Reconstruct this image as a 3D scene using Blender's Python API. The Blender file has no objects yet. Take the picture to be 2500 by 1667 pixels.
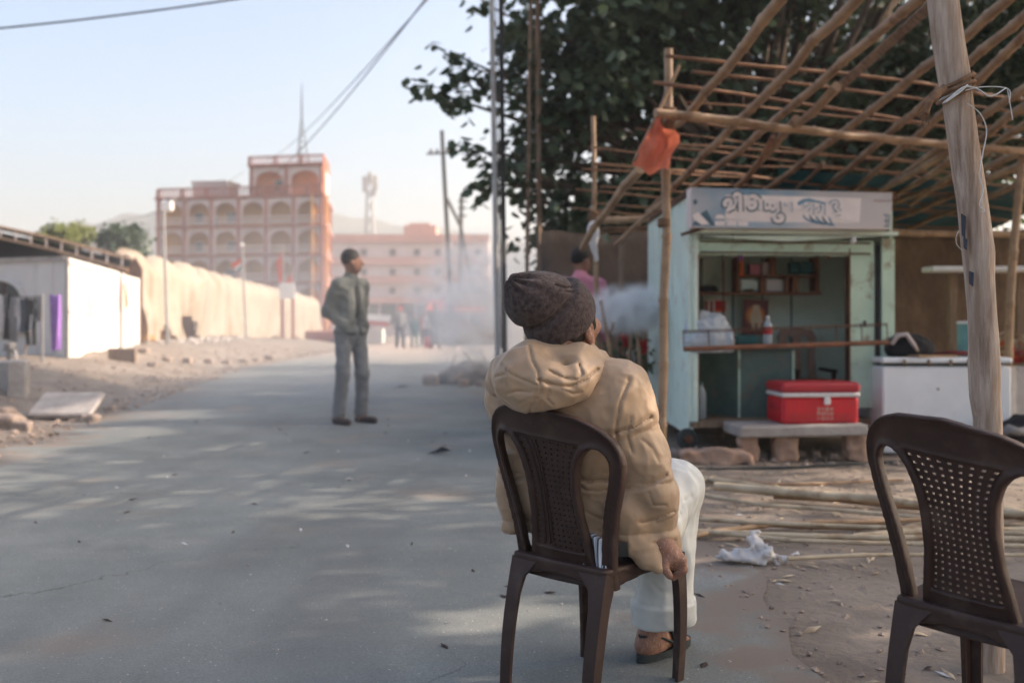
import bpy, bmesh, math, random
import numpy as np
from mathutils import Vector as V, Matrix, Euler
R = math.radians
random.seed(7); RNG = np.random.default_rng(7)
SC = bpy.context.scene
COL = SC.collection
# ------------------------------------------------------------------ camera, sky, sun, exposure
FPX, CAMH, HORY = 2430.0, 1.08, 780.0
cam_d = bpy.data.cameras.new('camera'); cam = bpy.data.objects.new('camera', cam_d); COL.objects.link(cam)
cam.location = (0, 0, CAMH); cam.rotation_euler = (R(90), 0, 0)
cam_d.sensor_width = 36; cam_d.lens = 36*FPX/2500; cam_d.shift_y = -(833.5-HORY)/2500
cam_d.clip_start = .05; cam_d.clip_end = 3000
cam_d.dof.use_dof = True; cam_d.dof.focus_distance = 2.72; cam_d.dof.aperture_fstop = 2.5
SC.camera = cam
SUN_EL, SUN_AZ = R(31), R(84)          # azimuth clockwise from +Y towards +X
sdir = V((math.sin(SUN_AZ)*math.cos(SUN_EL), math.cos(SUN_AZ)*math.cos(SUN_EL), math.sin(SUN_EL)))
W = bpy.data.worlds.new('World'); SC.world = W; W.use_nodes = True
wn = W.node_tree; bg = wn.nodes['Background']
sky = wn.nodes.new('ShaderNodeTexSky'); sky.sky_type = 'NISHITA'; sky.sun_disc = False
sky.sun_elevation = SUN_EL; sky.sun_rotation = SUN_AZ
sky.air_density = 1.0; sky.dust_density = 6.5; sky.ozone_density = 1.0
wn.links.new(sky.outputs[0], bg.inputs[0]); bg.inputs[1].default_value = 0.15
sun_d = bpy.data.lights.new('sun', 'SUN'); sun = bpy.data.objects.new('sun', sun_d); COL.objects.link(sun)
sun_d.energy = 3.4; sun_d.angle = R(.6); sun_d.color = (1.0, .84, .70)
sun.rotation_euler = sdir.to_track_quat('Z', 'Y').to_euler()
SC.view_settings.view_transform = 'Standard'; SC.view_settings.look = 'None'
SC.view_settings.exposure = 1.25; SC.view_settings.gamma = 1.0; SC.view_settings.use_curve_mapping = False
SC.render.engine = 'CYCLES'
cy = SC.cycles
cy.use_denoising = True
cy.max_bounces = 6; cy.diffuse_bounces = 3; cy.glossy_bounces = 2; cy.transmission_bounces = 4
cy.transparent_max_bounces = 8; cy.volume_bounces = 4; cy.volume_step_rate = 1.0; cy.volume_max_steps = 256
cy.sample_clamp_indirect = 6

# ------------------------------------------------------------------ helpers
D = 2500/2352.0
def P(px, py, Y): return V(((px-1250)/FPX*Y, Y, CAMH-(py-HORY)/FPX*Y))
def Pd(x, y, Y): return P(x*D, y*D, Y)              # the place at depth Y seen at a point of the survey drawing
def Gd(x, y, z=0.0):
    Y = FPX*(CAMH-z)/(y*D-HORY); return Pd(x, y, Y)

ORG = {}
def tag(o, label=None, cat=None, group=None, kind=None):
    if label: o['label'] = label
    if cat: o['category'] = cat
    if group: o['group'] = group
    if kind: o['kind'] = kind
    return o
def empty(name, loc, label=None, cat=None, group=None, kind=None):
    o = bpy.data.objects.new(name, None); COL.objects.link(o); o.location = loc
    o.empty_display_size = .1
    ORG[o.name] = V(loc)
    return tag(o, label, cat, group, kind)
def link_mesh(name, verts, faces, mat, parent=None, smooth=False):
    """verts in world space; a child is stored relative to its thing's base, a thing relative to its own base"""
    a = np.array(verts, dtype=float).reshape(-1, 3)
    if parent is not None: org = ORG[parent.name]
    else:
        lo, hi = a.min(0), a.max(0); org = V(((lo[0]+hi[0])/2, (lo[1]+hi[1])/2, lo[2]))
    a = a - np.array(org)
    me = bpy.data.meshes.new(name)
    if isinstance(faces, np.ndarray): faces = faces.tolist()
    me.from_pydata(a.tolist(), [], faces); me.update()
    if isinstance(mat, (list, tuple)):
        for m in mat: me.materials.append(m)
    elif mat: me.materials.append(mat)
    if smooth is True: me.polygons.foreach_set('use_smooth', [True]*len(me.polygons))
    elif smooth:
        me.polygons.foreach_set('use_smooth', [True]*len(me.polygons))
        me.set_sharp_from_angle(angle=R(smooth))
    o = bpy.data.objects.new(name, me); COL.objects.link(o)
    ORG[o.name] = V(org)
    if parent is not None: o.parent = parent
    else: o.location = org
    return o

class MB:
    def __init__(s): s.v = []; s.f = []
    def add(s, verts, faces):
        b = len(s.v); s.v += [tuple(x) for x in verts]; s.f += [tuple(i+b for i in f) for f in faces]; return s
    def box(s, c, d, rot=None, bev=0.0, taper=1.0):
        """box at centre c, full sizes d, optional Euler/Matrix, chamfered vertical and horizontal edges"""
        hx, hy, hz = d[0]/2, d[1]/2, d[2]/2
        M = rot.to_matrix() if isinstance(rot, Euler) else (rot or Matrix.Identity(3))
        c = V(c)
        if bev <= 0:
            vs = [V((sx*hx*(taper if sz > 0 else 1), sy*hy*(taper if sz > 0 else 1), sz*hz)) for sz in (-1, 1) for sx, sy in ((-1,-1),(1,-1),(1,1),(-1,1))]
            fs = [(3,2,1,0),(4,5,6,7),(0,1,5,4),(1,2,6,5),(2,3,7,6),(3,0,4,7)]
        else:
            b = min(bev, hx*.9, hy*.9, hz*.9); vs = []
            def ring(ex, ey, z, k=1):
                return [V((x*k, y*k, z)) for x, y in ((-ex+b,-ey),(ex-b,-ey),(ex,-ey+b),(ex,ey-b),(ex-b,ey),(-ex+b,ey),(-ex,ey-b),(-ex,-ey+b))]
            def inner(z, k=1):
                return [V((x*k, y*k, z)) for x, y in ((-hx+b,-hy+b),(hx-b,-hy+b),(hx-b,-hy+b),(hx-b,hy-b),(hx-b,hy-b),(-hx+b,hy-b),(-hx+b,hy-b),(-hx+b,-hy+b))]
            lo = [inner(-hz)[i] for i in (0,1,3,5)]; hi = [inner(hz, taper)[i] for i in (0,1,3,5)]
            vs = lo + ring(hx, hy, -hz+b) + ring(hx, hy, hz-b, taper) + hi
            fs = [(3,2,1,0), (20,21,22,23)]
            for i in range(8): fs.append((4+i, 4+(i+1)%8, 12+(i+1)%8, 12+i))
            cl = [0,1,1,2,2,3,3,0]
            for i in range(8):
                j = (i+1) % 8
                if cl[i] == cl[j]: fs.append((cl[i], 4+j, 4+i)); fs.append((20+cl[i], 12+i, 12+j))
                else: fs.append((cl[i], cl[j], 4+j, 4+i)); fs.append((20+cl[j], 20+cl[i], 12+i, 12+j))
        return s.add([c + M @ p for p in vs], fs)
    def tube(s, pts, rad, seg=8, cap=True, squash=1.0, up=None, jitter=0):
        pts = [V(p) for p in pts]; n = len(pts)
        if not hasattr(rad, '__len__'): rad = [rad]*n
        b = len(s.v); prev = None
        for i, p in enumerate(pts):
            t = (pts[min(i+1, n-1)]-pts[max(i-1, 0)]).normalized()
            if prev is None:
                u = V(up) if up else (V((0,0,1)) if abs(t.z) < .9 else V((1,0,0)))
                x = t.cross(u).normalized()
            else: x = (prev - t*prev.dot(t)).normalized()
            y = t.cross(x).normalized(); prev = x
            for k in range(seg):
                a = 2*math.pi*k/seg; r = rad[i]*(1+(random.uniform(-jitter, jitter) if jitter else 0))
                s.v.append(tuple(p + x*math.cos(a)*r + y*math.sin(a)*r*squash))
        for i in range(n-1):
            for k in range(seg):
                s.f.append((b+i*seg+k, b+(i+1)*seg+k, b+(i+1)*seg+(k+1)%seg, b+i*seg+(k+1)%seg))
        if cap:
            s.f.append(tuple(b+k for k in range(seg))); s.f.append(tuple(b+(n-1)*seg+k for k in reversed(range(seg))))
        return s
    def prism(s, poly, off):
        """planar polygon (world points) pushed by vector off"""
        n = len(poly); b = len(s.v); off = V(off)
        s.v += [tuple(V(p)) for p in poly] + [tuple(V(p)+off) for p in poly]
        s.f.append(tuple(b+i for i in reversed(range(n)))); s.f.append(tuple(b+n+i for i in range(n)))
        for i in range(n): j = (i+1) % n; s.f.append((b+i, b+j, b+n+j, b+n+i))
        return s
    def lathe(s, c, prof, seg=16, M=None):
        """prof = [(r,z)...] turned about the local z axis at c"""
        b = len(s.v); c = V(c); M = M or Matrix.Identity(3)
        for r, z in prof:
            for k in range(seg):
                a = 2*math.pi*k/seg; s.v.append(tuple(c + M @ V((r*math.cos(a), r*math.sin(a), z))))
        for i in range(len(prof)-1):
            for k in range(seg): s.f.append((b+i*seg+k, b+i*seg+(k+1)%seg, b+(i+1)*seg+(k+1)%seg, b+(i+1)*seg+k))
        s.f.append(tuple(b+k for k in reversed(range(seg)))); e = b+(len(prof)-1)*seg; s.f.append(tuple(e+k for k in range(seg)))
        return s
    def build(s, name, mat, parent=None, smooth=False): return link_mesh(name, s.v, s.f, mat, parent, smooth)

# ---- numpy noise
_T = RNG.random((64, 64, 64)).astype(np.float32)
def vnoise(x, y, z):
    """smooth value noise, -1..1"""
    xi, yi, zi = np.floor(x).astype(int), np.floor(y).astype(int), np.floor(z).astype(int)
    fx, fy, fz = x-xi, y-yi, z-zi
    fx, fy, fz = (t*t*(3-2*t) for t in (fx, fy, fz))
    def g(a, b, c): return _T[(xi+a) & 63, (yi+b) & 63, (zi+c) & 63]
    r = ((g(0,0,0)*(1-fx)+g(1,0,0)*fx)*(1-fy)+(g(0,1,0)*(1-fx)+g(1,1,0)*fx)*fy)*(1-fz) + \
        ((g(0,0,1)*(1-fx)+g(1,0,1)*fx)*(1-fy)+(g(0,1,1)*(1-fx)+g(1,1,1)*fx)*fy)*fz
    return r*2-1
_TL = _T.tolist()
def n1(x, y=0.0, z=0.0):
    xi, yi, zi = math.floor(x), math.floor(y), math.floor(z); fx, fy, fz = x-xi, y-yi, z-zi
    fx = fx*fx*(3-2*fx); fy = fy*fy*(3-2*fy); fz = fz*fz*(3-2*fz)
    a0, a1 = _TL[xi & 63], _TL[(xi+1) & 63]; y0, y1, z0, z1 = yi & 63, (yi+1) & 63, zi & 63, (zi+1) & 63
    def l(t, k): return a0[t][k]*(1-fx)+a1[t][k]*fx
    r = (l(y0, z0)*(1-fy)+l(y1, z0)*fy)*(1-fz)
    if fz: r += (l(y0, z1)*(1-fy)+l(y1, z1)*fy)*fz
    return r*2-1
def banded(d, p, fn, band=.05):
    """add fn(points near the surface) to d; fn gets 1-D coordinate arrays"""
    k = np.abs(d) < band; q = tuple(p[i][k] for i in range(3)); d = d.copy(); d[k] += fn(q); return d
# ---- signed distance bodies, meshed by surface nets
def s_cone(p, a, b, ra, rb):
    a = np.array(a, dtype=np.float32); b = np.array(b, dtype=np.float32); d = b-a; L = float(d@d)
    q = [p[i]-a[i] for i in range(3)]
    t = np.clip((q[0]*d[0]+q[1]*d[1]+q[2]*d[2])/max(L, 1e-9), 0, 1)
    return np.sqrt((q[0]-t*d[0])**2+(q[1]-t*d[1])**2+(q[2]-t*d[2])**2) - (ra+(rb-ra)*t)
def s_ell(p, c, r, M=None):
    q = [p[i]-c[i] for i in range(3)]
    if M is not None: q = [q[0]*M[0][i]+q[1]*M[1][i]+q[2]*M[2][i] for i in range(3)]   # columns of M = local axes
    k0 = np.sqrt((q[0]/r[0])**2+(q[1]/r[1])**2+(q[2]/r[2])**2)
    k1 = np.sqrt((q[0]/r[0]**2)**2+(q[1]/r[1]**2)**2+(q[2]/r[2]**2)**2)
    return k0*(k0-1)/np.maximum(k1, 1e-6)
def s_box(p, c, r, M=None, rd=.01):
    q = [p[i]-c[i] for i in range(3)]
    if M is not None: q = [q[0]*M[0][i]+q[1]*M[1][i]+q[2]*M[2][i] for i in range(3)]
    a = [np.abs(q[i])-(r[i]-rd) for i in range(3)]
    o = np.sqrt(sum(np.maximum(t, 0)**2 for t in a)); return o + np.minimum(np.maximum(np.maximum(a[0], a[1]), a[2]), 0) - rd
def smin(a, b, k):
    h = np.maximum(k-np.abs(a-b), 0)/k; return np.minimum(a, b)-h*h*k*.25
def smax(a, b, k): return -smin(-a, -b, k)
def nets(fn, lo, hi, h):
    lo = np.array(lo, float); hi = np.array(hi, float); n = np.ceil((hi-lo)/h).astype(int)+1
    B = 12; nb = -(-n//B); n = nb*B
    def pts(ix): return [(lo[i]+h*ix[i]).astype(np.float32) for i in range(3)]
    cb = np.meshgrid(*[np.arange(nb[i])*B+(B-1)/2 for i in range(3)], indexing='ij'); dc = fn(pts([t.ravel() for t in cb])).reshape(nb)
    v = np.repeat(np.repeat(np.repeat(np.where(dc < 0, -1, 1).astype(np.float32), B, 0), B, 1), B, 2)   # only blocks near the skin are worked out
    ab = np.array(np.nonzero(np.abs(dc) < B*h*1.3+.02)).T
    off = np.stack(np.meshgrid(*[np.arange(B)]*3, indexing='ij'), -1).reshape(-1, 3)
    for k in range(0, len(ab), 400):
        ix = (ab[k:k+400, None, :]*B+off[None]).reshape(-1, 3).T; v[ix[0], ix[1], ix[2]] = fn(pts(ix)).astype(np.float32)
    s = v < 0; nx, ny, nz = v.shape
    cnt = np.zeros((nx-1, ny-1, nz-1), np.int8)
    cs = [(i, j, k) for i in (0, 1) for j in (0, 1) for k in (0, 1)]
    for i, j, k in cs: cnt += s[i:nx-1+i, j:ny-1+j, k:nz-1+k]
    act = (cnt > 0) & (cnt < 8); idx = -np.ones(act.shape, int); ii = np.nonzero(act); m = len(ii[0]); idx[ii] = np.arange(m)
    acc = np.zeros((m, 3)); num = np.zeros(m)
    for c0 in cs:
        for ax in range(3):
            if c0[ax]: continue
            c1 = list(c0); c1[ax] = 1
            a = v[ii[0]+c0[0], ii[1]+c0[1], ii[2]+c0[2]]; b = v[ii[0]+c1[0], ii[1]+c1[1], ii[2]+c1[2]]
            w = (a < 0) != (b < 0); t = np.where(w, a/np.where(w, a-b, 1), 0)
            p = np.tile(np.array(c0, float), (m, 1)); p[:, ax] += t; acc[w] += p[w]; num[w] += 1
    vt = (np.stack(ii, 1)+acc/np.maximum(num, 1)[:, None])*h+lo
    F = []
    for ax in range(3):
        o1, o2 = [(1, 2), (2, 0), (0, 1)][ax]
        sl0 = [slice(None)]*3; sl1 = [slice(None)]*3; sl0[ax] = slice(0, -1); sl1[ax] = slice(1, None)
        ch = s[tuple(sl0)] != s[tuple(sl1)]; e = np.array(np.nonzero(ch))
        ok = (e[o1] > 0) & (e[o2] > 0) & (e[o1] < v.shape[o1]-1) & (e[o2] < v.shape[o2]-1); e = e[:, ok]
        def cell(d1, d2):
            q = e.copy(); q[o1] += d1; q[o2] += d2; return idx[q[0], q[1], q[2]]
        q = np.stack([cell(-1,-1), cell(0,-1), cell(0,0), cell(-1,0)], 1)
        ins = s[e[0], e[1], e[2]]; q[~ins] = q[~ins][:, ::-1]; F.append(q)
    return vt, np.concatenate(F)
def body(name, fn, lo, hi, h, mat, parent=None):
    v, f = nets(fn, lo, hi, h); return link_mesh(name, v, f, mat, parent, True)

# ---- materials
ORD = ['first','second','third','fourth','fifth','sixth','seventh','eighth','ninth','tenth','eleventh','twelfth','thirteenth','fourteenth','fifteenth','sixteenth']
def spline(pts, n=6):
    out = []; pts = [V(p) for p in pts]
    for i in range(len(pts)-1):
        p0 = pts[max(i-1,0)]; p1 = pts[i]; p2 = pts[i+1]; p3 = pts[min(i+2, len(pts)-1)]
        for k in range(n):
            t = k/n; out.append(.5*((2*p1)+(-p0+p2)*t+(2*p0-5*p1+4*p2-p3)*t*t+(-p0+3*p1-3*p2+p3)*t**3))
    return out+[pts[-1]]
MATS = {}
def mat(name, c, c2=None, sc=6.0, rough=.85, bump=0.0, bsc=40.0, detail=5.0, spec=.3, metal=0.0, c3=None, sc3=1.5, stretch=None, transl=0.0, sheen=0.0, coat=0.0, lo=.35, hi=.65, dist=0.0, ridge=False):
    if name in MATS: return MATS[name]
    m = bpy.data.materials.new(name); m.use_nodes = True; nt = m.node_tree; N = nt.nodes; L = nt.links
    b = N['Principled BSDF']; out = N['Material Output']
    b.inputs['Roughness'].default_value = rough; b.inputs['Specular IOR Level'].default_value = spec; b.inputs['Metallic'].default_value = metal
    if sheen: b.inputs['Sheen Weight'].default_value = sheen
    if coat: b.inputs['Coat Weight'].default_value = coat
    tc = N.new('ShaderNodeTexCoord'); src = tc.outputs['Object']
    if stretch:
        mp = N.new('ShaderNodeMapping'); mp.inputs['Scale'].default_value = stretch; L.new(src, mp.inputs[0]); src = mp.outputs[0]
    def noise(scale, det, off=0.0):
        n = N.new('ShaderNodeTexNoise'); n.inputs['Scale'].default_value = scale; n.inputs['Detail'].default_value = det; n.inputs['Roughness'].default_value = .6
        L.new(src, n.inputs['Vector']); return n
    col = None
    if c2 is None: c2 = tuple(x*.8 for x in c)
    n = noise(sc, detail); rp = N.new('ShaderNodeValToRGB'); L.new(n.outputs[0], rp.inputs[0])
    rp.color_ramp.elements[0].position = lo; rp.color_ramp.elements[1].position = hi
    rp.color_ramp.elements[0].color = (*c2, 1); rp.color_ramp.elements[1].color = (*c, 1); col = rp.outputs[0]
    if c3 is not None:
        n3 = noise(sc3, 6.0); r3 = N.new('ShaderNodeValToRGB'); r3.color_ramp.elements[0].position = .55; r3.color_ramp.elements[1].position = .68
        L.new(n3.outputs[0], r3.inputs[0]); mx = N.new('ShaderNodeMix'); mx.data_type = 'RGBA'
        L.new(r3.outputs[0], mx.inputs[0]); L.new(col, mx.inputs[6]); mx.inputs[7].default_value = (*c3, 1); col = mx.outputs[2]
    L.new(col, b.inputs['Base Color'])
    if bump:
        nb = noise(bsc, 6.0); nb.inputs['Distortion'].default_value = dist
        if ridge: nb.noise_type = 'RIDGED_MULTIFRACTAL'; nb.inputs['Detail'].default_value = 2.5
        bp = N.new('ShaderNodeBump'); bp.inputs['Strength'].default_value = 1.0; bp.inputs['Distance'].default_value = bump
        L.new(nb.outputs[0], bp.inputs['Height']); L.new(bp.outputs[0], b.inputs['Normal'])
    if transl:
        tr = N.new('ShaderNodeBsdfTranslucent'); L.new(col, tr.inputs[0]); ms = N.new('ShaderNodeMixShader'); ms.inputs[0].default_value = transl
        L.new(b.outputs[0], ms.inputs[1]); L.new(tr.outputs[0], ms.inputs[2]); L.new(ms.outputs[0], out.inputs[0])
    MATS[name] = m; return m
def nodes_of(m): return m.node_tree.nodes, m.node_tree.links
# ------------------------------------------------------------------ materials
M_dirt = mat('dirt', (.25,.205,.165), (.165,.132,.105), sc=2.2, rough=.95, bump=.02, bsc=14, c3=(.285,.24,.20), sc3=.5)
M_road = mat('asphalt', (.205,.215,.202), (.158,.166,.156), sc=1.3, rough=.9, bump=.001, bsc=200, c3=(.245,.243,.226), sc3=.7)
def road_specks(m):
    N, L = nodes_of(m); b = N['Principled BSDF']; old = b.inputs['Base Color'].links[0].from_socket
    tc = [n for n in N if n.type == 'TEX_COORD'][0]
    vo = N.new('ShaderNodeTexVoronoi'); vo.inputs['Scale'].default_value = 42; L.new(tc.outputs['Object'], vo.inputs['Vector'])
    lt = N.new('ShaderNodeMath'); lt.operation = 'LESS_THAN'; lt.inputs[1].default_value = .13; L.new(vo.outputs['Distance'], lt.inputs[0])
    sp = N.new('ShaderNodeSeparateColor'); L.new(vo.outputs['Color'], sp.inputs[0])
    g = N.new('ShaderNodeMath'); g.operation = 'GREATER_THAN'; g.inputs[1].default_value = .72; L.new(sp.outputs[0], g.inputs[0])
    mu = N.new('ShaderNodeMath'); mu.operation = 'MULTIPLY'; L.new(lt.outputs[0], mu.inputs[0]); L.new(g.outputs[0], mu.inputs[1])
    mx = N.new('ShaderNodeMix'); mx.data_type = 'RGBA'; L.new(mu.outputs[0], mx.inputs[0]); L.new(old, mx.inputs[6]); mx.inputs[7].default_value = (.42,.40,.37,1)
    n2 = N.new('ShaderNodeTexNoise'); n2.inputs['Scale'].default_value = 130; n2.inputs['Detail'].default_value = 3; L.new(tc.outputs['Object'], n2.inputs['Vector'])
    r2 = N.new('ShaderNodeValToRGB'); r2.color_ramp.elements[0].position = .3; r2.color_ramp.elements[0].color = (.78,.78,.78,1); r2.color_ramp.elements[1].position = .7; r2.color_ramp.elements[1].color = (1.14,1.14,1.14,1)
    L.new(n2.outputs[0], r2.inputs[0]); m2 = N.new('ShaderNodeMix'); m2.data_type = 'RGBA'; m2.blend_type = 'MULTIPLY'; m2.inputs[0].default_value = 1
    L.new(mx.outputs[2], m2.inputs[6]); L.new(r2.outputs[0], m2.inputs[7]); L.new(m2.outputs[2], b.inputs['Base Color'])
road_specks(M_road)
def road_sunlit_sand(m):   # pale sand on the far road, its colour also carrying the sunlight there
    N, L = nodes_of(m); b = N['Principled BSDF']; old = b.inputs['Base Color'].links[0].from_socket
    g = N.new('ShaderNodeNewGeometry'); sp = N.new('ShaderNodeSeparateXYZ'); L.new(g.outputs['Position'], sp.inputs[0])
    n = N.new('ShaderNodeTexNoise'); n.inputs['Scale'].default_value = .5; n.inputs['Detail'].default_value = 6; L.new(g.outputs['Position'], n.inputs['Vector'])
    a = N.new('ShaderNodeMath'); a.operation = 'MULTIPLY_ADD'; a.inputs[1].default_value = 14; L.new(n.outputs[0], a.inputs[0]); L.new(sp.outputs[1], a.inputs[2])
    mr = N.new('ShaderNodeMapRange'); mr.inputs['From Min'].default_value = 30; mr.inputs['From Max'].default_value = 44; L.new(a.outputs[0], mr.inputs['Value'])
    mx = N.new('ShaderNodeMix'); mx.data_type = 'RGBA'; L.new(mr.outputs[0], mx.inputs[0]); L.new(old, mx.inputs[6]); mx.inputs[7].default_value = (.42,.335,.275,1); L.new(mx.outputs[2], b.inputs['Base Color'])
road_sunlit_sand(M_road)
def road_wear(m):   # worn brown dust patches, tyre-darkened lanes and hairline cracks
    N, L = nodes_of(m); b = N['Principled BSDF']; old = b.inputs['Base Color'].links[0].from_socket
    g = N.new('ShaderNodeNewGeometry'); sp = N.new('ShaderNodeSeparateXYZ'); L.new(g.outputs['Position'], sp.inputs[0])
    def nz(sc, det, stretch=None):
        n = N.new('ShaderNodeTexNoise'); n.inputs['Scale'].default_value = sc; n.inputs['Detail'].default_value = det; s_ = g.outputs['Position']
        if stretch: mp = N.new('ShaderNodeMapping'); mp.inputs['Scale'].default_value = stretch; L.new(s_, mp.inputs[0]); s_ = mp.outputs[0]
        L.new(s_, n.inputs['Vector']); return n
    def ramp(i, p0, p1): r = N.new('ShaderNodeMapRange'); r.inputs['From Min'].default_value = p0; r.inputs['From Max'].default_value = p1; L.new(i, r.inputs['Value']); return r.outputs[0]
    def mixc(f, col, amt, src):
        k = N.new('ShaderNodeMath'); k.operation = 'MULTIPLY'; k.inputs[1].default_value = amt; L.new(f, k.inputs[0]); mx = N.new('ShaderNodeMix'); mx.data_type = 'RGBA'; L.new(k.outputs[0], mx.inputs[0]); L.new(src, mx.inputs[6]); mx.inputs[7].default_value = (*col, 1); return mx.outputs[2]
    c = mixc(ramp(nz(1.1, 7).outputs[0], .58, .70), (.26,.20,.155), .55, old)
    c = mixc(ramp(nz(.9, 5, (1.4, .16, 1)).outputs[0], .52, .68), (.10,.10,.10), .45, c)
    vo = N.new('ShaderNodeTexVoronoi'); vo.feature = 'DISTANCE_TO_EDGE'; vo.inputs['Scale'].default_value = .55
    wn_ = nz(2.5, 6); ad = N.new('ShaderNodeVectorMath'); ad.operation = 'ADD'; L.new(g.outputs['Position'], ad.inputs[0]); L.new(wn_.outputs[1], ad.inputs[1]); L.new(ad.outputs[0], vo.inputs['Vector'])
    cr = N.new('ShaderNodeMapRange'); cr.inputs['From Min'].default_value = .0; cr.inputs['From Max'].default_value = .007; cr.inputs['To Min'].default_value = 1; cr.inputs['To Max'].default_value = 0; L.new(vo.outputs['Distance'], cr.inputs['Value'])
    mk = N.new('ShaderNodeMath'); mk.operation = 'MULTIPLY'; L.new(cr.outputs[0], mk.inputs[0]); L.new(ramp(nz(.6, 4).outputs[0], .5, .62), mk.inputs[1])
    c = mixc(mk.outputs[0], (.05,.047,.044), .7, c); at_ = N.new('ShaderNodeAttribute'); at_.attribute_name = 'edge'   # metres to the road's edge: dirt creeps over it
    sb_ = N.new('ShaderNodeMath'); sb_.operation = 'MULTIPLY_ADD'; sb_.inputs[1].default_value = 2.6; sb_.inputs[2].default_value = -1.0; L.new(nz(3.2, 8).outputs[0], sb_.inputs[0])
    df = N.new('ShaderNodeMath'); df.operation = 'SUBTRACT'; L.new(sb_.outputs[0], df.inputs[0]); L.new(at_.outputs['Fac'], df.inputs[1])
    c = mixc(ramp(df.outputs[0], -.15, .25), (.185,.147,.12), .9, c); L.new(c, b.inputs['Base Color'])
road_wear(M_road)
M_hill = mat('hillside', (.12,.12,.10), (.08,.085,.07), sc=.05, rough=1)
M_jacket = mat('jacket_cloth', (.39,.265,.165), (.325,.215,.13), sc=9, rough=.46, bump=.006, bsc=15, dist=.7, ridge=True, spec=.35, sheen=.15, c3=(.42,.292,.185), sc3=5)
M_jacketlin = mat('jacket_lining', (.33,.19,.10), (.25,.14,.075), sc=14, rough=.7, bump=.004, bsc=40)
M_hat = mat('hat_wool', (0.0978,0.0713,0.0644), (0.0414,0.0299,0.0276), sc=75, rough=.95, bump=.003, bsc=170, spec=.1, sheen=.12, detail=8)
M_skin = mat('skin', (0.286,0.137,0.0845), (0.208,0.0975,0.0624), sc=26, rough=.6, bump=.0022, bsc=70, spec=.35)
M_face = mat('stubbled_skin', (0.312,0.153,0.0975), (0.221,0.107,0.0702), sc=60, rough=.6, bump=.001, bsc=90, spec=.35, c3=(0.429,0.338,0.286), sc3=220)
M_hair = mat('black_hair', (.012,.010,.009), (.02,.017,.015), sc=90, rough=.7, bump=.003, bsc=200)
M_trouser = mat('pale_linen', (0.634,0.634,0.601), (0.567,0.567,0.533), sc=18, rough=.9, bump=.003, bsc=12, ridge=True, dist=.3)
M_plastic = mat('brown_plastic', (0.0483,0.0264,0.0207), (0.0368,0.0196,0.0149), sc=20, rough=.5, bump=.0006, bsc=260, spec=.3, c3=(0.069,0.0437,0.0345), sc3=9)
M_plastic2 = mat('tan_plastic', (.32,.205,.15), (.26,.165,.12), sc=14, rough=.5)
M_rubber = mat('dark_rubber', (.035,.045,.047), (.02,.026,.028), sc=30, rough=.8, bump=.001, bsc=120)
M_bamboo = mat('bamboo', (.37,.245,.145), (.215,.13,.075), sc=5, rough=.55, bump=.002, bsc=40, c3=(0.176,0.0918,0.0486), sc3=7)
M_bamboo2 = mat('dry_bamboo', (.53,.43,.30), (.35,.27,.18), sc=6, rough=.6, bump=.003, bsc=40, c3=(0.26,0.169,0.0975), sc3=9)
M_stick = mat('thin_cane', (0.3,0.158,0.0825), (0.18,0.09,0.051), sc=6, rough=.7)
M_post = mat('weathered_timber', (0.475,0.388,0.319), (0.275,0.194,0.138), sc=7, rough=.85, bump=.010, bsc=9, stretch=(6,6,.6), c3=(0.175,0.112,0.075), sc3=3.2)
M_plank = mat('old_plank', (0.286,0.195,0.13), (0.156,0.104,0.0715), sc=7, rough=.85, bump=.006, bsc=12, stretch=(4,4,.6))
M_green = mat('mint_paint', (.48,.63,.51), (.41,.54,.44), sc=3.5, rough=.7, bump=.008, bsc=7, c3=(.27,.24,.175), sc3=6.5)
M_greenpale = mat('pale_mint_sheet', (.63,.75,.67), (.56,.67,.60), sc=2.2, rough=.65, bump=.004, bsc=10, c3=(.50,.49,.42), sc3=5)
M_inside = mat('mint_paint_lightened', (.68,.76,.65), (.60,.68,.57), sc=3, rough=.7, c3=(.44,.46,.37), sc3=3.5)  # mint lightened so its colour supplies the light missing inside the kiosk
M_greendark = mat('worn_green_board', (0.112,0.165,0.15), (0.075,0.112,0.102), sc=4, rough=.8, bump=.003, bsc=20, c3=(0.165,0.15,0.112), sc3=5)
M_rust = mat('rust', (.14,.065,.035), (.075,.035,.022), sc=10, rough=.9, bump=.004, bsc=30)
M_woodbrown = mat('shelf_wood', (0.238,0.105,0.0588), (0.14,0.0588,0.0336), sc=8, rough=.7)
M_wall = mat('mud_wall', (0.196,0.131,0.087), (0.102,0.0667,0.0449), sc=3, rough=.95, bump=.02, bsc=7, stretch=(1.6,1.6,.8), c3=(0.058,0.0435,0.0348), sc3=1.5)
M_white = mat('white_enamel', (0.78,0.793,0.806), (0.702,0.715,0.728), sc=3, rough=.4, c3=(0.611,0.598,0.572), sc3=2.5)
M_red = mat('red_plastic', (0.575,0.0126,0.0253), (0.483,0.0092,0.0184), sc=5, rough=.38, spec=.5, bump=.001, bsc=60, c3=(0.46,0.023,0.0287), sc3=7)
M_redlid = mat('red_lid_plastic', (.42,.02,.03), (.36,.016,.024), sc=5, rough=.45, spec=.5)
M_stripe = mat('white_plastic', (.68,.66,.64), (.6,.58,.56), sc=8, rough=.5)
M_concrete = mat('concrete', (0.4,0.362,0.331), (0.288,0.256,0.231), sc=6, rough=.95, bump=.008, bsc=24)
M_brick = mat('brick_block', (0.45,0.288,0.206), (0.325,0.213,0.156), sc=8, rough=.95, bump=.01, bsc=26)
M_stone = mat('rubble_stone', (0.338,0.263,0.213), (0.225,0.175,0.144), sc=6, rough=.95, bump=.012, bsc=20)
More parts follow.
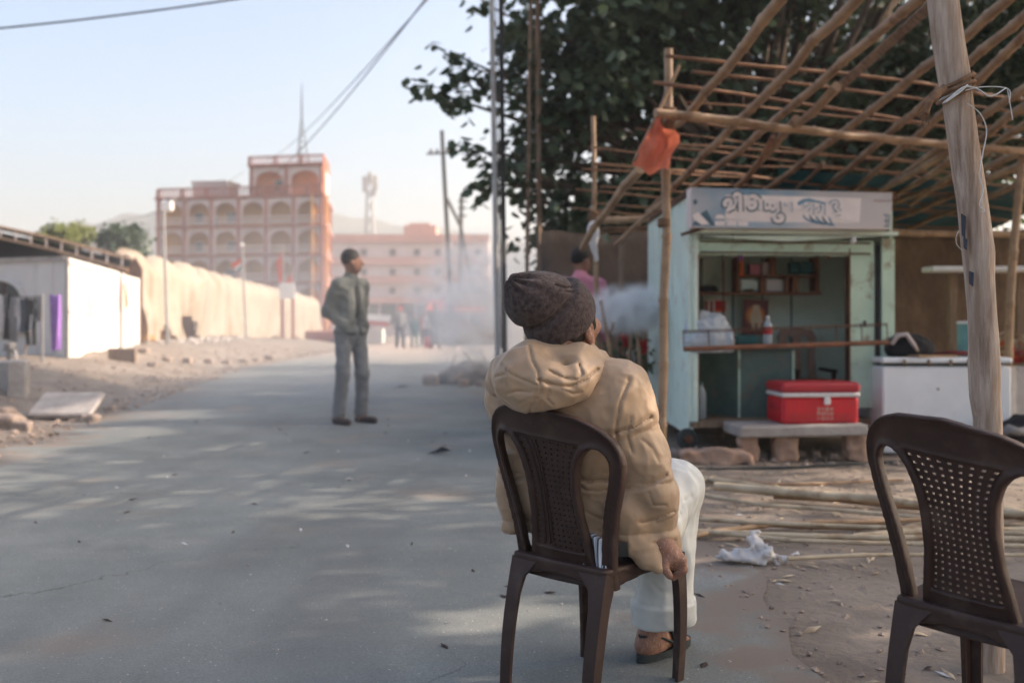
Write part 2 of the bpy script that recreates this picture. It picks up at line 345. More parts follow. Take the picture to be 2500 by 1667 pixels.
M_flag = mat('orange_flag_cloth', (0.726,0.22,0.127), (0.638,0.176,0.099), sc=9, rough=.85, transl=.45, bump=.003, bsc=30)
M_saffron = mat('saffron_cloth', (.75,.14,.04), (.62,.10,.03), sc=9, rough=.85, transl=.3)
M_clothwhite = mat('white_rag', (0.744,0.72,0.708), (0.624,0.6,0.588), sc=12, rough=.9, transl=.3, bump=.004, bsc=40)
M_poly = mat('plastic_bag', (0.713,0.759,0.805), (0.552,0.598,0.644), sc=7, rough=.3, spec=.5, transl=.35, bump=.012, bsc=24)
M_bottle = mat('bottle_plastic', (.55,.62,.66), (.45,.52,.56), sc=5, rough=.15, spec=.6, transl=.4)
M_cream = mat('cream_canvas', (.335,.29,.235), (.285,.235,.18), sc=.7, rough=.9, transl=.15, bump=.02, bsc=2.5, c3=(.215,.155,.10), sc3=.45)
M_ochre = mat('ochre_glow', (.42,.22,.07), (.32,.16,.05), sc=2, rough=.9)  # ochre colour stands in for light filtering through the canvas
M_cabin = mat('cabin_white', (0.589,0.57,0.541), (0.532,0.503,0.475), sc=1.0, rough=.7, c3=(0.456,0.399,0.351), sc3=.8)
M_shadeblack = mat('hangar_shade', (.035,.043,.048), (.025,.03,.034), sc=2, rough=.9)  # near-black standing in for the shade under the hangar roof
M_pink = mat('pink_plaster', (.50,.27,.21), (.44,.23,.18), sc=.6, rough=.9)
M_pinkpale = mat('pale_pink_plaster', (.56,.47,.44), (.49,.41,.38), sc=.6, rough=.9)
M_orangewall = mat('apricot_plaster', (.56,.29,.10), (.48,.24,.08), sc=.6, rough=.9)
M_orangedeep = mat('orange_plaster', (.58,.20,.08), (.5,.165,.065), sc=.6, rough=.9)
M_terracotta = mat('terracotta_trim', (.33,.125,.09), (.27,.10,.075), sc=1.2, rough=.9)
M_darkglass = mat('window_dark', (.03,.037,.042), (.02,.026,.03), sc=2, rough=.25, spec=.5)
M_steel = mat('grey_steel', (.28,.275,.27), (.20,.19,.185), sc=3, rough=.6, metal=.3, c3=(.20,.12,.08), sc3=2)
M_polepaint = mat('pale_pole_paint', (.42,.41,.39), (.33,.32,.305), sc=3, rough=.7, c3=(.26,.18,.13), sc3=2)
M_darksteel = mat('dark_rail_steel', (.045,.042,.042), (.03,.027,.027), sc=3, rough=.7)
M_wire = mat('wire_black', (.02,.02,.022), (.015,.015,.017), rough=.7)
M_leaf = mat('leaf', (.10,.135,.068), (.036,.058,.032), sc=1.3, rough=.4, spec=.45, transl=.3)
M_leafy = mat('sunlit_leaf', (0.208,0.221,0.052), (0.117,0.143,0.039), sc=1.3, rough=.5, transl=.4)
M_bark = mat('bark', (.12,.085,.06), (.07,.05,.036), sc=6, rough=.95, bump=.02, bsc=9, stretch=(3,3,.7))
M_teal = mat('teal_tarpaulin', (0.018,0.09,0.093), (0.012,0.06,0.0645), sc=4, rough=.6, transl=.15, bump=.01, bsc=6)
M_rope = mat('coir_rope', (.24,.14,.08), (.15,.085,.05), sc=30, rough=.95, bump=.004, bsc=90)
M_tape = mat('white_tape', (.62,.63,.62), (.54,.55,.54), sc=10, rough=.5)
M_jac2 = mat('olive_grey_jacket', (0.144,0.15,0.135), (0.11,0.115,0.104), sc=9, rough=.85, bump=.008, bsc=14)
M_trs2 = mat('grey_trousers', (0.181,0.181,0.184), (0.138,0.138,0.14), sc=9, rough=.85, bump=.006, bsc=14)
M_blacktop = mat('black_shirt', (.02,.022,.024), (.015,.016,.018), sc=9, rough=.9)
M_shoe = mat('dark_sandal', (.05,.028,.022), (.03,.018,.015), sc=9, rough=.7)
M_purple = mat('purple_cloth', (.30,.13,.50), (.38,.20,.58), sc=5, rough=.85, transl=.2)
M_pinkshirt = mat('pink_shirt', (0.56,0.224,0.28), (0.462,0.175,0.224), sc=9, rough=.85)
M_redcloth = mat('red_cloth', (.50,.05,.05), (.42,.04,.04), sc=9, rough=.85)
M_tealcloth = mat('teal_cloth', (.06,.16,.16), (.05,.13,.13), sc=9, rough=.85)
M_greycloth = mat('grey_cloth', (.22,.215,.215), (.17,.168,.17), sc=9, rough=.85)
M_denim = mat('denim', (.06,.075,.10), (.045,.055,.08), sc=9, rough=.85)
M_blackcloth = mat('black_cloth', (.018,.018,.02), (.012,.012,.014), sc=9, rough=.85, bump=.01, bsc=14)
M_signblue = mat('sign_blue_print', (.13,.24,.34), (.19,.32,.42), sc=3, rough=.6)
M_signwhite = mat('sign_white_print', (0.775,0.688,0.65), (0.7,0.625,0.6), sc=9, rough=.6)
M_signdark = mat('sign_dark_print', (.055,.11,.15), (.085,.15,.19), sc=9, rough=.6)
M_cardboard = mat('cardboard', (0.39,0.26,0.156), (0.312,0.202,0.117), sc=5, rough=.9)
def striped(name, a, b, freq, axis):
    m = bpy.data.materials.new(name); m.use_nodes = True; N, L = nodes_of(m); p = N['Principled BSDF']; p.inputs['Roughness'].default_value = .9
    tc = N.new('ShaderNodeTexCoord'); vm = N.new('ShaderNodeVectorMath'); vm.operation = 'DOT_PRODUCT'; vm.inputs[1].default_value = axis; L.new(tc.outputs['Object'], vm.inputs[0])
    mu = N.new('ShaderNodeMath'); mu.operation = 'MULTIPLY'; mu.inputs[1].default_value = freq; L.new(vm.outputs['Value'], mu.inputs[0])
    fr = N.new('ShaderNodeMath'); fr.operation = 'FRACT'; L.new(mu.outputs[0], fr.inputs[0])
    rp = N.new('ShaderNodeValToRGB'); rp.color_ramp.interpolation = 'CONSTANT'; e = rp.color_ramp.elements
    e[0].color = (*a, 1); e[1].position = .5; e[1].color = (*b, 1); q = e.new(.62); q.color = (*a, 1); q = e.new(.7); q.color = (*b, 1)
    L.new(fr.outputs[0], rp.inputs[0]); L.new(rp.outputs[0], p.inputs['Base Color']); return m
M_stripes = striped('striped_shirt', (.66,.66,.68), (.055,.055,.062), 52, (.74,-.67,0))
# ------------------------------------------------------------------ ground, road, hill
def XL(y): return -3.15-.13*min(max(y, -6), 23) - (max(y-40, 0)*.09)
def XR(y): return .95 - 1.05*min(max((y-4.5)/10, 0), 1) - (max(y-40, 0)*.03)
def sst(t): t = min(max(t, 0), 1); return t*t*(3-2*t)
def prof(y): return -.021*min(max(y-40, 0), 75)
def ground_z(x, y):
    z = prof(y); l, r = XL(y), XR(y)
    if x < l:
        d = l-x; z += (.36*sst((d-.2)/2.6)+.05*min(max(d-2.8, 0), 8)/8)*(1-.6*sst((y-30)/30)) + .045*n1(x*1.3, y*1.3)*sst(d/.8)
    elif x > r:
        d = x-r; z += .018*n1(x*1.7, y*1.7, 3)*sst(d/.6) + .06*n1(x*.5, y*.5, 9)*sst((d-1.5)/4)*sst((y-9)/6)
    else: z -= .03*sst(min(x-l, r-x)/.25)
    return z
def axis(lo, hi, a, b, st):
    xs = list(np.arange(a, b+1e-6, st)); k = st; x = b
    while x < hi: k *= 1.35; x += k; xs.append(min(x, hi))
    k = st; x = a
    while x > lo: k *= 1.35; x -= k; xs.insert(0, max(x, lo))
    return xs
gx = axis(-500, 500, -13, 7, .22); gy = axis(-60, 640, 0, 44, .22)
gv = [(x, y, ground_z(x, y)) for y in gy for x in gx]; nX = len(gx)
gf = [(j*nX+i, j*nX+i+1, (j+1)*nX+i+1, (j+1)*nX+i) for j in range(len(gy)-1) for i in range(nX-1)]
tag(link_mesh('ground', gv, gf, M_dirt, None, True), kind='structure')
rv, rf = [], []
ry = list(np.arange(-12, 44, .16)) + list(np.arange(44, 150, 2.0)); K = 14; RK = [0,.03,.06,.1,.16,.25,.37,.5,.63,.75,.84,.9,.94,.97,1]; redge = []
for y in ry:
    l = XL(y)+.16*n1(y*1.1, 4.2)+.07*n1(y*4.5, 8.1); r = XR(y)+.10*n1(y*1.4, 1.2)+.06*n1(y*5.2, 2.7)
    for k in range(K+1):
        t = RK[k]; rv.append((l+(r-l)*t, y, prof(y)+.004)); redge.append(min(t, 1-t)*(r-l))
for j in range(len(ry)-1):
    for k in range(K): a = j*(K+1)+k; rf.append((a, a+1, a+K+2, a+K+1))
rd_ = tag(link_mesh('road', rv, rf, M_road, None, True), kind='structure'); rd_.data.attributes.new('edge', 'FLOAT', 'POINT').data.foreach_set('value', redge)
hv, hf = [], []
nh = 60
for j in range(9):
    for i in range(nh+1):
        x = -330+i*9; t = j/8
        ridge = 30+34*math.exp(-((x+150)/95)**2)+ 16*math.exp(-((x-10)/120)**2)+5*n1(x*.02, 3)+2.5*n1(x*.09, 5)
        hv.append((x, 430+t*60, -4+ridge*math.sin(t*math.pi/2)**.8+3*n1(x*.06, t*4)*(t > 0)))
for j in range(8):
    for i in range(nh): a = j*(nh+1)+i; hf.append((a, a+1, a+nh+2, a+nh+1))
tag(link_mesh('hill', hv, hf, M_hill, None, True), kind='structure')

# ------------------------------------------------------------------ arcaded building
def frame_of(A, B):
    A, B = V((*A, 0)), V((*B, 0)); u = (B-A).normalized(); n = V((u.y, -u.x, 0)); return A, u, n, (B-A).length   # n points to the viewer's side
def arch_panel(w, h, aw, spring, rise, pointed=True, seg=8):
    """2-D outline strip round an arch opening: list of quads in (x,z), panel w x h, opening width aw"""
    pts = []
    for k in range(seg+1):
        t = k/seg; a = math.pi*(1-t)
        x = math.cos(a)*aw/2; z = spring+math.sin(a)**(.8 if pointed else 1)*rise
        if pointed: z += rise*.12*(1-abs(x)/(aw/2))
        pts.append((x, min(z, h-.05)))
    return pts
def facade(root, A, B, slabs, bays, skip, mats, back_off=1.5, wins=(), rail=True):
    """slabs: z of floors; arches per bay and storey; each panel, slab, rail and pier its own part"""
    O, u, n, Wd = frame_of(A, B); bw = Wd/bays
    def at(x, d, z): return O + u*x - n*d + V((0, 0, z))
    wallm, panm, trim = mats
    for s in range(len(slabs)-1):
        z0, z1 = slabs[s], slabs[s+1]; h = z1-z0-.22
        m = MB().prism([at(0, back_off, z0), at(Wd, back_off, z0), at(Wd, back_off, z1), at(0, back_off, z1)], -n*.2)
        m.build('recessed_wall', wallm[s % len(wallm)], root)
        for b in range(bays):
            if (s, b) in skip: continue
            pts = arch_panel(bw, h, bw*.80, h*.52, h*.33); xc = bw*(b+.5); m = MB(); vs = []; fs = []
            k = len(pts)
            for d in (0, .28):
                for x, z in pts: vs.append(at(xc+x, d, z0+z))
                for i, (x, z) in enumerate(pts):
                    t = i/(k-1); vs.append(at(xc-bw/2+bw*t, d, z0+h))
                vs += [at(xc-bw*.5, d, z0), at(xc-bw*.4, d, z0), at(xc+bw*.4, d, z0), at(xc+bw*.5, d, z0)]
            o = 2*k+4
            for q in (0, o):
                fl = []
                for i in range(k-1): fl.append((q+i, q+i+1, q+k+i+1, q+k+i))
                fl += [(q+2*k, q+2*k+1, q+0, q+k), (q+2*k+2, q+2*k+3, q+2*k-1, q+k-1)]
                fs += [tuple(reversed(f)) for f in fl] if q else fl
            for i in range(k-1): fs.append((i, o+i, o+i+1, i+1))
            fs += [(2*k+1, o+2*k+1, o, 0), (k-1, o+k-1, o+2*k+2, 2*k+2)]
            m.add(vs, fs).build('arch_panel', panm, root)
        for b in range(bays+1):
            MB().box(at(bw*b, -.06, (z0+z1)/2), (.3, .34, z1-z0-.24), Matrix((u, -n, V((0,0,1)))).transposed()).build('pier', trim, root)
        MB().box(at(Wd/2, .55, z0-.11), (Wd+.5, 1.9, .24), Matrix((u, -n, V((0,0,1)))).transposed()).build('floor_slab', trim, root)
        if rail:
            rl = MB(); Mx = Matrix((u, -n, V((0,0,1)))).transposed()
            rl.box(at(Wd/2, -.12, z0+.92), (Wd, .16, .14), Mx); rl.box(at(Wd/2, -.12, z0+.45), (Wd, .08, .22), Mx)
            rl.build('balcony_rail', panm, root)
    for s, x, w, h, z in wins:
        O2 = at(bw*x, back_off-.12, slabs[s]+z); Mx = Matrix((u, -n, V((0,0,1)))).transposed()
        wf = MB().box(O2, (w+.2, .1, h+.2), Mx).build('window', panm, root)
        MB().box(O2+n*.07, (w, .06, h), Mx).build('pane', M_darkglass, wf)
    return at, bw, Wd
FR, FLc, BK = (-20.6, 108), (-39.7, 111.8), (-22.6, 123.5)
SL = [-1.3, 1.95, 5.1, 8.2, 11.4, 14.6]
bld = empty('arcaded_building', (-30, 110, -1.5), 'tall peach building with rows of arched balconies and a roof turret', 'building')
wins = [(4,1.3,1.0,1.1,1.0),(4,2.55,1.3,1.1,1.0),(4,1.85,.9,1.9,.3),(3,1.3,.9,1.0,1.0),(3,2.55,1.2,1.0,1.0),(2,2.5,1.2,1.0,1.0),(2,1.3,.9,1.0,1.0),(1,2.5,1.2,1.0,1.0)]
at, bw, Wd = facade(bld, FLc, FR, SL, 6, set(), ([M_orangewall], M_pinkpale, M_terracotta), wins=wins)
at2, bw2, Wd2 = facade(bld, FR, BK, SL, 5, set(), ([M_orangewall], M_pinkpale, M_terracotta), back_off=1.0)
core = MB().prism([at(1.7, 1.8, -1.4), at(Wd-1.3, 1.8, -1.4), V((*BK, -1.4))+V((-1.6,-.3,0)), V((*BK, -1.4))+V((-18,2.6,0))], (0,0,15.9)); core.build('core_wall', M_orangewall, bld)
MB().prism([at(-.4, -.3, 14.5), at(Wd+.4, -.3, 14.5), V((*BK, 14.5))+V((.4,.3,0)), V((*BK, 14.5))+V((-19,3,0))], (0,0,.22)).build('roof_slab', M_terracotta, bld)
Mx = Matrix((frame_of(FLc, FR)[1], -frame_of(FLc, FR)[2], V((0,0,1)))).transposed()
def roof_rail(x0, x1, z, step=.42):
    rl = MB()
    rl.box(at((x0+x1)/2, -.1, z+.95), (x1-x0, .2, .16), Mx)
    k = int((x1-x0)/step)
    for i in range(k+1): rl.box(at(x0+(x1-x0)*i/k, -.1, z+.46), (.13 if i % 7 else .4, .14, .92), Mx)
    rl.build('roof_railing', M_terracotta, bld)
roof_rail(0, Wd, 14.72)
TW = bw*3.42
TA, TB = at(TW, .25, 0), at(Wd-.1, .25, 0)
tur = SL[-1:] + [17.95]; tur[0] = 14.75
at3, _, _ = facade(bld, TA.xy, TB.xy, tur, 2, set(), ([M_orangedeep], M_pinkpale, M_terracotta), back_off=.9, rail=False, wins=[(0,.72,.9,1.1,1.1)])
MB().prism([at3(-.1, .95, 14.74), at3(8.2, .95, 14.74), at3(6.2, 7, 14.74), at3(-2.1, 7, 14.74)], (0,0,3.15)).build('turret_wall', M_pinkpale, bld)
MB().prism([at3(-.3, -.4, 17.9), at3(8.6, -.4, 17.9), at3(6.3, 7.3, 17.9), at3(-2.5, 7.3, 17.9)], (0,0,.24)).build('turret_slab', M_terracotta, bld)
rl = MB(); rl.box(at3(4.15, -.2, 18.95), (8.8, .2, .16), Mx)
for i in range(18): rl.box(at3(-.1+i*.5, -.2, 18.5), (.14 if i % 6 else .4, .14, .8), Mx)
for i in range(12): rl.box(at3(8.4-.3*i*.6, i*.6, 18.5), (.14, .14, .9), Mx)
rl.tube([at3(8.4, -.1, 18.98), at3(6.3, 6.9, 18.98)], .12, 4); rl.build('turret_railing', M_terracotta, bld)
wt = MB(); wt.box(at(5.4, 3, 15.7), (4.2, 3, 1.6), Mx); wt.box(at(5.4, 3, 16.6), (4.5, 3.3, .18), Mx); wt.build('water_tank_housing', M_pinkpale, bld)
# lattice mast on the roof
mast = MB(); mb0 = at3(4.6, 3, 18.1); mtop = Pd(655, 190, mb0.y); mtop.x = mb0.x
for a in range(3):
    o = V((math.cos(a*2.1)*.9, math.sin(a*2.1)*.9, 0)); mast.tube([mb0+o, mb0.lerp(mtop, .55)+o*.12, mtop], [.05,.045,.03], 5)
for k in range(8):
    t = k/8*.55; rr = 1-.88*t/.55
    for a in range(3):
        o = V((math.cos(a*2.1)*.9, math.sin(a*2.1)*.9, 0))*rr; o2 = V((math.cos(a*2.1+2.1)*.9, math.sin(a*2.1+2.1)*.9, 0))*rr*.9
        mast.tube([mb0.lerp(mtop, t)+o, mb0.lerp(mtop, t+.06)+o2], .025, 4)
tag(mast.build('roof_mast', M_darksteel), 'thin lattice radio mast standing on the turret roof', 'mast')
# ------------------------------------------------------------------ far pink building
pb = empty('pink_building', (-19, 165, -1.8), 'long pink four storey block at the end of the street', 'building')
PY = 162.0
def pz(y): return CAMH+(HORY-y*D)*PY/FPX
def pxx(x): return (x*D-1250)/FPX*PY
x0, x1 = pxx(758), pxx(1122)
MB().box(((x0+x1)/2, PY+7, (pz(548)-2)/2+.2), (x1-x0, 14, pz(548)+2)).build('wall', M_pinkpale, pb)
for y in (548, 600, 643, 690): MB().box(((x0+x1)/2, PY-.35, pz(y)), (x1-x0+.3, .9, 1.25 if y < 690 else 1.0)).build('floor_band', M_pink, pb)
MB().box(((pxx(925)+pxx(1000))/2, PY+5, pz(548)+1.1), (pxx(1000)-pxx(925), 7, 2.4)).build('stair_head', M_pink, pb)
MB().box((pxx(960), PY+5, pz(516)), (3.4, 5, 1.0)).build('tank_housing', M_pink, pb)
for r, y in enumerate((580, 625, 667)):
    for x in (836, 902, 958, 1006, 1060, 1098):
        wf = MB().box((pxx(x), PY-.03, pz(y)), (1.15, .12, 1.25)).build('window', M_pink, pb)
        MB().box((pxx(x), PY-.12, pz(y)), (.9, .08, 1.0)).build('pane', M_darkglass, wf)
for x in np.arange(pxx(770), pxx(1115), 2.9): MB().box((x, PY-.1, pz(722)), (2.4, .3, pz(697)-pz(742))).build('shop_opening', M_darkglass, pb)  # dark panels stand in for the shade of the ground-floor shops

# ------------------------------------------------------------------ telecom tower
tt = empty('telecom_tower', (0, 0, 0)); tt.location = (Pd(850, 640, 300).x, 300, -1); ORG[tt.name] = tt.location.copy()
tag(tt, 'pale lattice telecom tower with round drum aerials far behind the roofs', 'tower')
tb = Pd(850, 560, 300); tp = Pd(850, 402, 300); m = MB()
for sx, sy in ((-1,-1),(1,-1),(1,1),(-1,1)): m.tube([(tb.x+sx*2.4, 300+sy*2.4, -2), (tp.x+sx*.7, 300+sy*.7, tp.z)], .24, 4)
for k in range(12):
    t0, t1 = k/12, (k+1)/12; w0, w1 = 2.4-1.7*t0, 2.4-1.7*t1; z0, z1 = -2+(tp.z+2)*t0, -2+(tp.z+2)*t1
    for s in (-1, 1):
        m.tube([(tb.x-w0, 300+s*w0, z0), (tb.x+w1, 300+s*w1, z1)], .12, 4); m.tube([(tb.x+w0, 300+s*w0, z0), (tb.x-w1, 300+s*w1, z1)], .12, 4)
m.build('lattice', M_steel, tt)
for dx, y in ((-13, 415), (12, 412), (-12, 432), (10, 440), (0, 405), (13, 428)):
    q = Pd(850+dx, y, 298); MB().box(q, (1.3, .8, 2.6), bev=.2).build('aerial', M_steel, tt)

# ------------------------------------------------------------------ canvas hangar along the left of the road
hA, hB = V((-10.8, 29, 0)), V((-17.4, 91, 0)); ha = (hB-hA).normalized(); hr = V((ha.y, -ha.x, 0)); hL = (hB-hA).length
hang = empty('canvas_hangar', (-12, 33, 0), 'long cream canvas hangar with torn hanging side along the road', 'hangar')
prf = [(0,0)]+[(0, t) for t in np.linspace(.08, .78, 13)]+[(-.06,.86),(-.18,.93),(-.38,.98),(-.7,1.0)]
NS = 150
ts = [(i/NS)**1.35*hL for i in range(NS+1)]
def base_z(t): return .25-1.3*(t/hL)
def tarp_pt(t, s, q):
    zb = base_z(t); top = 3.02+.20*math.sin(t*1.9)*math.exp(-t*.02)*(q > .9)
    z = zb+(top-zb)*q
    w = (1-abs(q-.4)*1.1); fold = .26*n1(t*.55, q*1.1, 1)+.15*n1(t*1.7-q*1.2, q*.7, 5)+.07*n1(t*4.5-q*2, q, 8)
    if q < .3: fold += (.3-q)*1.1*n1(t*.8, 4.4)
    seam = -.16*max(0, 1-abs((t+1.0*q) % 6.3-3.1)*2.6)
    return hA + ha*t + hr*(s+fold*max(w, .1)+seam) + V((0, 0, z))
tv = [tarp_pt(t, s, q) for t in ts for s, q in prf]; nP = len(prf); tf = []
def torn(p):
    x = (1250+FPX*p.x/p.y)/D; y = (HORY-(p.z-CAMH)*FPX/p.y)/D
    if y > 744+abs(x-382)*1.0 and abs(x-381) < 13: return True
    if 411+max(0,(y-725))*.34 < x < 446+max(0,y-725)*.1 and y > 726 and x < 468 and y < 808: return True
    if 474 < x < 474+(y-750)*.3 and 752 < y < 784: return True
    if y > 770 and abs(x-528) < 7: return True
    if y > 772+abs(x-632)*.5 and abs(x-630) < 16: return True
    if y > 775 and n1(x*.08, 1.3) > .25: return True
    return False
for i in range(NS):
    for k in range(nP-1):
        a = i*nP+k; q = (tv[a]+tv[a+nP+1])/2
        if torn(q): continue
        tf.append((a, a+nP, a+nP+1, a+1))
link_mesh('canvas_side', tv, tf, M_cream, hang, True)
rvv, rff = [], []
for i, t in enumerate(ts[::5]):
    for k in range(7):
        s = -.7-k*1.5; z = 3.02+(s+.7)*-.215
        if k == 6: z -= .05
        rvv.append(hA+ha*t+hr*s+V((0,0,z+.05*n1(t*.6, k*.7, 2))))
for i in range(len(ts[::5])-1):
    for k in range(6): a = i*7+k; rff.append((a, a+7, a+8, a+1))
link_mesh('canvas_roof', rvv, rff, M_shadeblack, hang, True)
MB().prism([hA+ha*1.0+hr*-1.1+V((0,0,.05)), hB+hr*-1.1+V((0,0,-1.3)), hB+hr*-1.1+V((0,0,2.6)), hA+ha*1.0+hr*-1.1+V((0,0,2.7))], hr*-.1).build('glow_sheet', M_ochre, hang)  # added sheet, coloured like the light that comes through the canvas
MB().prism([hA+ha*4+hr*-1.3+V((0,0,0)), hA+ha*4+hr*-10+V((0,0,0)), hA+ha*4+hr*-10+V((0,0,4.9)), hA+ha*4+hr*-1.3+V((0,0,3.0))], ha*.1).build('shade_screen', M_shadeblack, hang)  # dark sheet added across the inside to stand in for its shade
MB().prism([hA-ha*.05+hr*.04+V((0,0,.2)), hA-ha*.05+hr*-.34+V((0,0,.2)), hA-ha*.05+hr*-.34+V((0,0,2.6)), hA-ha*.05+hr*-.16+V((0,0,2.9)), hA-ha*.05+hr*.03+V((0,0,2.55))], ha*.08).build('end_post', M_rust, hang)
tr = MB()
def rake(s, dz): return hA-ha*.15+hr*s+V((0,0,3.02+(s+.7)*-.215+dz))
tr.tube([rake(-.2,-.1), rake(-2.5,.02), rake(-11,.02)], .05, 6); tr.tube([rake(-.35,-.42), rake(-2.5,-.30), rake(-11,-.30)], .05, 6)
tr.build('rafter_chord', M_plank, hang)
for k in range(24): s = -.5-k*.42; MB().tube([rake(s,0), rake(s,-.34)], .028, 5).build('rung', M_pinkpale, hang)
MB().tube([rake(-2.1,-.3), hA-ha*.15+hr*-2.9+V((0,0,2.2))], .035, 6).build('strut', M_rust, hang)
MB().tube([rake(-1.2,-.35), hA-ha*.15+hr*-3.6+V((0,0,2.3))], .02, 6).build('stay_rope', M_steel, hang)

# ------------------------------------------------------------------ white cabins
def cabin(name, label, C, dR, L0, L1, dF, Wf, z0, z1, mt):
    r = empty(name, C+dR*L0+V((0,0,0)), label, 'cabin'); A = C+dR*L0; B = C+dR*L1
    b = MB()
    b.prism([A+V((0,0,z0)), B+V((0,0,z0)), B+dF*Wf+V((0,0,z0)), A+dF*Wf+V((0,0,z0))][::-1], (0,0,z1-z0)); b.build('wall', mt, r)
    return r, A, B
dR = V((-.223, .975, 0)); dF = V((-.944, .33, 0)); CB = V((-8.48, 19, 0))
cb, A, B = cabin('site_cabin', 'white panelled site cabin with an arched side window behind hanging washing', CB, dR, 0, 6.0, dF, 3.4, .27, 2.27, M_cabin)
nr = V((dR.y, -dR.x, 0)); nf = V((-dF.y, dF.x, 0)); nf = nf if nf.y < 0 else -nf
def strip(p0, p1, w, t, n, mt, nm, par):   # raised batten between two points on a wall
    d = (p1-p0); L = d.length; d.normalize(); s = d.cross(n).normalized()
    c = (p0+p1)/2+n*t/2; return MB().box(c, (L, w, t), Matrix((d, s, n)).transposed()).build(nm, mt, par)
for t in (2.2, 4.0): strip(A+dR*t+V((0,0,1.28)), A+dR*t+V((0,0,2.12)), .035, .025, nr, M_cabin, 'batten', cb)
strip(A+dR*.05+V((0,0,1.24)), A+dR*5.95+V((0,0,1.24)), .05, .03, nr, M_cabin, 'batten', cb)
strip(A+dR*.05+V((0,0,2.19)), A+dR*5.95+V((0,0,2.19)), .10, .035, nr, M_cabin, 'batten', cb)
strip(A+dR*.0+V((0,0,.27)), A+dR*0+V((0,0,2.27)), .07, .03, nf, M_concrete, 'corner_strip', cb)
for t in (.36, .78): strip(A+dF*t+V((0,0,.35)), A+dF*t+V((0,0,2.2)), .03, .02, nf, M_cabin, 'batten', cb)
strip(A+dF*.05+V((0,0,2.24)), A+dF*3.3+V((0,0,2.24)), .09, .04, nf, M_concrete, 'eave_strip', cb)
wo = A+dF*1.75+V((0,0,0)); pl = [wo+dF*(-.72*math.cos(a))+V((0,0,1.28+.60*max(math.sin(a), 0)**.7)) for a in np.linspace(0, math.pi, 13)]
wnd = MB().prism([p+nf*.004 for p in pl], nf*.02).build('arched_window', M_darkglass, cb)
m = MB(); 
for a, b2 in zip(pl[:-1], pl[1:]): m.tube([a+nf*.03, b2+nf*.03], .045, 5)
m.build('window_surround', M_cabin, wnd); strip(wo-dF*.72+V((0,0,1.28)), wo+dF*.72+V((0,0,1.28)), .05, .05, nf, M_cabin, 'window_sill', wnd)
for t in (-.2, .3): strip(wo+dF*t+V((0,0,1.3)), wo+dF*t+V((0,0,1.84)), .04, .04, nf, M_rust, 'window_bar', wnd)
strip(wo-dF*.9+V((0,0,.85)), wo+dF*.9+V((0,0,.85)), .06, .12, nf, M_cabin, 'ledge', cb)
for t in (.4, 1.9, 3.0): MB().box(A+dF*t+dR*.6+V((0,0,.14)), (.4, .4, .3)).build('support_block', M_concrete, cb)
for t in (2.0, 4.0, 5.6): MB().box(A+dF*.4+dR*t+V((0,0,.14)), (.4, .4, .3)).build('support_block', M_concrete, cb)
sb, A2, B2 = cabin('shutter_cabin', 'narrow cabin with closed slatted shutter beside the canvas hangar', CB, dR, 6.25, 9.7, dF, 3.0, .3, 2.24, M_cabin)
for k in range(24): strip(A2+dR*.3+V((0,0,.42+k*.072)), B2-dR*.2+V((0,0,.42+k*.072)), .045, .02, nr, M_cabin, 'shutter_slat', sb)
strip(A2+dR*.1+V((0,0,.3)), A2+dR*.1+V((0,0,2.26)), .16, .06, nr, M_cabin, 'door_post', sb)
tagc = MB(); pc = A2+dR*-.25+nr*.12
tagc.add([pc+V((0,0,1.95)), pc+dR*.25+V((0,0,2.0)), pc+dR*.2+nr*.08+V((0,0,1.45)), pc+dR*-.1+nr*.05+V((0,0,1.3))], [(0,1,2,3)])
tag(tagc.build('orange_cloth', M_saffron), 'small orange cloth hung at the corner between the two cabins', 'cloth')

# ------------------------------------------------------------------ left bank things
def cloth(name, mt, x, y, w, h, Y, label, cat='clothes', group=None, taper=.0, legs=False, depth=.03, rotz=0.0):
    """a hanging cloth whose top edge centre is at survey point (x,y), w,h in metres"""
    p = Pd(x, y, Y); nu, nvv = 9, 12; vs = []; fs = []; ca, sa = math.cos(rotz), math.sin(rotz)
    sd = random.random()*50
    for sgn in (0, 1):
        for j in range(nvv+1):
            for i in range(nu+1):
                u = i/nu-.5; v = j/nvv
                ww = w*(1-taper*v); dx = u*ww+.02*n1(v*3, sd); dy = depth*math.sin(u*14+sd+v*1.5)*(.4+v)+sgn*.012
                vs.append((p.x+dx*ca-dy*sa, p.y+dx*sa+dy*ca, p.z-h*v*(1+.05*n1(u*6, sd))-.02*(1-(2*u)**2)*(1-v)))
    o = (nu+1)*(nvv+1)
    for j in range(nvv):
        for i in range(nu):
            if legs and j > 3 and i == nu//2: continue
            a = j*(nu+1)+i; fs.append((a, a+nu+1, a+nu+2, a+1)); fs.append((o+a, o+a+1, o+a+nu+2, o+a+nu+1))
    for j in range(nvv):
        a = j*(nu+1); fs.append((a, o+a, o+a+nu+1, a+nu+1)); a += nu; fs.append((a, a+nu+1, o+a+nu+1, o+a))
    ob = link_mesh(name, vs, fs, mt, None, True); return tag(ob, label, cat, group)
LY = 17.2
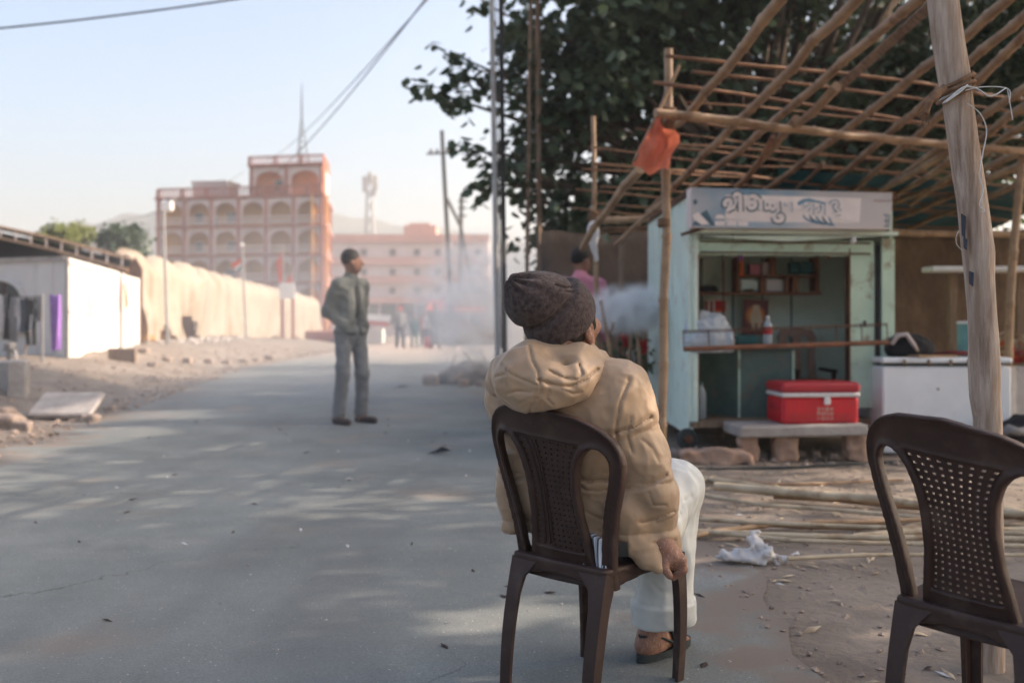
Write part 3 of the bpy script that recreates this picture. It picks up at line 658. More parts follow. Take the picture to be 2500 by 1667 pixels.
washing = [('white_shirt', M_clothwhite, 2, 676, .17, .62, 'white shirt at the left end of the washing line'),
 ('dark_trousers', M_blackcloth, 16, 676, .16, .78, 'dark trousers beside the white shirt on the washing line'),
 ('grey_shirt', M_greycloth, 29, 680, .16, .80, 'pale grey long garment between dark trousers on the washing line'),
 ('pale_vest', M_clothwhite, 41, 682, .10, .35, 'short pale vest in the middle of the washing line'),
 ('blue_jeans', M_denim, 53, 684, .15, .60, 'faded blue trousers in the middle of the washing line'),
 ('black_trousers', M_blackcloth, 70, 684, .18, .82, 'longest black trousers near the right end of the washing line'),
 ('slate_shirt', M_greycloth, 86, 683, .15, .42, 'short slate shirt at the right end of the washing line')]
for nm, mt, x, y, w, h, lb in washing: cloth(nm, mt, x, y, w, h, LY, lb, 'clothes', 'clothes on the washing line', taper=.1, legs='trousers' in nm or 'jeans' in nm)
wl = MB(); wl.tube([Pd(-60, 645, LY), Pd(0, 664, LY), Pd(30, 678, LY), Pd(60, 683, LY), Pd(97, 681, LY)], .012, 5)
tag(wl.build('washing_line', M_wire), 'sagging line carrying the washing in front of the cabin', 'line')
wp = MB(); q = Pd(97, 681, LY); wp.tube([(q.x, q.y, ground_z(q.x, q.y)-.1), (q.x, q.y, q.z+.03)], .025, 6)
tag(wp.build('line_post', M_steel), 'thin post holding the right end of the washing line', 'post')
cloth('purple_cloth', M_purple, 126, 676, .19, 1.02, 18.35, 'long purple cloth hanging on the cabin front', 'cloth', taper=.1, depth=.05)
nb = empty('hand_pump', Gd(30, 840, .3), 'small grey hand pump standing below the washing line', 'pump')
q = Pd(22, 800, 17.5); g = ground_z(q.x, q.y)
MB().tube([(q.x, q.y, g-.05), (q.x, q.y, q.z-.02)], .05, 8).build('pipe', M_steel, nb); MB().box((q.x, q.y, q.z+.03), (.16, .16, .16), bev=.03).build('head', M_steel, nb)
MB().tube([(q.x-.12, q.y, q.z-.03), (q.x+.12, q.y, q.z+.02), (q.x+.26, q.y, q.z-.09), (q.x+.36, q.y, q.z+.3)], .022, 6).build('lever', M_steel, nb)
MB().tube([(q.x, q.y, q.z), (q.x+.15, q.y-.1, q.z-.05), (q.x+.18, q.y-.12, q.z-.2)], .028, 6).build('spout', M_steel, nb)
sg = empty('low_board', Gd(280, 868, .3), 'dark low board on a short post at the end of the cabin', 'board')
q = Pd(281, 817, 19.6); g = ground_z(q.x, q.y)
MB().box(q, (.54, .08, .30), bev=.01).build('board', M_plank, sg); MB().box((q.x+.05, q.y+.03, (g+q.z)/2-.1), (.08, .08, q.z-g), bev=.01).build('post', M_plank, sg)
q = Gd(120, 948, .1)
tag(MB().box((q.x, q.y+.35, ground_z(q.x, q.y+.35)+.16), (.66, .50, .06), Euler((R(24), 0, R(3))), bev=.015).build('concrete_slab', M_concrete), 'pale concrete slab tilted on the dirt at the left road edge', 'slab')
q = Gd(40, 880, .3); g = ground_z(q.x, q.y)
tag(MB().box((q.x, q.y, g+.2), (.22, .22, .5), Euler((R(3), 0, R(20))), bev=.02).build('concrete_stub', M_concrete), 'short concrete stub post at the far left of the bank', 'post')
tag(MB().box((q.x-.35, q.y+.4, g+.2), (.5, .3, .45), Euler((0, 0, R(-10))), bev=.02).build('concrete_block', M_concrete), 'squat concrete block left of the stub post', 'block')
def rock(name, c, r, mt, label=None, cat='stone', group=None, sq=.7, h=None, seed=0):
    h = h or r*.22; c = V(c)
    def f(p):
        q = s_box(p, c, (r, r*.8, r*sq), None, r*.3)
        return q + r*.25*vnoise(p[0]/r*1.3+seed, p[1]/r*1.3, p[2]/r*1.3+seed*.7)
    return tag(body(name, f, c-V((r*1.5,)*3), c+V((r*1.5,)*3), h, mt), label, cat, group)
BST = [(14, 962, .13), (34, 958, .1), (52, 966, .09), (4, 950, .11), (210, 948, .09), (250, 925, .07), (305, 845, .10), (330, 835, .12), (385, 838, .10), (430, 836, .11), (480, 832, .12), (520, 829, .10), (560, 825, .1), (590, 822, .1), (350, 850, .09), (620, 818, .12)]
for k, (x, y, r) in enumerate(BST):
    q = Gd(x, y, .1); z = ground_z(q.x, q.y)
    rock('stone', (q.x, q.y, z+r*.3), r, M_stone, 'loose pale stone on the left bank, %s from the left' % ORD[sorted(v_[0] for v_ in BST).index(x)], 'stone', 'stones on the left bank', seed=k*3.1)
def pebbles(name, n, fx, rlo, rhi, mt, lab, cat, sd=3, h=.6):
    rr = random.Random(sd); m = MB()
    for _ in range(n):
        x, y = fx(rr); r = rr.uniform(rlo, rhi)*rr.uniform(.5, 1); z = ground_z(x, y) if not (XL(y) < x < XR(y)) else prof(y)+.004
        M = Euler((rr.uniform(-.4,.4), rr.uniform(-.4,.4), rr.uniform(0, 6.3))).to_matrix()
        vs = [V((x, y, z+r*h*.3))+M@V((a*r*rr.uniform(.7,1.2), b*r*rr.uniform(.6,1.1), c*r*h*rr.uniform(.7,1.2))) for a, b, c in ((1,0,0),(0,1,0),(-1,0,0),(0,-1,0),(0,0,1),(0,0,-1))]
        m.add(vs, [(0,1,4),(1,2,4),(2,3,4),(3,0,4),(1,0,5),(2,1,5),(3,2,5),(0,3,5)])
    o = m.build(name, mt); tag(o, lab, cat, kind='stuff'); return o
pebbles('bank_gravel', 1500, lambda r: (lambda y: (XL(y)-abs(r.gauss(0, 1.4))+.15, y))(r.uniform(7, 34)), .015, .07, M_stone, 'gravel and rubble strewn over the left bank', 'gravel', 3)
pebbles('hangar_rubble', 500, lambda r: (lambda t: ((hA+ha*t+hr*r.uniform(.1, 1.6)).x, (hA+ha*t).y))(r.uniform(0, 40)), .05, .2, M_concrete, 'pale rubble heaped along the foot of the canvas hangar', 'rubble', 5)

# lamp and flag poles, board, far things
def gpole(name, x, ytop, xb, Y, r, mt, label, cat='pole', rt=None, dx=0):
    a = Pd(xb, 800, Y); a.z = ground_z(a.x, a.y)-.15; b = Pd(x, ytop, Y)
    e = empty(name, (a.x, a.y, a.z+.15), label, cat)
    MB().tube([a, a.lerp(b, .5), b], [r, r*.9, rt or r*.7], 8).build('shaft', mt, e); return e, a, b
e, a, b = gpole('lamp_pole', 374, 470, 386, 27.5, .05, M_steel, 'white street lamp pole rising in front of the canvas hangar near its torn end')
MB().tube([b, b+V((.12,-.1,.12)), b+V((.4,-.2,.14))], .03, 6).build('arm', M_steel, e); MB().box(b+V((.16,-.1,-.05)), (.32, .2, .3), bev=.05).build('lamp_head', M_stripe, e)
e, a, b = gpole('flag_pole', 556, 566, 566, 39, .05, M_steel, 'thin flag pole with a small tricolour beside the hangar middle')
MB().lathe(b, [(.02,-.02),(.07,.03),(.07,.09),(.02,.14)], 8).build('finial', M_stripe, e)
for k, (mt, dz) in enumerate(((M_saffron, 0), (M_clothwhite, .2), (M_tealcloth, .4))):
    p0 = Pd(556, 597, 39)+V((0,0,-dz*.55)); vs = [p0+V((-.03, 0, .06)), p0+V((-.42+.12*k, .05, -.12)), p0+V((-.40+.12*k, .05, -.34)), p0+V((-.03, 0, -.12))]
    MB().prism(vs, (0, .015, 0)).build('flag_band', mt, e)
for k, (x, y0, y1, lb) in enumerate(((649, 560, 655, 'tall saffron pennant hanging on the nearer pole before the arcaded building'), (671, 612, 668, 'short saffron pennant right of the taller pennant'))):
    e, a, b = gpole('pennant_pole', x, y0, x+4, 58, .045, M_steel, lb, 'flag')
    p0 = Pd(x, y0+12, 58); h = Pd(x, y1, 58).z; m = MB(); m.prism([p0, p0+V((-.42,.05,-.9)), V((p0.x-.34, 58.05, (p0.z+h)/2)), V((p0.x-.22, 58.05, h)), V((p0.x, 58, h+.2))], (0,.02,0)); m.build('pennant', M_saffron, e)
e = empty('white_notice_board', Gd(660, 795, 0), 'blank white notice board on two rusty legs at the hangar side', 'sign')
q = Pd(659, 668, 50); MB().box(q, (.78, .06, .80), bev=.01).build('panel', M_stripe, e)
for dx in (-.24, .3):
    MB().box((q.x+dx, q.y+.02, (ground_z(q.x, 50)-.1+q.z-.4)/2), (.14, .08, q.z-.4-ground_z(q.x, 50)+.1)).build('leg', M_terracotta, e)
# handcart behind the standing man
e = empty('handcart', Gd(742, 802), 'brown wooden handcart parked at the far end of the hangar', 'cart'); q = Pd(748, 772, 46)
MB().box((q.x, q.y, q.z), (1.7, 1.1, .5), bev=.06).build('bed', M_terracotta, e); MB().box((q.x+.1, q.y, q.z-.3), (1.5, 1.0, .16)).build('frame', M_plank, e)
for dx in (-.5, .55):
    for dy in (-.6, .6): MB().lathe((q.x+dx, q.y+dy, q.z-.42), [(.04,-.06),(.28,-.05),(.28,.05),(.04,.06)], 14, Euler((R(90),0,0)).to_matrix()).build('wheel', M_wire, e)
MB().tube([(q.x+.8, q.y, q.z-.1), (q.x+1.5, q.y, q.z+.05)], .04, 6).build('handle', M_plank, e)
e = empty('snack_stall', Gd(850, 792), 'small distant stall with a pale awning behind the standing man', 'stall'); q = Pd(852, 738, 70); g = prof(70)
MB().box((q.x, q.y, g+.55), (1.8, 1.1, 1.0), bev=.03).build('counter', M_cabin, e)
MB().prism([V((q.x-1.3, q.y-.9, q.z+.1)), V((q.x+1.4, q.y-.9, q.z-.1)), V((q.x+1.3, q.y+.8, q.z+.35)), V((q.x-1.2, q.y+.8, q.z+.55))], (0,0,.06)).build('awning', M_greycloth, e)
MB().prism([V((q.x-.4, q.y-.93, q.z-.16)), V((q.x+1.4, q.y-.93, q.z-.3)), V((q.x+1.4, q.y-.93, q.z-.1)), V((q.x-.4, q.y-.93, q.z+.05))], (0,.03,0)).build('valance', M_redcloth, e)
for dx in (-1.0, 1.1): MB().tube([(q.x+dx, q.y-.7, g), (q.x+dx, q.y-.7, q.z+.1)], .035, 6).build('post', M_steel, e)
# roadside stalls in the haze to the right of the far walkers
for k, (x, Y, w, mt, lb) in enumerate(((1050, 52, 2.6, M_saffron, 'hazy roadside stall with an orange awning beyond the walkers'), (1100, 44, 2.4, M_plank, 'hazy roadside stall with a brown sheet roof nearer the poles'))):
    q = Pd(x, 790, Y); g = prof(Y); e = empty('roadside_stall', (q.x, Y, g), lb, 'stall')
    MB().box((q.x, Y, g+.5), (w, 1.2, .9), bev=.03).build('counter', M_plank, e)
    MB().prism([V((q.x-w*.6, Y-1, g+1.75)), V((q.x+w*.6, Y-1, g+1.65)), V((q.x+w*.6, Y+1, g+2.2)), V((q.x-w*.6, Y+1, g+2.3))], (0,0,.05)).build('roof_sheet', mt, e)
    for dx in (-.55, .55):
        for dy in (-.9, .9): MB().tube([(q.x+dx*w, Y+dy, g), (q.x+dx*w, Y+dy, g+1.95+.28*dy)], .035, 6).build('post', M_plank, e)
    for i in range(6): MB().box((q.x-w*.4+i*w*.16, Y-.3, g+1.08), (.26, .3, .26), bev=.04).build('crate', [M_redcloth, M_cardboard, M_tealcloth][i % 3], e)

# ------------------------------------------------------------------ electricity poles and wires
def upole(name, x0, y0, x1, Y, r, mt, label, zt=None, bx=False):
    a = Pd(x1, 780, Y); a.z = ground_z(a.x, a.y)-.2; b = Pd(x0, y0, Y)
    e = empty(name, (a.x, a.y, a.z+.2), label, 'pole')
    m = MB(); ts_ = [a.lerp(b, t) for t in (0, .25, .5, .75, 1)]
    if bx: m.tube(ts_, r*1.25, 4)
    else: m.tube(ts_, [r*1.1, r, r, r*.95, r*.9], 10)
    m.build('shaft', mt, e); return e, a, b
eA, a, bA = upole('pipe_pole', 1128, -60, 1146, 12.3, .036, M_polepaint, 'pale steel pipe pole, left one of the tall double poles')
m = MB(); m.tube([Pd(1138, -60, 12.25), Pd(1152, 800, 12.25)], .008, 5); m.build('conduit', M_darksteel, eA)
eB, a, bB = upole('rail_pole', 1150, -60, 1161, 12.4, .025, M_darksteel, 'dark rail pole standing close beside the pale pipe pole', bx=True)
MB().tube([bA+V((-.15,0,-.1)), bB+V((.15,0,-.1))], .03, 4).build('cross_arm', M_darksteel, eB)
eC, a, bC = upole('thin_rail_pole', 1219, -25, 1206, 12.5, .020, M_plank, 'slim brown rail pole, left one of the pair among the leaves', bx=True)
eD, a, bD = upole('brown_rail_pole', 1234, -25, 1242, 12.5, .027, M_plank, 'thicker brown rail pole, right one of the pair among the leaves', bx=True)
MB().box((bC+bD)/2+V((.15,0,-.12)), (.5, .05, .05)).build('cross_arm', M_darksteel, eD)
eE, a, bE = upole('crossarm_pole', 1015, 300, 1042, 45, .10, M_darksteel, 'distant utility pole with a single cross arm left of the tree')
MB().tube([Pd(980, 354, 45), Pd(1056, 350, 45)], .05, 5).build('cross_arm', M_darksteel, eE)
for x in (990, 1004, 1028, 1046): MB().lathe(Pd(x, 352, 45), [(.03,0),(.07,.08),(.07,.16),(.02,.2)], 8).build('insulator', M_steel, eE)
eF, a, bF = upole('far_pole', 1060, 452, 1056, 66, .13, M_darksteel, 'farther utility pole with stacked arms behind the cross arm pole')
for y in (462, 478, 496): MB().tube([Pd(1052, y, 66), Pd(1072, y, 66)], .06, 5).build('cross_arm', M_darksteel, eF)
MB().tube([Pd(1026, 455, 60), Pd(1058, 520, 60), Pd(1092, 690, 60)], .11, 6).build('stay_post', M_darksteel, eF)
def wire(pts, r, label, sag=0.0):
    a, b = V(pts[0]), V(pts[1]); m = MB(); m.tube([a.lerp(b, t)-V((0,0,sag*4*t*(1-t))) for t in np.linspace(0, 1, 24)], r, 5)
    return tag(m.build('overhead_wire', M_wire), label, 'wire')
wire((Pd(-260, 88, 13), Pd(900, -62, 14)), .014, 'thick overhead cable crossing the top left corner of the sky', .10)
wire((Pd(1020, -45, 20), Pd(615, 366, 107)), .018, 'thin wire slanting from the top edge down to the turret', .6)
wire((Pd(1012, -45, 19), Pd(520, 425, 109)), .018, 'thin wire slanting from the top edge down to the long roof', 2.0)
wire((Pd(560, 395, 108), Pd(150, 530, 60)), .025, 'faint wire running from the arcaded building roof down to the left', 1.0)
# ------------------------------------------------------------------ mud wall behind the kiosk
wv, wf_ = [], []
xs = np.arange(.35, 9.2, .16); zs = np.linspace(-.1, 1, 15)
def wall_y(x): return 11.7+.04*x
def wall_top(x): return 2.12+.10*n1(x*1.1, 7)+.04*n1(x*4, 9)
for sgn in (0, .35):
    for x in xs:
        for t in zs: wv.append((x, wall_y(x)+sgn+(.05*n1(x*1.5, t*3, 2)+.025*n1(x*5, t*8, 4))*(1 if sgn == 0 else -1), wall_top(x)*t))
nz_ = len(zs); nx_ = len(xs); o = nx_*nz_
for i in range(nx_-1):
    for k in range(nz_-1):
        a = i*nz_+k; wf_.append((a, a+nz_, a+nz_+1, a+1)); wf_.append((o+a, o+a+1, o+a+nz_+1, o+a+nz_))
    a = i*nz_+nz_-1; wf_.append((a, a+nz_, o+a+nz_, o+a))
for k in range(nz_-1): a = k; wf_.append((a, a+1, o+a+1, o+a)); a = (nx_-1)*nz_+k; wf_.append((a, o+a, o+a+1, a+1))
tag(link_mesh('mud_wall', wv, wf_, M_wall, None, True), 'rough dark brown mud wall running behind the kiosk', 'wall')

# ------------------------------------------------------------------ kiosk
KA, KB, KD, KC = V((1.408, 7.9, 0)), V((3.13, 8.16, 0)), V((1.40, 10.2, 0)), V((3.12, 10.46, 0))
def k3(u, v, z): return KA.lerp(KB, u).lerp(KD.lerp(KC, u), v)+V((0,0,z))
def slab3(u0, u1, v0, v1, z0, z1):
    m = MB(); vs = [k3(u, v, z) for z in (z0, z1) for u, v in ((u0,v0),(u1,v0),(u1,v1),(u0,v1))]
    return m.add(vs, [(3,2,1,0),(4,5,6,7),(0,1,5,4),(1,2,6,5),(2,3,7,6),(3,0,4,7)])
def C4(x, y, Y): return P(1350+x/2.0906, 400+y/2.0906, Y)
ki = empty('kiosk', (2.2, 9, .2), 'small mint green metal kiosk with painted sign and open front', 'kiosk')
Z0, ZT = .22, 2.06
slab3(0, 1, 0, 1, Z0, Z0+.05).build('floor', M_plank, ki)
slab3(-.004, .018, .0, 1, Z0-.06, ZT).build('side_wall', M_greenpale, ki)
slab3(.982, 1.0, .012, 1, Z0-.02, ZT).build('side_wall', M_green, ki)
slab3(.018, .982, .44, .46, Z0+.05, ZT-.02).build('back_wall', M_inside, ki)
for u0, u1 in ((.018, .024), (.972, .982)): slab3(u0, u1, .06, .44, Z0+.05, ZT-.02).build('side_lining', M_inside, ki)
slab3(.024, .972, .05, .44, ZT-.03, ZT-.004).build('ceiling_panel', M_inside, ki)
slab3(-.02, 1.02, -.015, 1.02, ZT, ZT+.035).build('roof', M_rust, ki)
fp = slab3(.018, .04, -.006, .03, Z0+.05, ZT-.02).build('front_post', M_greenpale, ki)
slab3(.040, .048, -.004, .03, Z0+.05, 1.60).build('post_edge', M_rust, fp)
d1 = slab3(.785, .905, .004, .022, Z0+.14, 1.60).build('folded_door', M_green, ki)
slab3(.775, .783, .0, .04, Z0+.12, 1.66).build('door_edge', M_rust, d1)
slab3(.85, .86, -.004, .003, 1.02, 1.07).build('latch', M_darksteel, d1)
d2 = slab3(.935, .998, -.012, .008, Z0+.10, 1.74).build('outer_door', M_green, ki)
slab3(.912, .933, .004, .016, Z0+.05, 1.70).build('door_gap_bar', M_darksteel, d2)  # dark bar standing in for the shaded gap between the doors
slab3(.04, .90, .0, .04, 1.60, 1.72).build('header_beam', M_green, ki)
for z in (1.615, 1.70): slab3(.05, .88, -.006, -.001, z-.006, z+.006).build('header_rib', M_rust, ki)
MB().prism([k3(.01, -.05, 1.735), k3(.95, -.05, 1.755), k3(.45, -.05, 1.70)], (0, .02, 0)).build('rolled_awning_edge', M_greenpale, ki)
slab3(-.01, .99, -.06, .0, 1.758, 1.785).build('awning_rail', M_greenpale, ki)
# vertical plank lines of the back wall, side sheet seams
for u in (.17, .34, .5, .66): slab3(u, u+.008, .434, .44, Z0+.06, ZT-.05).build('wall_joint', M_greendark, ki)
for v in (.33, .66): slab3(-.008, -.004, v, v+.008, Z0-.05, ZT-.01).build('wall_joint', M_greenpale, ki)
# sign board: a shallow box a little skewed
S0, S1 = P(1687, 458, 7.66), P(2178, 474, 7.9); S2, S3 = P(2174, 560, 7.86), P(1687, 556, 7.66)
S1.z = S0.z-.01; sgb = MB().prism([S0, S1, S2, S3][::-1], (0, .2, 0)).build('sign_board', M_signwhite, ki)
def sgn_mat():
    m = M_signblue.copy(); m.name = 'sign_sky_print'; N, L = nodes_of(m); b = N['Principled BSDF']
    tc = N.new('ShaderNodeTexCoord'); sp = N.new('ShaderNodeSeparateXYZ'); L.new(tc.outputs['Generated'], sp.inputs[0])
    n = N.new('ShaderNodeTexNoise'); n.inputs['Scale'].default_value = 4; n.inputs['Detail'].default_value = 6; L.new(tc.outputs['Object'], n.inputs['Vector'])
    def ramp(inp, els):
        r = N.new('ShaderNodeValToRGB'); L.new(inp, r.inputs[0]); e = r.color_ramp.elements
        e[0].position, e[0].color = els[0][0], (*els[0][1], 1); e[1].position, e[1].color = els[-1][0], (*els[-1][1], 1)
        for p_, c_ in els[1:-1]: q_ = e.new(p_); q_.color = (*c_, 1)
        return r
    blue, pale = (.10,.20,.30), (.56,.49,.46)
    rx = ramp(sp.outputs[0], [(0, (.34,.38,.42)), (.1, (.16,.28,.38)), (.30, (.16,.29,.39)), (.48, (.26,.35,.42)), (.62, pale), (1, pale)])
    rz = ramp(sp.outputs[2], [(0, pale), (.25, (.45,.47,.50)), (.75, (.42,.46,.5)), (1, blue)])
    mx = N.new('ShaderNodeMix'); mx.data_type = 'RGBA'; mx.inputs[0].default_value = .35; L.new(rx.outputs[0], mx.inputs[6]); L.new(rz.outputs[0], mx.inputs[7])
    rn = ramp(n.outputs[0], [(.45, (0,0,0)), (.62, (1,1,1))]); m3 = N.new('ShaderNodeMix'); m3.data_type = 'RGBA'
    mu = N.new('ShaderNodeMath'); mu.operation = 'MULTIPLY'; mu.inputs[1].default_value = .28; L.new(rn.outputs[0], mu.inputs[0]); L.new(mu.outputs[0], m3.inputs[0])
    L.new(mx.outputs[2], m3.inputs[6]); m3.inputs[7].default_value = (*pale, 1); L.new(m3.outputs[2], b.inputs['Base Color']); return m
sgf = MB().prism([S0.lerp(S2, .004), S1.lerp(S3, .004), S2.lerp(S0, .004), S3.lerp(S1, .004)][::-1], (0, -.006, 0)).build('sign_face', sgn_mat(), ki)
def S6(x, y):   # a point of the sign face from the enlarged survey of the sign
    u = (x-155)/1905; v = (y-35)/370; p = S0.lerp(S1, u).lerp(S3.lerp(S2, u), v); return p
def stroke(pts, w, mt, lift, nm='letter'):
    m = MB(); q = [S6(*p) for p in pts]; k = S0.lerp(S1, .1); sc = (S1-S0).length/1905
    for i, p in enumerate(q):
        t = (q[min(i+1, len(q)-1)]-q[max(i-1, 0)]).normalized(); s = V((0,1,0)).cross(t).normalized()*w*sc*.5
        m.v += [tuple(p+s+V((0,-lift,0))), tuple(p-s+V((0,-lift,0)))]
    for i in range(len(q)-1): m.f.append((2*i, 2*i+1, 2*i+3, 2*i+2))
    return m
def sm(pts, n=6):
    out = []
    for i in range(len(pts)-1):
        p0 = pts[max(i-1,0)]; p1 = pts[i]; p2 = pts[i+1]; p3 = pts[min(i+2, len(pts)-1)]
        for k in range(n):
            t = k/n; out.append(tuple(.5*((2*p1[j])+(-p0[j]+p2[j])*t+(2*p0[j]-5*p1[j]+4*p2[j]-p3[j])*t*t+(-p0[j]+3*p1[j]-3*p2[j]+p3[j])*t**3) for j in (0, 1)))
    return out+[pts[-1]]
GL = [ # strokes of the Gujarati words, grouped letter by letter
 [[(478,205),(465,180),(480,150),(512,146),(524,172),(505,194),(520,206),(552,190),(560,150)], [(486,246),(520,222),(560,205)]],
 [[(606,110),(612,180),(614,250)], [(612,116),(596,90),(564,92),(552,118)]],
 [[(690,188),(700,215),(735,214),(752,184),(742,150)], [(800,140),(803,190),(806,242)], [(700,110),(742,106),(796,146)]],
 [[(836,170),(846,212),(874,208),(884,172)], [(884,196),(912,226),(938,196)], [(958,150),(962,200),(966,250)]],
 [[(928,296),(946,330),(990,334),(1012,306),(996,282),(974,296)]],
 [[(1010,160),(1020,200),(1060,205)], [(1078,150),(1080,200),(1082,250)]],
 [[(1190,170),(1200,215),(1240,220),(1262,180)], [(1284,160),(1286,215),(1288,275)]],
 [[(1310,210),(1330,240),(1356,214),(1344,190)], [(1392,170),(1394,220),(1396,275)]],
 [[(1470,170),(1480,150),(1515,140),(1530,170),(1505,190),(1530,215),(1560,240)], [(1490,240),(1520,262),(1560,250)]]]
for gi, let in enumerate(GL):
    mo, mi = MB(), MB()
    for st in let:
        st = sm(st); a = stroke(st, 64 if gi < 5 else 44, None, .0085); mo.add(a.v, a.f); a = stroke(st, 38 if gi < 5 else 26, None, .0115); mi.add(a.v, a.f)
    lo_ = mo.build('letter', M_signdark if gi < 5 else M_signblue, sgf); mi2 = mi.build('letter_fill', M_signwhite, sgf)
# printed motifs: hill at the left corner, three boxes, the sweeping plume and the small frame at the right end
def patch(pts, mt, lift=.007): return MB().add([S6(*p)+V((0,-lift,0)) for p in pts], [tuple(range(len(pts)))]).build('printed_motif', mt, sgf)
patch([(160,385),(250,270),(300,240),(380,385)], M_signdark); patch([(165,290),(220,260),(330,375),(250,380),(180,330)], M_signwhite, .008); patch([(170,160),(200,140),(215,175),(185,200)], M_signdark)
for x in (375, 485, 592):
    patch([(x,322),(x+10,290),(x+45,278),(x+85,290),(x+95,322)], M_signwhite); patch([(x,342),(x+95,342),(x+95,385),(x,385)], M_signwhite)
patch([(1150,150),(1200,120),(1260,110),(1330,130),(1420,150),(1420,170),(1320,150),(1230,145),(1180,180),(1190,260),(1165,240)], M_signblue)
for k in range(5): a = stroke(sm([(1190+k*62,250+k*8),(1235+k*60,310+k*6),(1330+k*40,348+k*4),(1400+k*28,352+k*5)]), 17, None, .007); a.build('printed_motif', M_signdark if k % 2 else M_signblue, sgf)
a = stroke([(1985,260),(2040,265),(2038,380),(1990,376)], 12, None, .007); a.build('printed_motif', M_signdark, sgf); a = stroke([(1990,320),(2040,322)], 10, None, .007); a.build('printed_motif', M_signdark, sgf); a = stroke([(2010,262),(2014,378)], 9, None, .007); a.build('printed_motif', M_signdark, sgf)
for k in range(9): patch([(1885+k*19,114),(1897+k*19,114),(1897+k*19,126),(1885+k*19,126)], M_terracotta)
# shelf cabinet inside
SY = 8.62
def shelf(x0, x1, y0, y1, d=.22, mt=M_woodbrown, nm='shelf_board', Y=None):
    Y = Y or SY; a = C4(x0, y0, Y); b = C4(x1, y1, Y); return MB().box(((a.x+b.x)/2, Y+d/2, (a.z+b.z)/2), (abs(b.x-a.x), d, max(abs(a.z-b.z), .012)), bev=.003).build(nm, mt, ki)
shelf(695, 1372, 654, 668); shelf(940, 955, 430, 654); shelf(1345, 1360, 415, 654); shelf(960, 1345, 568, 578); shelf(695, 1345, 466, 474, mt=M_greenpale); shelf(1112, 1138, 478, 568); shelf(1060, 1086, 580, 654); shelf(1186, 1204, 580, 654); shelf(1222, 1254, 580, 654)
shelf(866, 876, 430, 900, .02, M_rust, 'hanging_packet_strip', 8.42); shelf(958, 972, 440, 575, .02, M_saffron, 'hanging_packet_strip', 8.42); shelf(950, 968, 440, 495, .03, M_purple, 'hanging_packet_strip', 8.40)
shelf(1395, 1418, 420, 485, .05, M_cardboard, 'meter_box', 8.6)
# goods on the shelves
for nm, x0, x1, y0, y1, mt, lb in (('pink_packet', 1006, 1062, 512, 567, M_pinkshirt, 'dull pink packet at the left of the upper shelf in the kiosk'), ('mauve_packet', 1070, 1112, 500, 567, M_pinkpale, 'pale mauve packet beside the divider on the upper shelf'), ('teal_carton', 1215, 1262, 500, 560, M_tealcloth, 'teal carton left of its twin on the right upper shelf'), ('teal_carton', 1268, 1330, 500, 560, M_tealcloth, 'wider teal carton at the right end of the upper shelf'), ('pale_carton', 960, 1050, 590, 652, M_greenpale, 'pale carton at the left of the lower shelf'), ('cream_carton', 1090, 1180, 588, 652, M_cabin, 'cream carton in the middle of the lower shelf'), ('red_tin', 1100, 1122, 445, 465, M_redcloth, 'small red tin on the top glass shelf'), ('yellow_packet', 972, 1030, 634, 652, M_bamboo2, 'tiny yellow packet at the front of the lower shelf')):
    a = C4(x0, y0, 8.68); b = C4(x1, y1, 8.68); tag(MB().box(((a.x+b.x)/2, 8.74, (a.z+b.z)/2), (abs(b.x-a.x), .1, abs(a.z-b.z)), bev=.006).build(nm, mt), lb, 'packet', 'goods on the kiosk shelves')
a = C4(700, 620, 8.6); b = C4(830, 650, 8.6)
tag(MB().prism([a, V((b.x, 8.6, a.z)), b+V((.03,0,0)), V((a.x, 8.6, b.z))], (0, .15, 0)).build('black_tray', M_blackcloth), 'flat black tray at the left end of the kiosk shelf', 'tray')
# posters
def poster_mat(name, c0, c1, c2, cx, cz, rad):
    m = bpy.data.materials.new(name); m.use_nodes = True; N, L = nodes_of(m); b = N['Principled BSDF']; b.inputs['Roughness'].default_value = .5
    tc = N.new('ShaderNodeTexCoord'); sb_ = N.new('ShaderNodeVectorMath'); sb_.operation = 'SUBTRACT'; sb_.inputs[1].default_value = (cx, 0, cz); L.new(tc.outputs['Generated'], sb_.inputs[0])
    ml = N.new('ShaderNodeVectorMath'); ml.operation = 'MULTIPLY'; ml.inputs[1].default_value = (1, 0, 1.3); L.new(sb_.outputs[0], ml.inputs[0])
    ln = N.new('ShaderNodeVectorMath'); ln.operation = 'LENGTH'; L.new(ml.outputs[0], ln.inputs[0])
    rp = N.new('ShaderNodeValToRGB'); e = rp.color_ramp.elements; e[0].color = (*c2, 1); e[0].position = rad*.35; e[1].color = (*c0, 1); e[1].position = rad; q = e.new(rad*.6); q.color = (*c1, 1)
    L.new(ln.outputs['Value'], rp.inputs[0]); L.new(rp.outputs[0], b.inputs['Base Color']); return m
a = C4(968, 694, 8.86); b = C4(1096, 872, 8.86)
po = empty('glowing_poster', (a.x, 8.86, b.z), 'dark red poster with a pale glowing figure on the kiosk back wall', 'poster')
MB().box(((a.x+b.x)/2, 8.855, (a.z+b.z)/2), (abs(b.x-a.x), .008, abs(a.z-b.z)), Euler((0, R(2), 0))).build('sheet', poster_mat('poster_glow', (.13,.022,.015), (.62,.20,.03), (.75,.48,.16), .5, .55, .42), po)
m = MB()
for pts in ([(1015,760),(1060,760),(1072,810),(1005,810)], [(1022,720),(1052,720),(1060,765),(1016,765)], [(1012,808),(1032,808),(1030,850),(1018,850)], [(1044,808),(1066,808),(1058,850),(1044,850)]):
    m.prism([C4(x, y, 8.846) for x, y in pts][::-1], (0, .003, 0))
m.build('pale_figure', mat('poster_ivory', (.66,.52,.36), (.6,.44,.28), sc=30, rough=.6), po)
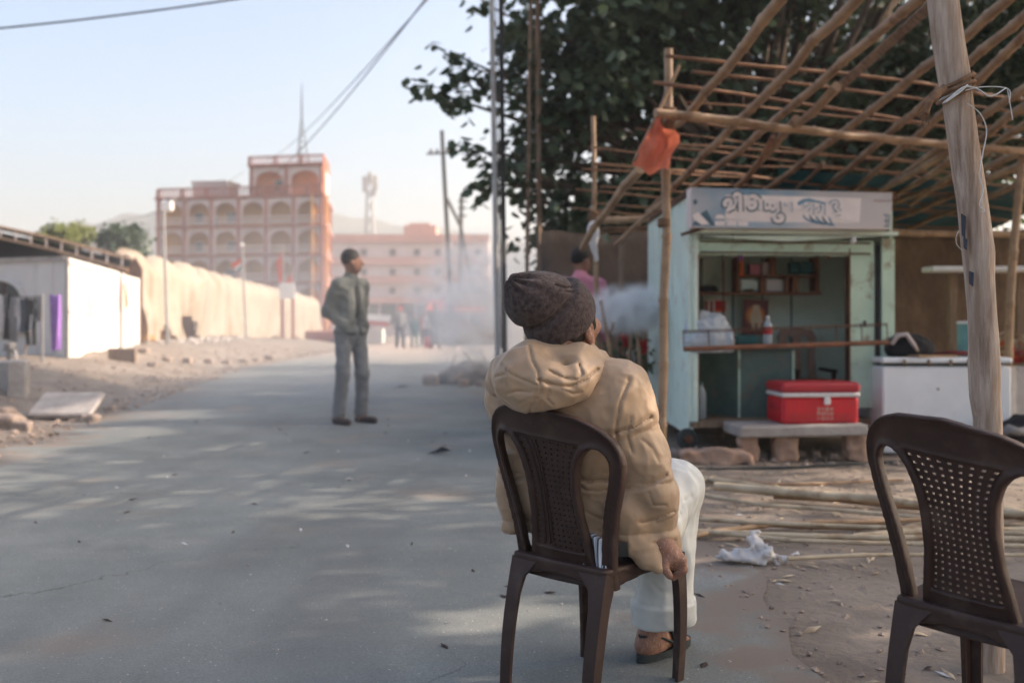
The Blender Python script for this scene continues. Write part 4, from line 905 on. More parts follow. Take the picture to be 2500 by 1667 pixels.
a = C4(770, 694, 8.86); b = C4(884, 868, 8.86)
po = empty('wall_calendar', (a.x, 8.86, b.z), 'red and white printed calendar left of the glowing poster', 'calendar')
MB().box(((a.x+b.x)/2, 8.855, (a.z+b.z)/2), (abs(b.x-a.x), .008, abs(a.z-b.z))).build('sheet', M_signwhite, po)
for x0, x1, y0, y1, mt in ((826, 882, 698, 742, M_redcloth), (826, 882, 742, 756, M_saffron), (774, 792, 700, 790, M_terracotta), (800, 818, 700, 800, M_terracotta), (830, 880, 770, 778, M_terracotta), (830, 880, 790, 797, M_terracotta), (830, 880, 810, 817, M_terracotta)):
    a = C4(x0, y0, 8.848); b = C4(x1, y1, 8.848); MB().box(((a.x+b.x)/2, 8.848, (a.z+b.z)/2), (abs(b.x-a.x), .004, abs(a.z-b.z))).build('printed_block', mt, po)
# counter rail with wire rack
MB().tube([C4(668, 945, 7.74), C4(1000, 934, 7.80), C4(1350, 923, 7.88), C4(1712, 911, 7.96)], .019, 8).build('counter_rail', M_woodbrown, ki)
rk = MB()
for y0, y1 in ((862, 824), (852, 815)): rk.tube([C4(662, y0, 7.76), C4(1705, y1, 7.97)], .0045, 5)
for t in np.linspace(0, 1, 9):
    p0 = C4(668+t*1040, 945-34*t, 7.745+.22*t); p1 = C4(664+t*1040, 855-38*t, 7.76+.21*t); rk.tube([p0, p1], .0045, 5)
rk.build('wire_rack', M_rust, ki)
shelf(1528, 1548, 374, 404, .05, M_stripe, 'light_bulb', 7.85)
MB().tube([C4(655, 362, 7.7), C4(800, 318, 7.75)], .014, 6).build('awning_stick', M_rust, ki)
# white sack on the counter
c = C4(800, 852, 8.0)
def fsack(p):
    d = s_ell(p, c+V((0,0,-.02)), (.17,.12,.16)); d = smin(d, s_ell(p, c+V((-.10,0,.06)), (.09,.09,.10)), .08); d = smin(d, s_box(p, c+V((0,0,-.11)), (.185,.12,.08), None, .05), .08)
    d = d + .022*vnoise(p[0]*16, p[1]*16, p[2]*11)+.011*vnoise(p[0]*38, p[1]*38, p[2]*30)
    return smax(d, c.z-.175-p[2], .01)
sk = tag(body('white_sack', fsack, c-V((.27,.2,.24)), c+V((.27,.2,.24)), .012, M_poly), 'bulging white plastic sack on the kiosk counter', 'sack')
def bottle(name, base, h, r, label, group=None, cap=M_stripe, wrap=None):
    e = empty(name, base, label, 'bottle', group); b = V(base)
    MB().lathe(b, [(r*.9,0),(r,.02*h),(r,.30*h),(r*.94,.34*h),(r,.38*h),(r,.66*h),(r*.75,.78*h),(r*.36,.88*h),(r*.36,.93*h)], 14).build('body', M_bottle, e, 40)
    MB().lathe(b+V((0,0,.925*h)), [(r*.42,0),(r*.42,.065*h),(r*.38,.075*h)], 12).build('cap', cap, e, 40)
    if wrap: MB().lathe(b+V((0,0,.40*h)), [(r*1.015,0),(r*1.015,.24*h)], 14).build('paper_band', wrap, e, 40)
    return e
q = C4(1096, 930, 8.05); bottle('water_bottle', q, .245, .036, 'clear plastic bottle with a red band standing on the kiosk counter', wrap=M_redcloth)
# things inside
def boxpx(name, x0, x1, y0, y1, Y, dep, mt, label, cat, bev=.01, group=None):
    a = C4(x0, y0, Y); b = C4(x1, y1, Y); return tag(MB().box(((a.x+b.x)/2, Y+dep/2, (a.z+b.z)/2), (abs(b.x-a.x), dep, abs(a.z-b.z)), bev=bev).build(name, mt), label, cat, group)
gb = empty('green_counter', C4(1090, 1332, 8.3), 'worn dark green counter cupboard inside the kiosk', 'cupboard')
a = C4(945, 948, 8.25); b = C4(1232, 1336, 8.25)
MB().box(((a.x+b.x)/2, 8.5, (a.z+b.z)/2), (abs(b.x-a.x), .5, abs(a.z-b.z)), bev=.006).build('carcass', M_greendark, gb)
MB().box(((a.x+b.x)/2, 8.49, a.z+.015), (abs(b.x-a.x)+.04, .56, .03), bev=.004).build('top', M_greendark, gb)
for x in (950, 1226): q1 = C4(x, 1140, 8.245); MB().box((q1.x, 8.243, q1.z), (.018, .012, abs(a.z-b.z)-.01)).build('edge_strip', M_green, gb)
a1_, b1_ = C4(946, 950, 8.255), C4(946, 1334, 8.255); c1_, d1_ = C4(716, 962, 8.62), C4(716, 1300, 8.62)
MB().prism([V((c1_.x, 8.62, b1_.z)), b1_, V((a1_.x, 8.255, a1_.z)), V((c1_.x, 8.62, a1_.z))], (-.012, .012, 0)).build('return_panel', M_greendark, gb)
boxpx('teal_case', 935, 1082, 876, 922, 8.35, .3, M_tealcloth, 'low teal case on top of the green counter behind the bottle', 'box')
for k, (x, lb) in enumerate(((708, 'clear bottle nearest the left post on the kiosk floor'), (732, 'middle clear bottle of three on the kiosk floor'), (756, 'clear bottle nearest the green counter on the kiosk floor'))): q = C4(x, 1300, 8.15+.1*(k == 1)); q.z = Z0+.05; bottle('floor_bottle', q, .30, .042, lb, 'bottles on the kiosk floor', cap=M_tealcloth)
# brown plastic armchair in the kiosk
ac = empty('plastic_armchair', C4(1290, 1300, 8.62), 'tan plastic armchair inside the kiosk beside the cooler', 'chair'); q = C4(1285, 1106, 8.66); q.z = 0
bk = [(1175, 1110), (1172, 980), (1142, 880), (1160, 845), (1240, 836), (1320, 850), (1342, 890), (1330, 980), (1345, 1110), (1300, 1110), (1298, 990), (1305, 900), (1285, 872), (1262, 885), (1262, 1000), (1262, 1110), (1225, 1110), (1225, 1000), (1218, 885), (1195, 870), (1182, 895), (1205, 990), (1215, 1110)]
MB().prism([C4(x, y, 8.80) for x, y in bk][::-1], (0, -.025, 0)).build('backrest', M_plastic2, ac)
s0 = C4(1280, 1112, 8.66); MB().box((s0.x, 8.62, s0.z), (.46, .44, .05), bev=.02).build('seat', M_plastic2, ac)
for dx in (-.19, .19):
    for dy in (-.18, .18): MB().tube([(s0.x+dx, 8.62+dy, s0.z), (s0.x+dx*1.1, 8.62+dy*1.1, Z0+.05)], [.03, .022], 6).build('leg', M_plastic2, ac)
for x in (1235, 1425): p0 = C4(x, 1056, 8.5); MB().box((p0.x, 8.62, p0.z), (.05, .42, .03), bev=.012).build('armrest', M_plastic, ac); MB().tube([(p0.x, 8.45, p0.z), (p0.x, 8.47, s0.z)], .02, 6).build('arm_post', M_plastic, ac)
# slab, blocks, cooler
a = C4(940, 1345, 7.5); b = C4(1612, 1345, 7.5)
tag(MB().box(((a.x+b.x)/2, 7.74, a.z-.03), (b.x-a.x, .46, .085), Euler((0, R(-.6), R(4))), bev=.012).build('stone_step', M_concrete), 'flat grey stone slab under the red cooler', 'slab')
sz = a.z-.07
for x0, x1, yb, lb, mt, Y in ((1135, 1256, 1512, 'square block under the middle of the slab', M_brick, 7.58), (1505, 1600, 1490, 'square block under the right end of the slab', M_brick, 7.62), (950, 1052, 1520, 'pale block under the left end of the slab', M_brick, 7.55)):
    p0 = C4(x0, 1400, Y); p1 = C4(x1, 1400, Y); rock('support_block', ((p0.x+p1.x)/2, Y+.06, (sz)/2-.005), (p1.x-p0.x)/2, mt, lb, 'block', 'blocks under the slab', sq=sz/2/((p1.x-p0.x)/2)*1.02, seed=x0*.1)
q = C4(840, 1472, 7.45)
def frag(p):
    d = s_box(p, V((q.x, 7.5, .065)), (.26,.11,.075), Euler((0,R(3),R(-6))).to_matrix(), .015); d = smax(d, (p[2]-.135)+.25*np.abs(p[0]-q.x+.02), .01); return d+.03*vnoise(p[0]*7, p[1]*7, p[2]*9)+.014*vnoise(p[0]*19, p[1]*19, p[2]*19)
tag(body('broken_block', frag, (q.x-.34, 7.3, -.05), (q.x+.34, 7.7, .22), .013, M_brick), 'broken pinkish stone block lying left of the slab', 'stone')
q = C4(688, 1404, 7.7); wh = empty('small_wheel', (q.x, 7.7, q.z-.09), 'small rusty caster wheel at the kiosk corner', 'wheel')
MB().lathe((q.x, 7.72, q.z), [(.03,-.03),(.078,-.026),(.085,0),(.078,.026),(.03,.03)], 18, Euler((R(90),0,R(8))).to_matrix()).build('tyre', M_rubber, wh, 40)
MB().lathe((q.x, 7.71, q.z), [(.012,-.04),(.035,-.036),(.035,.036),(.012,.04)], 12, Euler((R(90),0,R(8))).to_matrix()).build('hub', M_rust, wh, 40)
for k, (x, y, r) in enumerate(((620, 1385, .05), (600, 1420, .04), (770, 1395, .06), (830, 1385, .05), (880, 1392, .05), (1300, 1490, .03), (1080, 1500, .035), (640, 1330, .05), (1370, 1480, .035), (1440, 1500, .03))):
    q = C4(x, y, 7.7); rock('stone', (q.x, 7.75+.05*(k % 3), r*.5), r, M_stone, 'loose dusty stone under the kiosk edge, %s counted in a row from the caster wheel' % ORD[k], 'stone', 'stones under the kiosk', seed=k*2.3+50)
CY = 7.62
a = C4(1152, 1140, CY); b = C4(1556, 1352, CY+.06); cx = (a.x+b.x)/2; cw = b.x-a.x
co = empty('red_cooler', (cx, CY+.18, b.z), 'red ice cooler with white stripe on the stone slab', 'cooler'); rz = Euler((0,0,R(5)))
def cpt(x, y, z): return V((cx, CY+.19, 0))+rz.to_matrix()@V((x, y, 0))+V((0,0,z))
zb, zt = sz+.075, C4(1350, 1188, CY).z
MB().box(cpt(0,0,(zb+zt)/2), (cw*.975, .36, zt-zb), rz, bev=.025).build('body', M_red, co, 35)
for k in range(5): MB().box(cpt(0,-.182, zb+.03+k*.014), (cw*.8, .004, .005), rz).build('rib', M_redlid, co)
MB().box(cpt(0,0,zt+.012), (cw*.99, .375, .034), rz, bev=.01).build('rim', M_stripe, co, 35)
lz = C4(1350, 1128, CY).z
lid = MB().box(cpt(0,0,(zt+.03+lz)/2+.008), (cw, .385, lz-zt-.012), rz, bev=.022).build('lid', M_redlid, co, 35)
MB().box(cpt(0,0,lz+.012), (cw*.8, .26, .012), rz, bev=.005).build('lid_panel', M_redlid, lid, 35)
MB().box(cpt(.04,-.20, zt-.03), (.05, .02, .065), rz, bev=.008).build('latch', M_stripe, co)
m = MB()
for i in range(3):
    for j in range(4): m.box(cpt(-.02+j*.034,-.182, zt-.095-i*.036), (.030*random.uniform(.7,1.1), .003, .030*random.uniform(.6,1.1)), rz)
m.build('worn_sticker', mat('worn_sticker', (.50,.33,.27), (.42,.17,.14), sc=60, rough=.8), co)
for s in (-1, 1): MB().box(cpt(s*cw*.492, -.02, zb+(zt-zb)*.62), (.03, .16, .05), rz, bev=.01).build('side_handle', M_redlid, co)
# chest freezer and the clutter right of the kiosk
fa, fb = Pd(2032, 830, 7.85), Pd(2330, 830, 7.85)
fz = empty('chest_freezer', ((fa.x+fb.x)/2, 8.2, .02), 'white chest freezer right of the kiosk', 'freezer')
fc = ((fa.x+fb.x)/2, 8.2); ft = fa.z
MB().box((*fc, ft/2-.01), (fb.x-fa.x, .62, ft-.06), bev=.012).build('body', M_white, fz, 35)
ld = MB().box((fc[0], 8.2, ft+.005), (fb.x-fa.x+.01, .64, .045), bev=.012).build('lid', M_white, fz, 35)
MB().box((fc[0], 7.884, ft-.022), (fb.x-fa.x-.02, .01, .012)).build('gasket', M_darksteel, fz)
for t in (.16, .35, .52, .66): MB().box((fa.x+(fb.x-fa.x)*t, 7.877, ft-.01), (.022, .014, .05)).build('hinge_clip', M_plank, fz)
MB().lathe(Pd(2153, 893, 7.87), [(.008,0),(.008,.02)], 8, Euler((R(90),0,0)).to_matrix()).build('keyhole', M_darksteel, fz)
q = Pd(2080, 800, 8.15)
def fbag(p):
    d = s_ell(p, V((q.x, 8.15, ft+.10)), (.20,.16,.12)); d = smin(d, s_ell(p, V((q.x+.09, 8.12, ft+.07)), (.13,.13,.10)), .05); d += .014*vnoise(p[0]*20, p[1]*20, p[2]*20); return smax(d, ft+.03-p[2], .01)
tag(body('black_bag', fbag, (q.x-.3, 7.9, ft), (q.x+.3, 8.4, ft+.3), .012, M_blackcloth), 'slumped black bag on the left of the freezer', 'bag')
tag(MB().tube([Pd(2048, 790, 8.02), Pd(2062, 770, 8.02), Pd(2082, 768, 8.0), Pd(2098, 790, 7.99), Pd(2108, 806, 7.99)], [.03,.04,.04,.035,.02], 8, squash=.5).build('pink_scarf', M_pinkpale, None, True), 'dusty pink scarf draped over the black bag', 'scarf')
q = Pd(2222, 820, 8.2); e = empty('teal_canister', (q.x, 8.2, ft+.03), 'pale teal canister standing on the freezer behind the post', 'canister'); hh = Pd(2222, 738, 8.2).z-ft-.03
MB().lathe((q.x, 8.2, ft+.03), [(.075,0),(.08,.01),(.08,hh*.36),(.074,hh*.38),(.08,hh*.4),(.08,hh*.93)], 18).build('body', mat('teal_enamel', (.16,.33,.32), (.12,.26,.255), sc=6, rough=.5), e, 40); MB().lathe((q.x, 8.2, ft+.03+hh*.93), [(.083,0),(.083,hh*.06),(.06,hh*.08)], 18).build('lid', M_stripe, e, 40)
q = Pd(2190, 822, 8.0); tag(MB().tube([(q.x-.16, 8.0, ft+.05), (q.x-.05, 7.98, ft+.065), (q.x+.08, 8.0, ft+.06), (q.x+.2, 8.05, ft+.055)], [.02,.032,.035,.02], 8, squash=.6).build('maroon_cloth', mat('maroon_cloth', (.12,.02,.022), (.09,.015,.016), sc=9), None, True), 'folded maroon cloth on the freezer beside the canister', 'cloth')
tag(MB().box((Pd(2140, 822, 7.98).x, 8.0, ft+.038), (.34, .2, .018), Euler((0,0,R(12))), bev=.004).build('cardboard_sheet', M_cardboard), 'flat brown cardboard on the middle of the freezer', 'cardboard')
# flower table at the right edge
q = Pd(2335, 860, 8.9); tb_ = empty('flower_table', (q.x+.2, 8.9, 0), 'cloth covered table heaped with garlands at the right edge', 'table'); tz = Pd(2335, 838, 8.9).z
MB().box((q.x+.35, 8.95, tz-.02), (1.3, .7, .04), bev=.01).build('table_top', M_plank, tb_)
for dx in (-.25, .95):
    for dy in (-.3, .3): MB().box((q.x+dx, 8.95+dy, tz/2-.02), (.05, .05, tz)).build('leg', M_plank, tb_)
cv = MB(); 
for i in range(24):
    a0, a1 = i/24, (i+1)/24
    def cp(t, z): return (q.x-.31+1.32*t, 8.585+.018*math.sin(t*60), z)
    cv.add([cp(a0, tz+.004), cp(a1, tz+.004), cp(a1, tz-.42-.02*math.sin(a1*23)), cp(a0, tz-.42-.02*math.sin(a0*23))], [(0,3,2,1)])
cv.build('table_cloth', M_clothwhite, tb_, True)
rr = random.Random(4)
for k, (nm, mt, n_) in enumerate((('red_garland', M_redcloth, 26), ('marigold_garland', M_saffron, 18), ('dried_garland', M_bamboo2, 22))):
    m = MB()
    for i in range(n_*5):
        u = rr.random(); c0 = V((q.x-.2+.9*u, 8.75+rr.gauss(0,.1), tz+.05+abs(rr.gauss(.07*k, .05)))); r = rr.uniform(.018, .035)
        for s in range(3):
            a1 = rr.uniform(0, 6.3); b1 = rr.uniform(-1.2, 1.2); dr = V((math.cos(a1)*math.cos(b1), math.sin(a1)*math.cos(b1), math.sin(b1)))*r*2; sd = dr.cross(V((0,0,1))).normalized()*r
            m.add([c0, c0+dr*.5+sd, c0+dr, c0+dr*.5-sd], [(0,1,2,3)])
    tag(m.build(nm, mt), kind='stuff', label=['heap of crimson garland petals on the flower table', 'orange marigold garland on the flower table', 'dry straw coloured garland topmost on the flower table'][k], cat='garland')
q = Pd(2335, 985, 7.6)
def fheap(p):
    d = s_ell(p, V((q.x+.15, 7.6, .12)), (.45,.28,.22)); return d+.05*vnoise(p[0]*8, p[1]*8, p[2]*8)+.02*vnoise(p[0]*22, p[1]*22, p[2]*22)
tag(body('clothes_heap', fheap, (q.x-.45, 7.2, -.1), (q.x+.75, 8.0, .5), .025, M_blackcloth), 'dark heap of cloth on the ground at the right edge', 'clothes')
tag(MB().tube([Pd(2300, 995, 7.3), Pd(2318, 985, 7.28), Pd(2340, 992, 7.3), Pd(2370, 984, 7.3)], [.04,.06,.05,.04], 8, squash=.6).build('striped_cloth', M_greycloth, None, True), 'grey rumpled cloth before the dark heap at the right edge', 'cloth')
tag(MB().box((Pd(2290, 618, 9.2).x+.1, 9.2, Pd(2290, 619, 9.2).z), (1.5, .25, .05), bev=.01).build('white_plank', M_stripe), 'white plank ledge behind the big post on the right', 'plank')
for x in (2190, 2345): p0 = Pd(x, 622, 9.25); tag(MB().box((p0.x, 9.28, p0.z/2), (.07, .07, p0.z-.03)).build('ledge_prop', M_plank), 'prop under the left end of the white plank ledge' if x < 2200 else 'prop under the right end of the white plank ledge', 'post')

# ------------------------------------------------------------------ bamboo canopy
Q0 = V((1.06, 7.0, 2.57)); BD = V((3.29, 1.5, 0)).normalized(); RD = V((-.128, 1, -.165)).normalized()
pn = BD.cross(RD).normalized()
def RP(x, y, off=0.0):
    d = Pd(x, y, 1.0)-V((0,0,CAMH)); o = V((0,0,CAMH)); t = (Q0+pn*off*(1 if pn.z > 0 else -1)-o).dot(pn)/d.dot(pn); return o+d*t
def cr(x, y): return ((1600+x/2.6133)/D, (y/2.6133)/D)
cano = empty('bamboo_canopy', (1.06, 7.0, 0), 'open bamboo roof frame lashed over the kiosk yard', 'canopy')
def bamboo(pts, r, mt, parent, nm, seg=9, node=.34, taper=.75, label=None, cat=None, group=None):
    """a culm with swollen nodes along a poly-line"""
    pts = [V(p) for p in pts]; L = sum((b-a).length for a, b in zip(pts[:-1], pts[1:])); out, rad = [], []
    n = max(int(L/node), 2); cum = [0]
    for a, b in zip(pts[:-1], pts[1:]): cum.append(cum[-1]+(b-a).length)
    def ev(s):
        for i in range(len(pts)-1):
            if s <= cum[i+1]+1e-6: t = (s-cum[i])/max(cum[i+1]-cum[i], 1e-6); return pts[i].lerp(pts[i+1], t)
        return pts[-1]
    for k in range(n+1):
        s = L*k/n; wob = V((random.gauss(0,1), random.gauss(0,1), random.gauss(0,1)))*r*.2
        rr_ = r*(1-(1-taper)*k/n)
        for ds, f in ((-.03, 1.0), (0, 1.19), (.022, .94)) if 0 < k < n else ((0, 1.0),):
            out.append(ev(min(max(s+ds, 0), L))+wob); rad.append(rr_*f)
    o = MB().tube(out, rad, seg).build(nm, mt, parent, 50)
    return tag(o, label, cat, group) if label else o
def rafter(c0, c1, r, mt=M_bamboo, ext=.25, off=0.0, nm='rafter', end=0.0):
    a = RP(*cr(*c0), off); b = RP(*cr(*c1), off); d = (a-b); a = a+d*ext; b = b-d*end; return bamboo([a, a.lerp(b, .5)+V((0,0,-.02)), b], r, mt, cano, nm)
for c0, c1, r, e2 in (((780,0),(140,800),.038,.0), ((1270,0),(110,1190),.036,.25), ((1660,0),(260,1180),.034,.2), ((2250,10),(730,1190),.035,.25), ((2352,90),(1090,1190),.034,.2), ((2352,235),(1300,1180),.034,.2), ((2352,560),(1450,1210),.036,.2), ((2352,680),(1640,1180),.036,.3), ((2352,790),(1800,1180),.034,.4), ((2352,960),(1510,1300),.034,.2), ((2352,1040),(1520,1400),.034,.2), ((2352,1150),(1700,1420),.034,.3)):
    rafter(c0, c1, r, end=e2)
MB().tube([RP(*cr(1740,52))+ (RP(*cr(1740,52))-RP(*cr(890,815)))*.2, RP(*cr(890,815))], .040, 4).build('square_rafter', M_plank, cano)
rafter((1140,560),(850,830), .035, M_bamboo, .02, -.07); rafter((840,830),(520,1190), .034, M_bamboo, .15, -.05); rafter((735,900),(600,1110), .022, M_stick, .1, -.05); rafter((1070,1040),(900,1200), .018, M_bamboo, .0, -.05); rafter((1830,990),(1430,1220), .034, M_bamboo, .1, -.05)
# rafters hanging off the left corner
bamboo([Pd(1472, 390, 7.5), Pd(1432, 430, 7.9), Pd(1336, 572, 8.8)], .038, M_bamboo, cano, 'rafter'); bamboo([Pd(1530, 460, 7.5), Pd(1480, 500, 8.0), Pd(1414, 562, 8.6)], .026, M_bamboo, cano, 'rafter')
bamboo([Pd(1352, 507, 9.2), Pd(1490, 507, 9.2)], .036, M_bamboo, cano, 'rear_beam', taper=1); bamboo([Pd(2040, 533, 9.9), Pd(2420, 540, 10.4)], .036, M_bamboo, cano, 'rear_beam', taper=1)
# main beam, thin canes
a = RP(1535, 262, -.09)+BD*-.10; b = RP(2350, 347, -.09)+BD*.15; bamboo([a, a.lerp(b, .5)+V((0,0,-.02)), b], .033, M_bamboo, cano, 'front_beam', taper=.95)
for k, t in enumerate([-.72,-.5,-.17,.02,.27,.36,.6,.82,.98,1.2,1.5,1.62,1.85,2.16,2.35,2.7,2.9,3.28,3.7]):
    s0 = -.10+random.uniform(-.22,.35); s1 = 5.4; pts = []
    for i in range(9):
        s = s0+(s1-s0)*i/8; pts.append(Q0+BD*s+RD*t+V((0,0,.048+.05*n1(s*1.1, k*3.7)+.025*math.sin(s*1.7+k)))+RD*.10*n1(s*.7, k*1.9))
    MB().tube(pts, [random.uniform(.007,.014)]*9, 6, jitter=.1).build('cane', M_stick, cano, True)
# uprights
def upright(nm, p0, p1, r, mt, label): return bamboo([p0, p0.lerp(p1, .5)+V((random.uniform(-.02,.02),0,0)), p1], r, mt, None, nm, label=label, cat='pole', taper=.92, node=.42)
g0 = Pd(1521, 1075, 7.0); g0.z = -.1
upright('bamboo_upright', g0, Pd(1537, 114, 7.0), .034, M_bamboo, 'upright bamboo pole at the left front corner of the kiosk carrying the orange flag')
g0 = Pd(1368, 800, 9.2); g0.z = -.1; upright('bamboo_upright', g0, Pd(1362, 268, 9.2), .025, M_bamboo, 'thin upright pole behind the man with a white rag tied on')
g0 = Pd(2296, 925, 8.45); g0.z = -.1; upright('bamboo_upright', g0, Pd(2346, 335, 8.45), .038, M_bamboo, 'leaning bamboo prop at the right end of the front beam')
for x0, x1, y1, Y, lb in ((1428, 1428, 560, 10.2, 'dark slim pole against the mud wall left of the kiosk'), (1285, 1276, 556, 13, 'slim weathered pole left of the hat beside the tree'), (1262, 1258, 560, 13.5, 'slim pale pole beyond the smoke behind the hat')):
    g0 = Pd(x0, 900, Y); g0.z = -.1; upright('wood_upright', g0, Pd(x1, y1, Y), .035, M_plank, lb)
for p, r in ((Pd(1536, 268, 6.99), .05), (Pd(1536, 300, 6.99), .045), (Pd(1364, 500, 9.18), .045), (Pd(1364, 512, 9.18), .05), (Pd(1525, 520, 6.98), .038)):
    MB().tube([p+V((math.cos(a_)*r, math.sin(a_)*r, .0028*a_+.006*math.sin(a_*2))) for a_ in np.linspace(0, 6.28*3, 34)], .009, 5).build('lashing', M_rope, cano)
# teal tarpaulin over the right part
tvs, tfs = [], []
for i in range(25):
    for j in range(21):
        s = 1.75+i*.16+.12*n1(j*.4, 3.3); t = 1.25+j*.16; z = .075+.03*n1(s*2, t*2, 6)
        p = Q0+BD*s+RD*t+V((0,0,z));
        if j > 14: p.z -= (j-14)*.10; p -= RD*(j-14)*.09
        tvs.append(p)
for i in range(24):
    for j in range(20): a_ = i*21+j; tfs.append((a_, a_+21, a_+22, a_+1))
tp_ = link_mesh('teal_tarpaulin', tvs, tfs, M_teal, None, True); tag(tp_, 'dark teal tarpaulin spread on the right part of the bamboo roof', 'tarpaulin')
# flag on its stick
fl = empty('orange_flag', Pd(1530, 300, 6.93), 'small orange flag on a slanted stick tied to the corner pole', 'flag')
MB().tube([Pd(1561, 150, 6.93), Pd(1508, 268, 6.93), Pd(1455, 372, 6.91)], [.013,.013,.012], 7).build('stick', M_bamboo, fl)
nu, nv_ = 14, 12; fv, ff = [], []
for j in range(nv_+1):
    for i in range(nu+1):
        u, v = i/nu, j/nv_; a0 = (1511-59*v, 266+105*v)
        b0 = (np.interp(v, [0,.25,.42,.55,.72,1], [1517,1526,1546,1562,1540,1530]), np.interp(v, [0,.25,.42,.55,.72,1], [270,300,306,326,356,392]))
        x = a0[0]+(b0[0]-a0[0])*u; y = a0[1]+(b0[1]-a0[1])*u+(14*math.sin(u*3.14)*v**2)-6*math.sin(u*3.14)*(1-v)*v
        p = Pd(x, y, 6.88); p.y += .09*math.sin(u*9+v*3)*u*(.3+v)+.04*math.sin(v*9-u*5); p.z += .012*math.sin(u*13+v*4)*v; fv.append(p)
for j in range(nv_):
    for i in range(nu): a_ = j*(nu+1)+i; ff.append((a_, a_+1, a_+nu+2, a_+nu+1))
link_mesh('cloth', fv, ff, M_flag, fl, True)
# big weathered post with rope and tape
PY_ = 3.08
cl = [(2158,-60,34),(2166,0,34),(2178,90,35),(2190,170,35),(2200,240,32),(2212,330,32),(2222,400,33),(2233,470,33),(2242,540,35),(2247,580,36),(2250,640,33),(2256,720,32),(2260,790,34),(2261,850,36),(2262,910,34),(2268,960,32),(2271,1050,31),(2272,1200,31),(2272,1400,32),(2272,1560,34)]
pst = empty('timber_post', (Pd(2272, 1530, PY_).x, PY_, 0), 'thick weathered timber post standing behind the right chair', 'post')
segs = 18; pv, pf = [], []
fine = []
for i in range(len(cl)-1):
    for k in range(4): t = k/4; fine.append(tuple(cl[i][j]*(1-t)+cl[i+1][j]*t for j in range(3)))
fine.append(cl[-1])
for i, (x, y, w) in enumerate(fine):
    c = Pd(x, y, PY_); r = w*D*PY_/FPX
    for k in range(segs):
        a_ = 2*math.pi*k/segs; f = 1+.05*n1(math.cos(a_)*2+5, math.sin(a_)*2, c.z*4)+.05*n1(math.cos(a_)*5, math.sin(a_)*5+9, c.z*1.2)
        pv.append((c.x+math.cos(a_)*r*f, c.y+math.sin(a_)*r*f, c.z))
for i in range(len(fine)-1):
    for k in range(segs): pf.append((i*segs+(k+1) % segs, i*segs+k, (i+1)*segs+k, (i+1)*segs+(k+1) % segs))
pf.append(tuple(range(segs)))
link_mesh('trunk', pv, pf, M_post, pst, True)
for x, y, w, h_ in ((2214, 520, 5, 30), (2232, 640, 5, 18), (2218, 560, 4, 14)):   # dark paint dabs
    c = Pd(x, y, PY_-.038); MB().prism([c+V((-w*.0013,0,h_*.0013)), c+V((w*.0013,0,h_*.001)), c+V((w*.0009,0,-h_*.0013)), c+V((-w*.001,0,-h_*.0008))][::-1], (0,.006,0)).build('paint_dab', mat('navy_paint', (.03,.04,.06), rough=.7), pst)
def ring_pts(x, y, r, tilt, n=22, dz=0):
    c = Pd(x, y, PY_); return [c+V((math.cos(a_)*r, math.sin(a_)*r, dz+tilt*math.cos(a_)*r)) for a_ in np.linspace(0, 6.28, n)]
rope = empty('coir_rope', Pd(2196, 200, PY_), 'frayed brown rope wound round the big post', 'rope')
MB().tube([q_+V((0,0,-.009*i/22)) for i, q_ in enumerate((ring_pts(2196, 186, .052, .5)+ring_pts(2196, 193, .053, .42)+ring_pts(2196, 201, .052, .5)))], .0065, 6, jitter=.12).build('winding', M_rope, rope, True)
MB().tube(spline([Pd(2168, 203, 3.03), Pd(2148, 222, 3.01), Pd(2135, 235, 3.0), Pd(2126, 262, 3.0)]), [.012]*8+[.011]*6+[.008]*5, 7, jitter=.25).build('tail', M_rope, rope, True)
fr_ = MB()
for k in range(22): fr_.tube([Pd(2138, 228, 3.0), Pd(2128+random.uniform(-8,10), 250, 3.0), Pd(2118+random.uniform(-12,22), 268+random.uniform(-8,30), 3.0)], .0012, 4)
fr_.build('frayed_fibres', M_rope, rope)['kind'] = 'stuff'
tape = empty('white_tape', Pd(2199, 215, PY_), 'white plastic tape tied round the post with loose trailing ends', 'tape')
MB().tube(ring_pts(2199, 215, .049, .35), .0055, 6, squash=.4).build('loop', M_tape, tape, True)
for pts, r_ in (([(2165,238),(2185,222),(2215,200),(2245,205),(2275,222),(2310,203)], .0045), ([(2170,236),(2200,215),(2222,196)], .006), ([(2218,208),(2260,200),(2316,205),(2318,236)], .003), ([(2222,238),(2252,262),(2266,300),(2258,350),(2250,400),(2258,440),(2250,470),(2262,485),(2252,486)], .0028), ([(2314,205),(2322,250),(2326,276)], .0025), ([(2202,530),(2196,545),(2198,562),(2210,575)], .0015)):
    MB().tube(spline([Pd(x, y, 3.0) for x, y in pts]), r_, 5, squash=.5).build('loose_end', M_tape, tape, True)
# rag tied to the thin pole
q = Pd(1362, 548, 9.12)
def frag2(p): d = s_ell(p, q+V((0,0,.06)), (.055,.045,.10)); d = smin(d, s_cone(p, q+V((0,0,.03)), q+V((.03,0,-.20)), .045, .02), .03); return d+.014*vnoise(p[0]*28, p[1]*28, p[2]*14)
tag(body('tied_rag', frag2, q-V((.15,.12,.28)), q+V((.15,.12,.2)), .012, M_clothwhite), 'white rag knotted on the thin pole behind the man', 'rag')
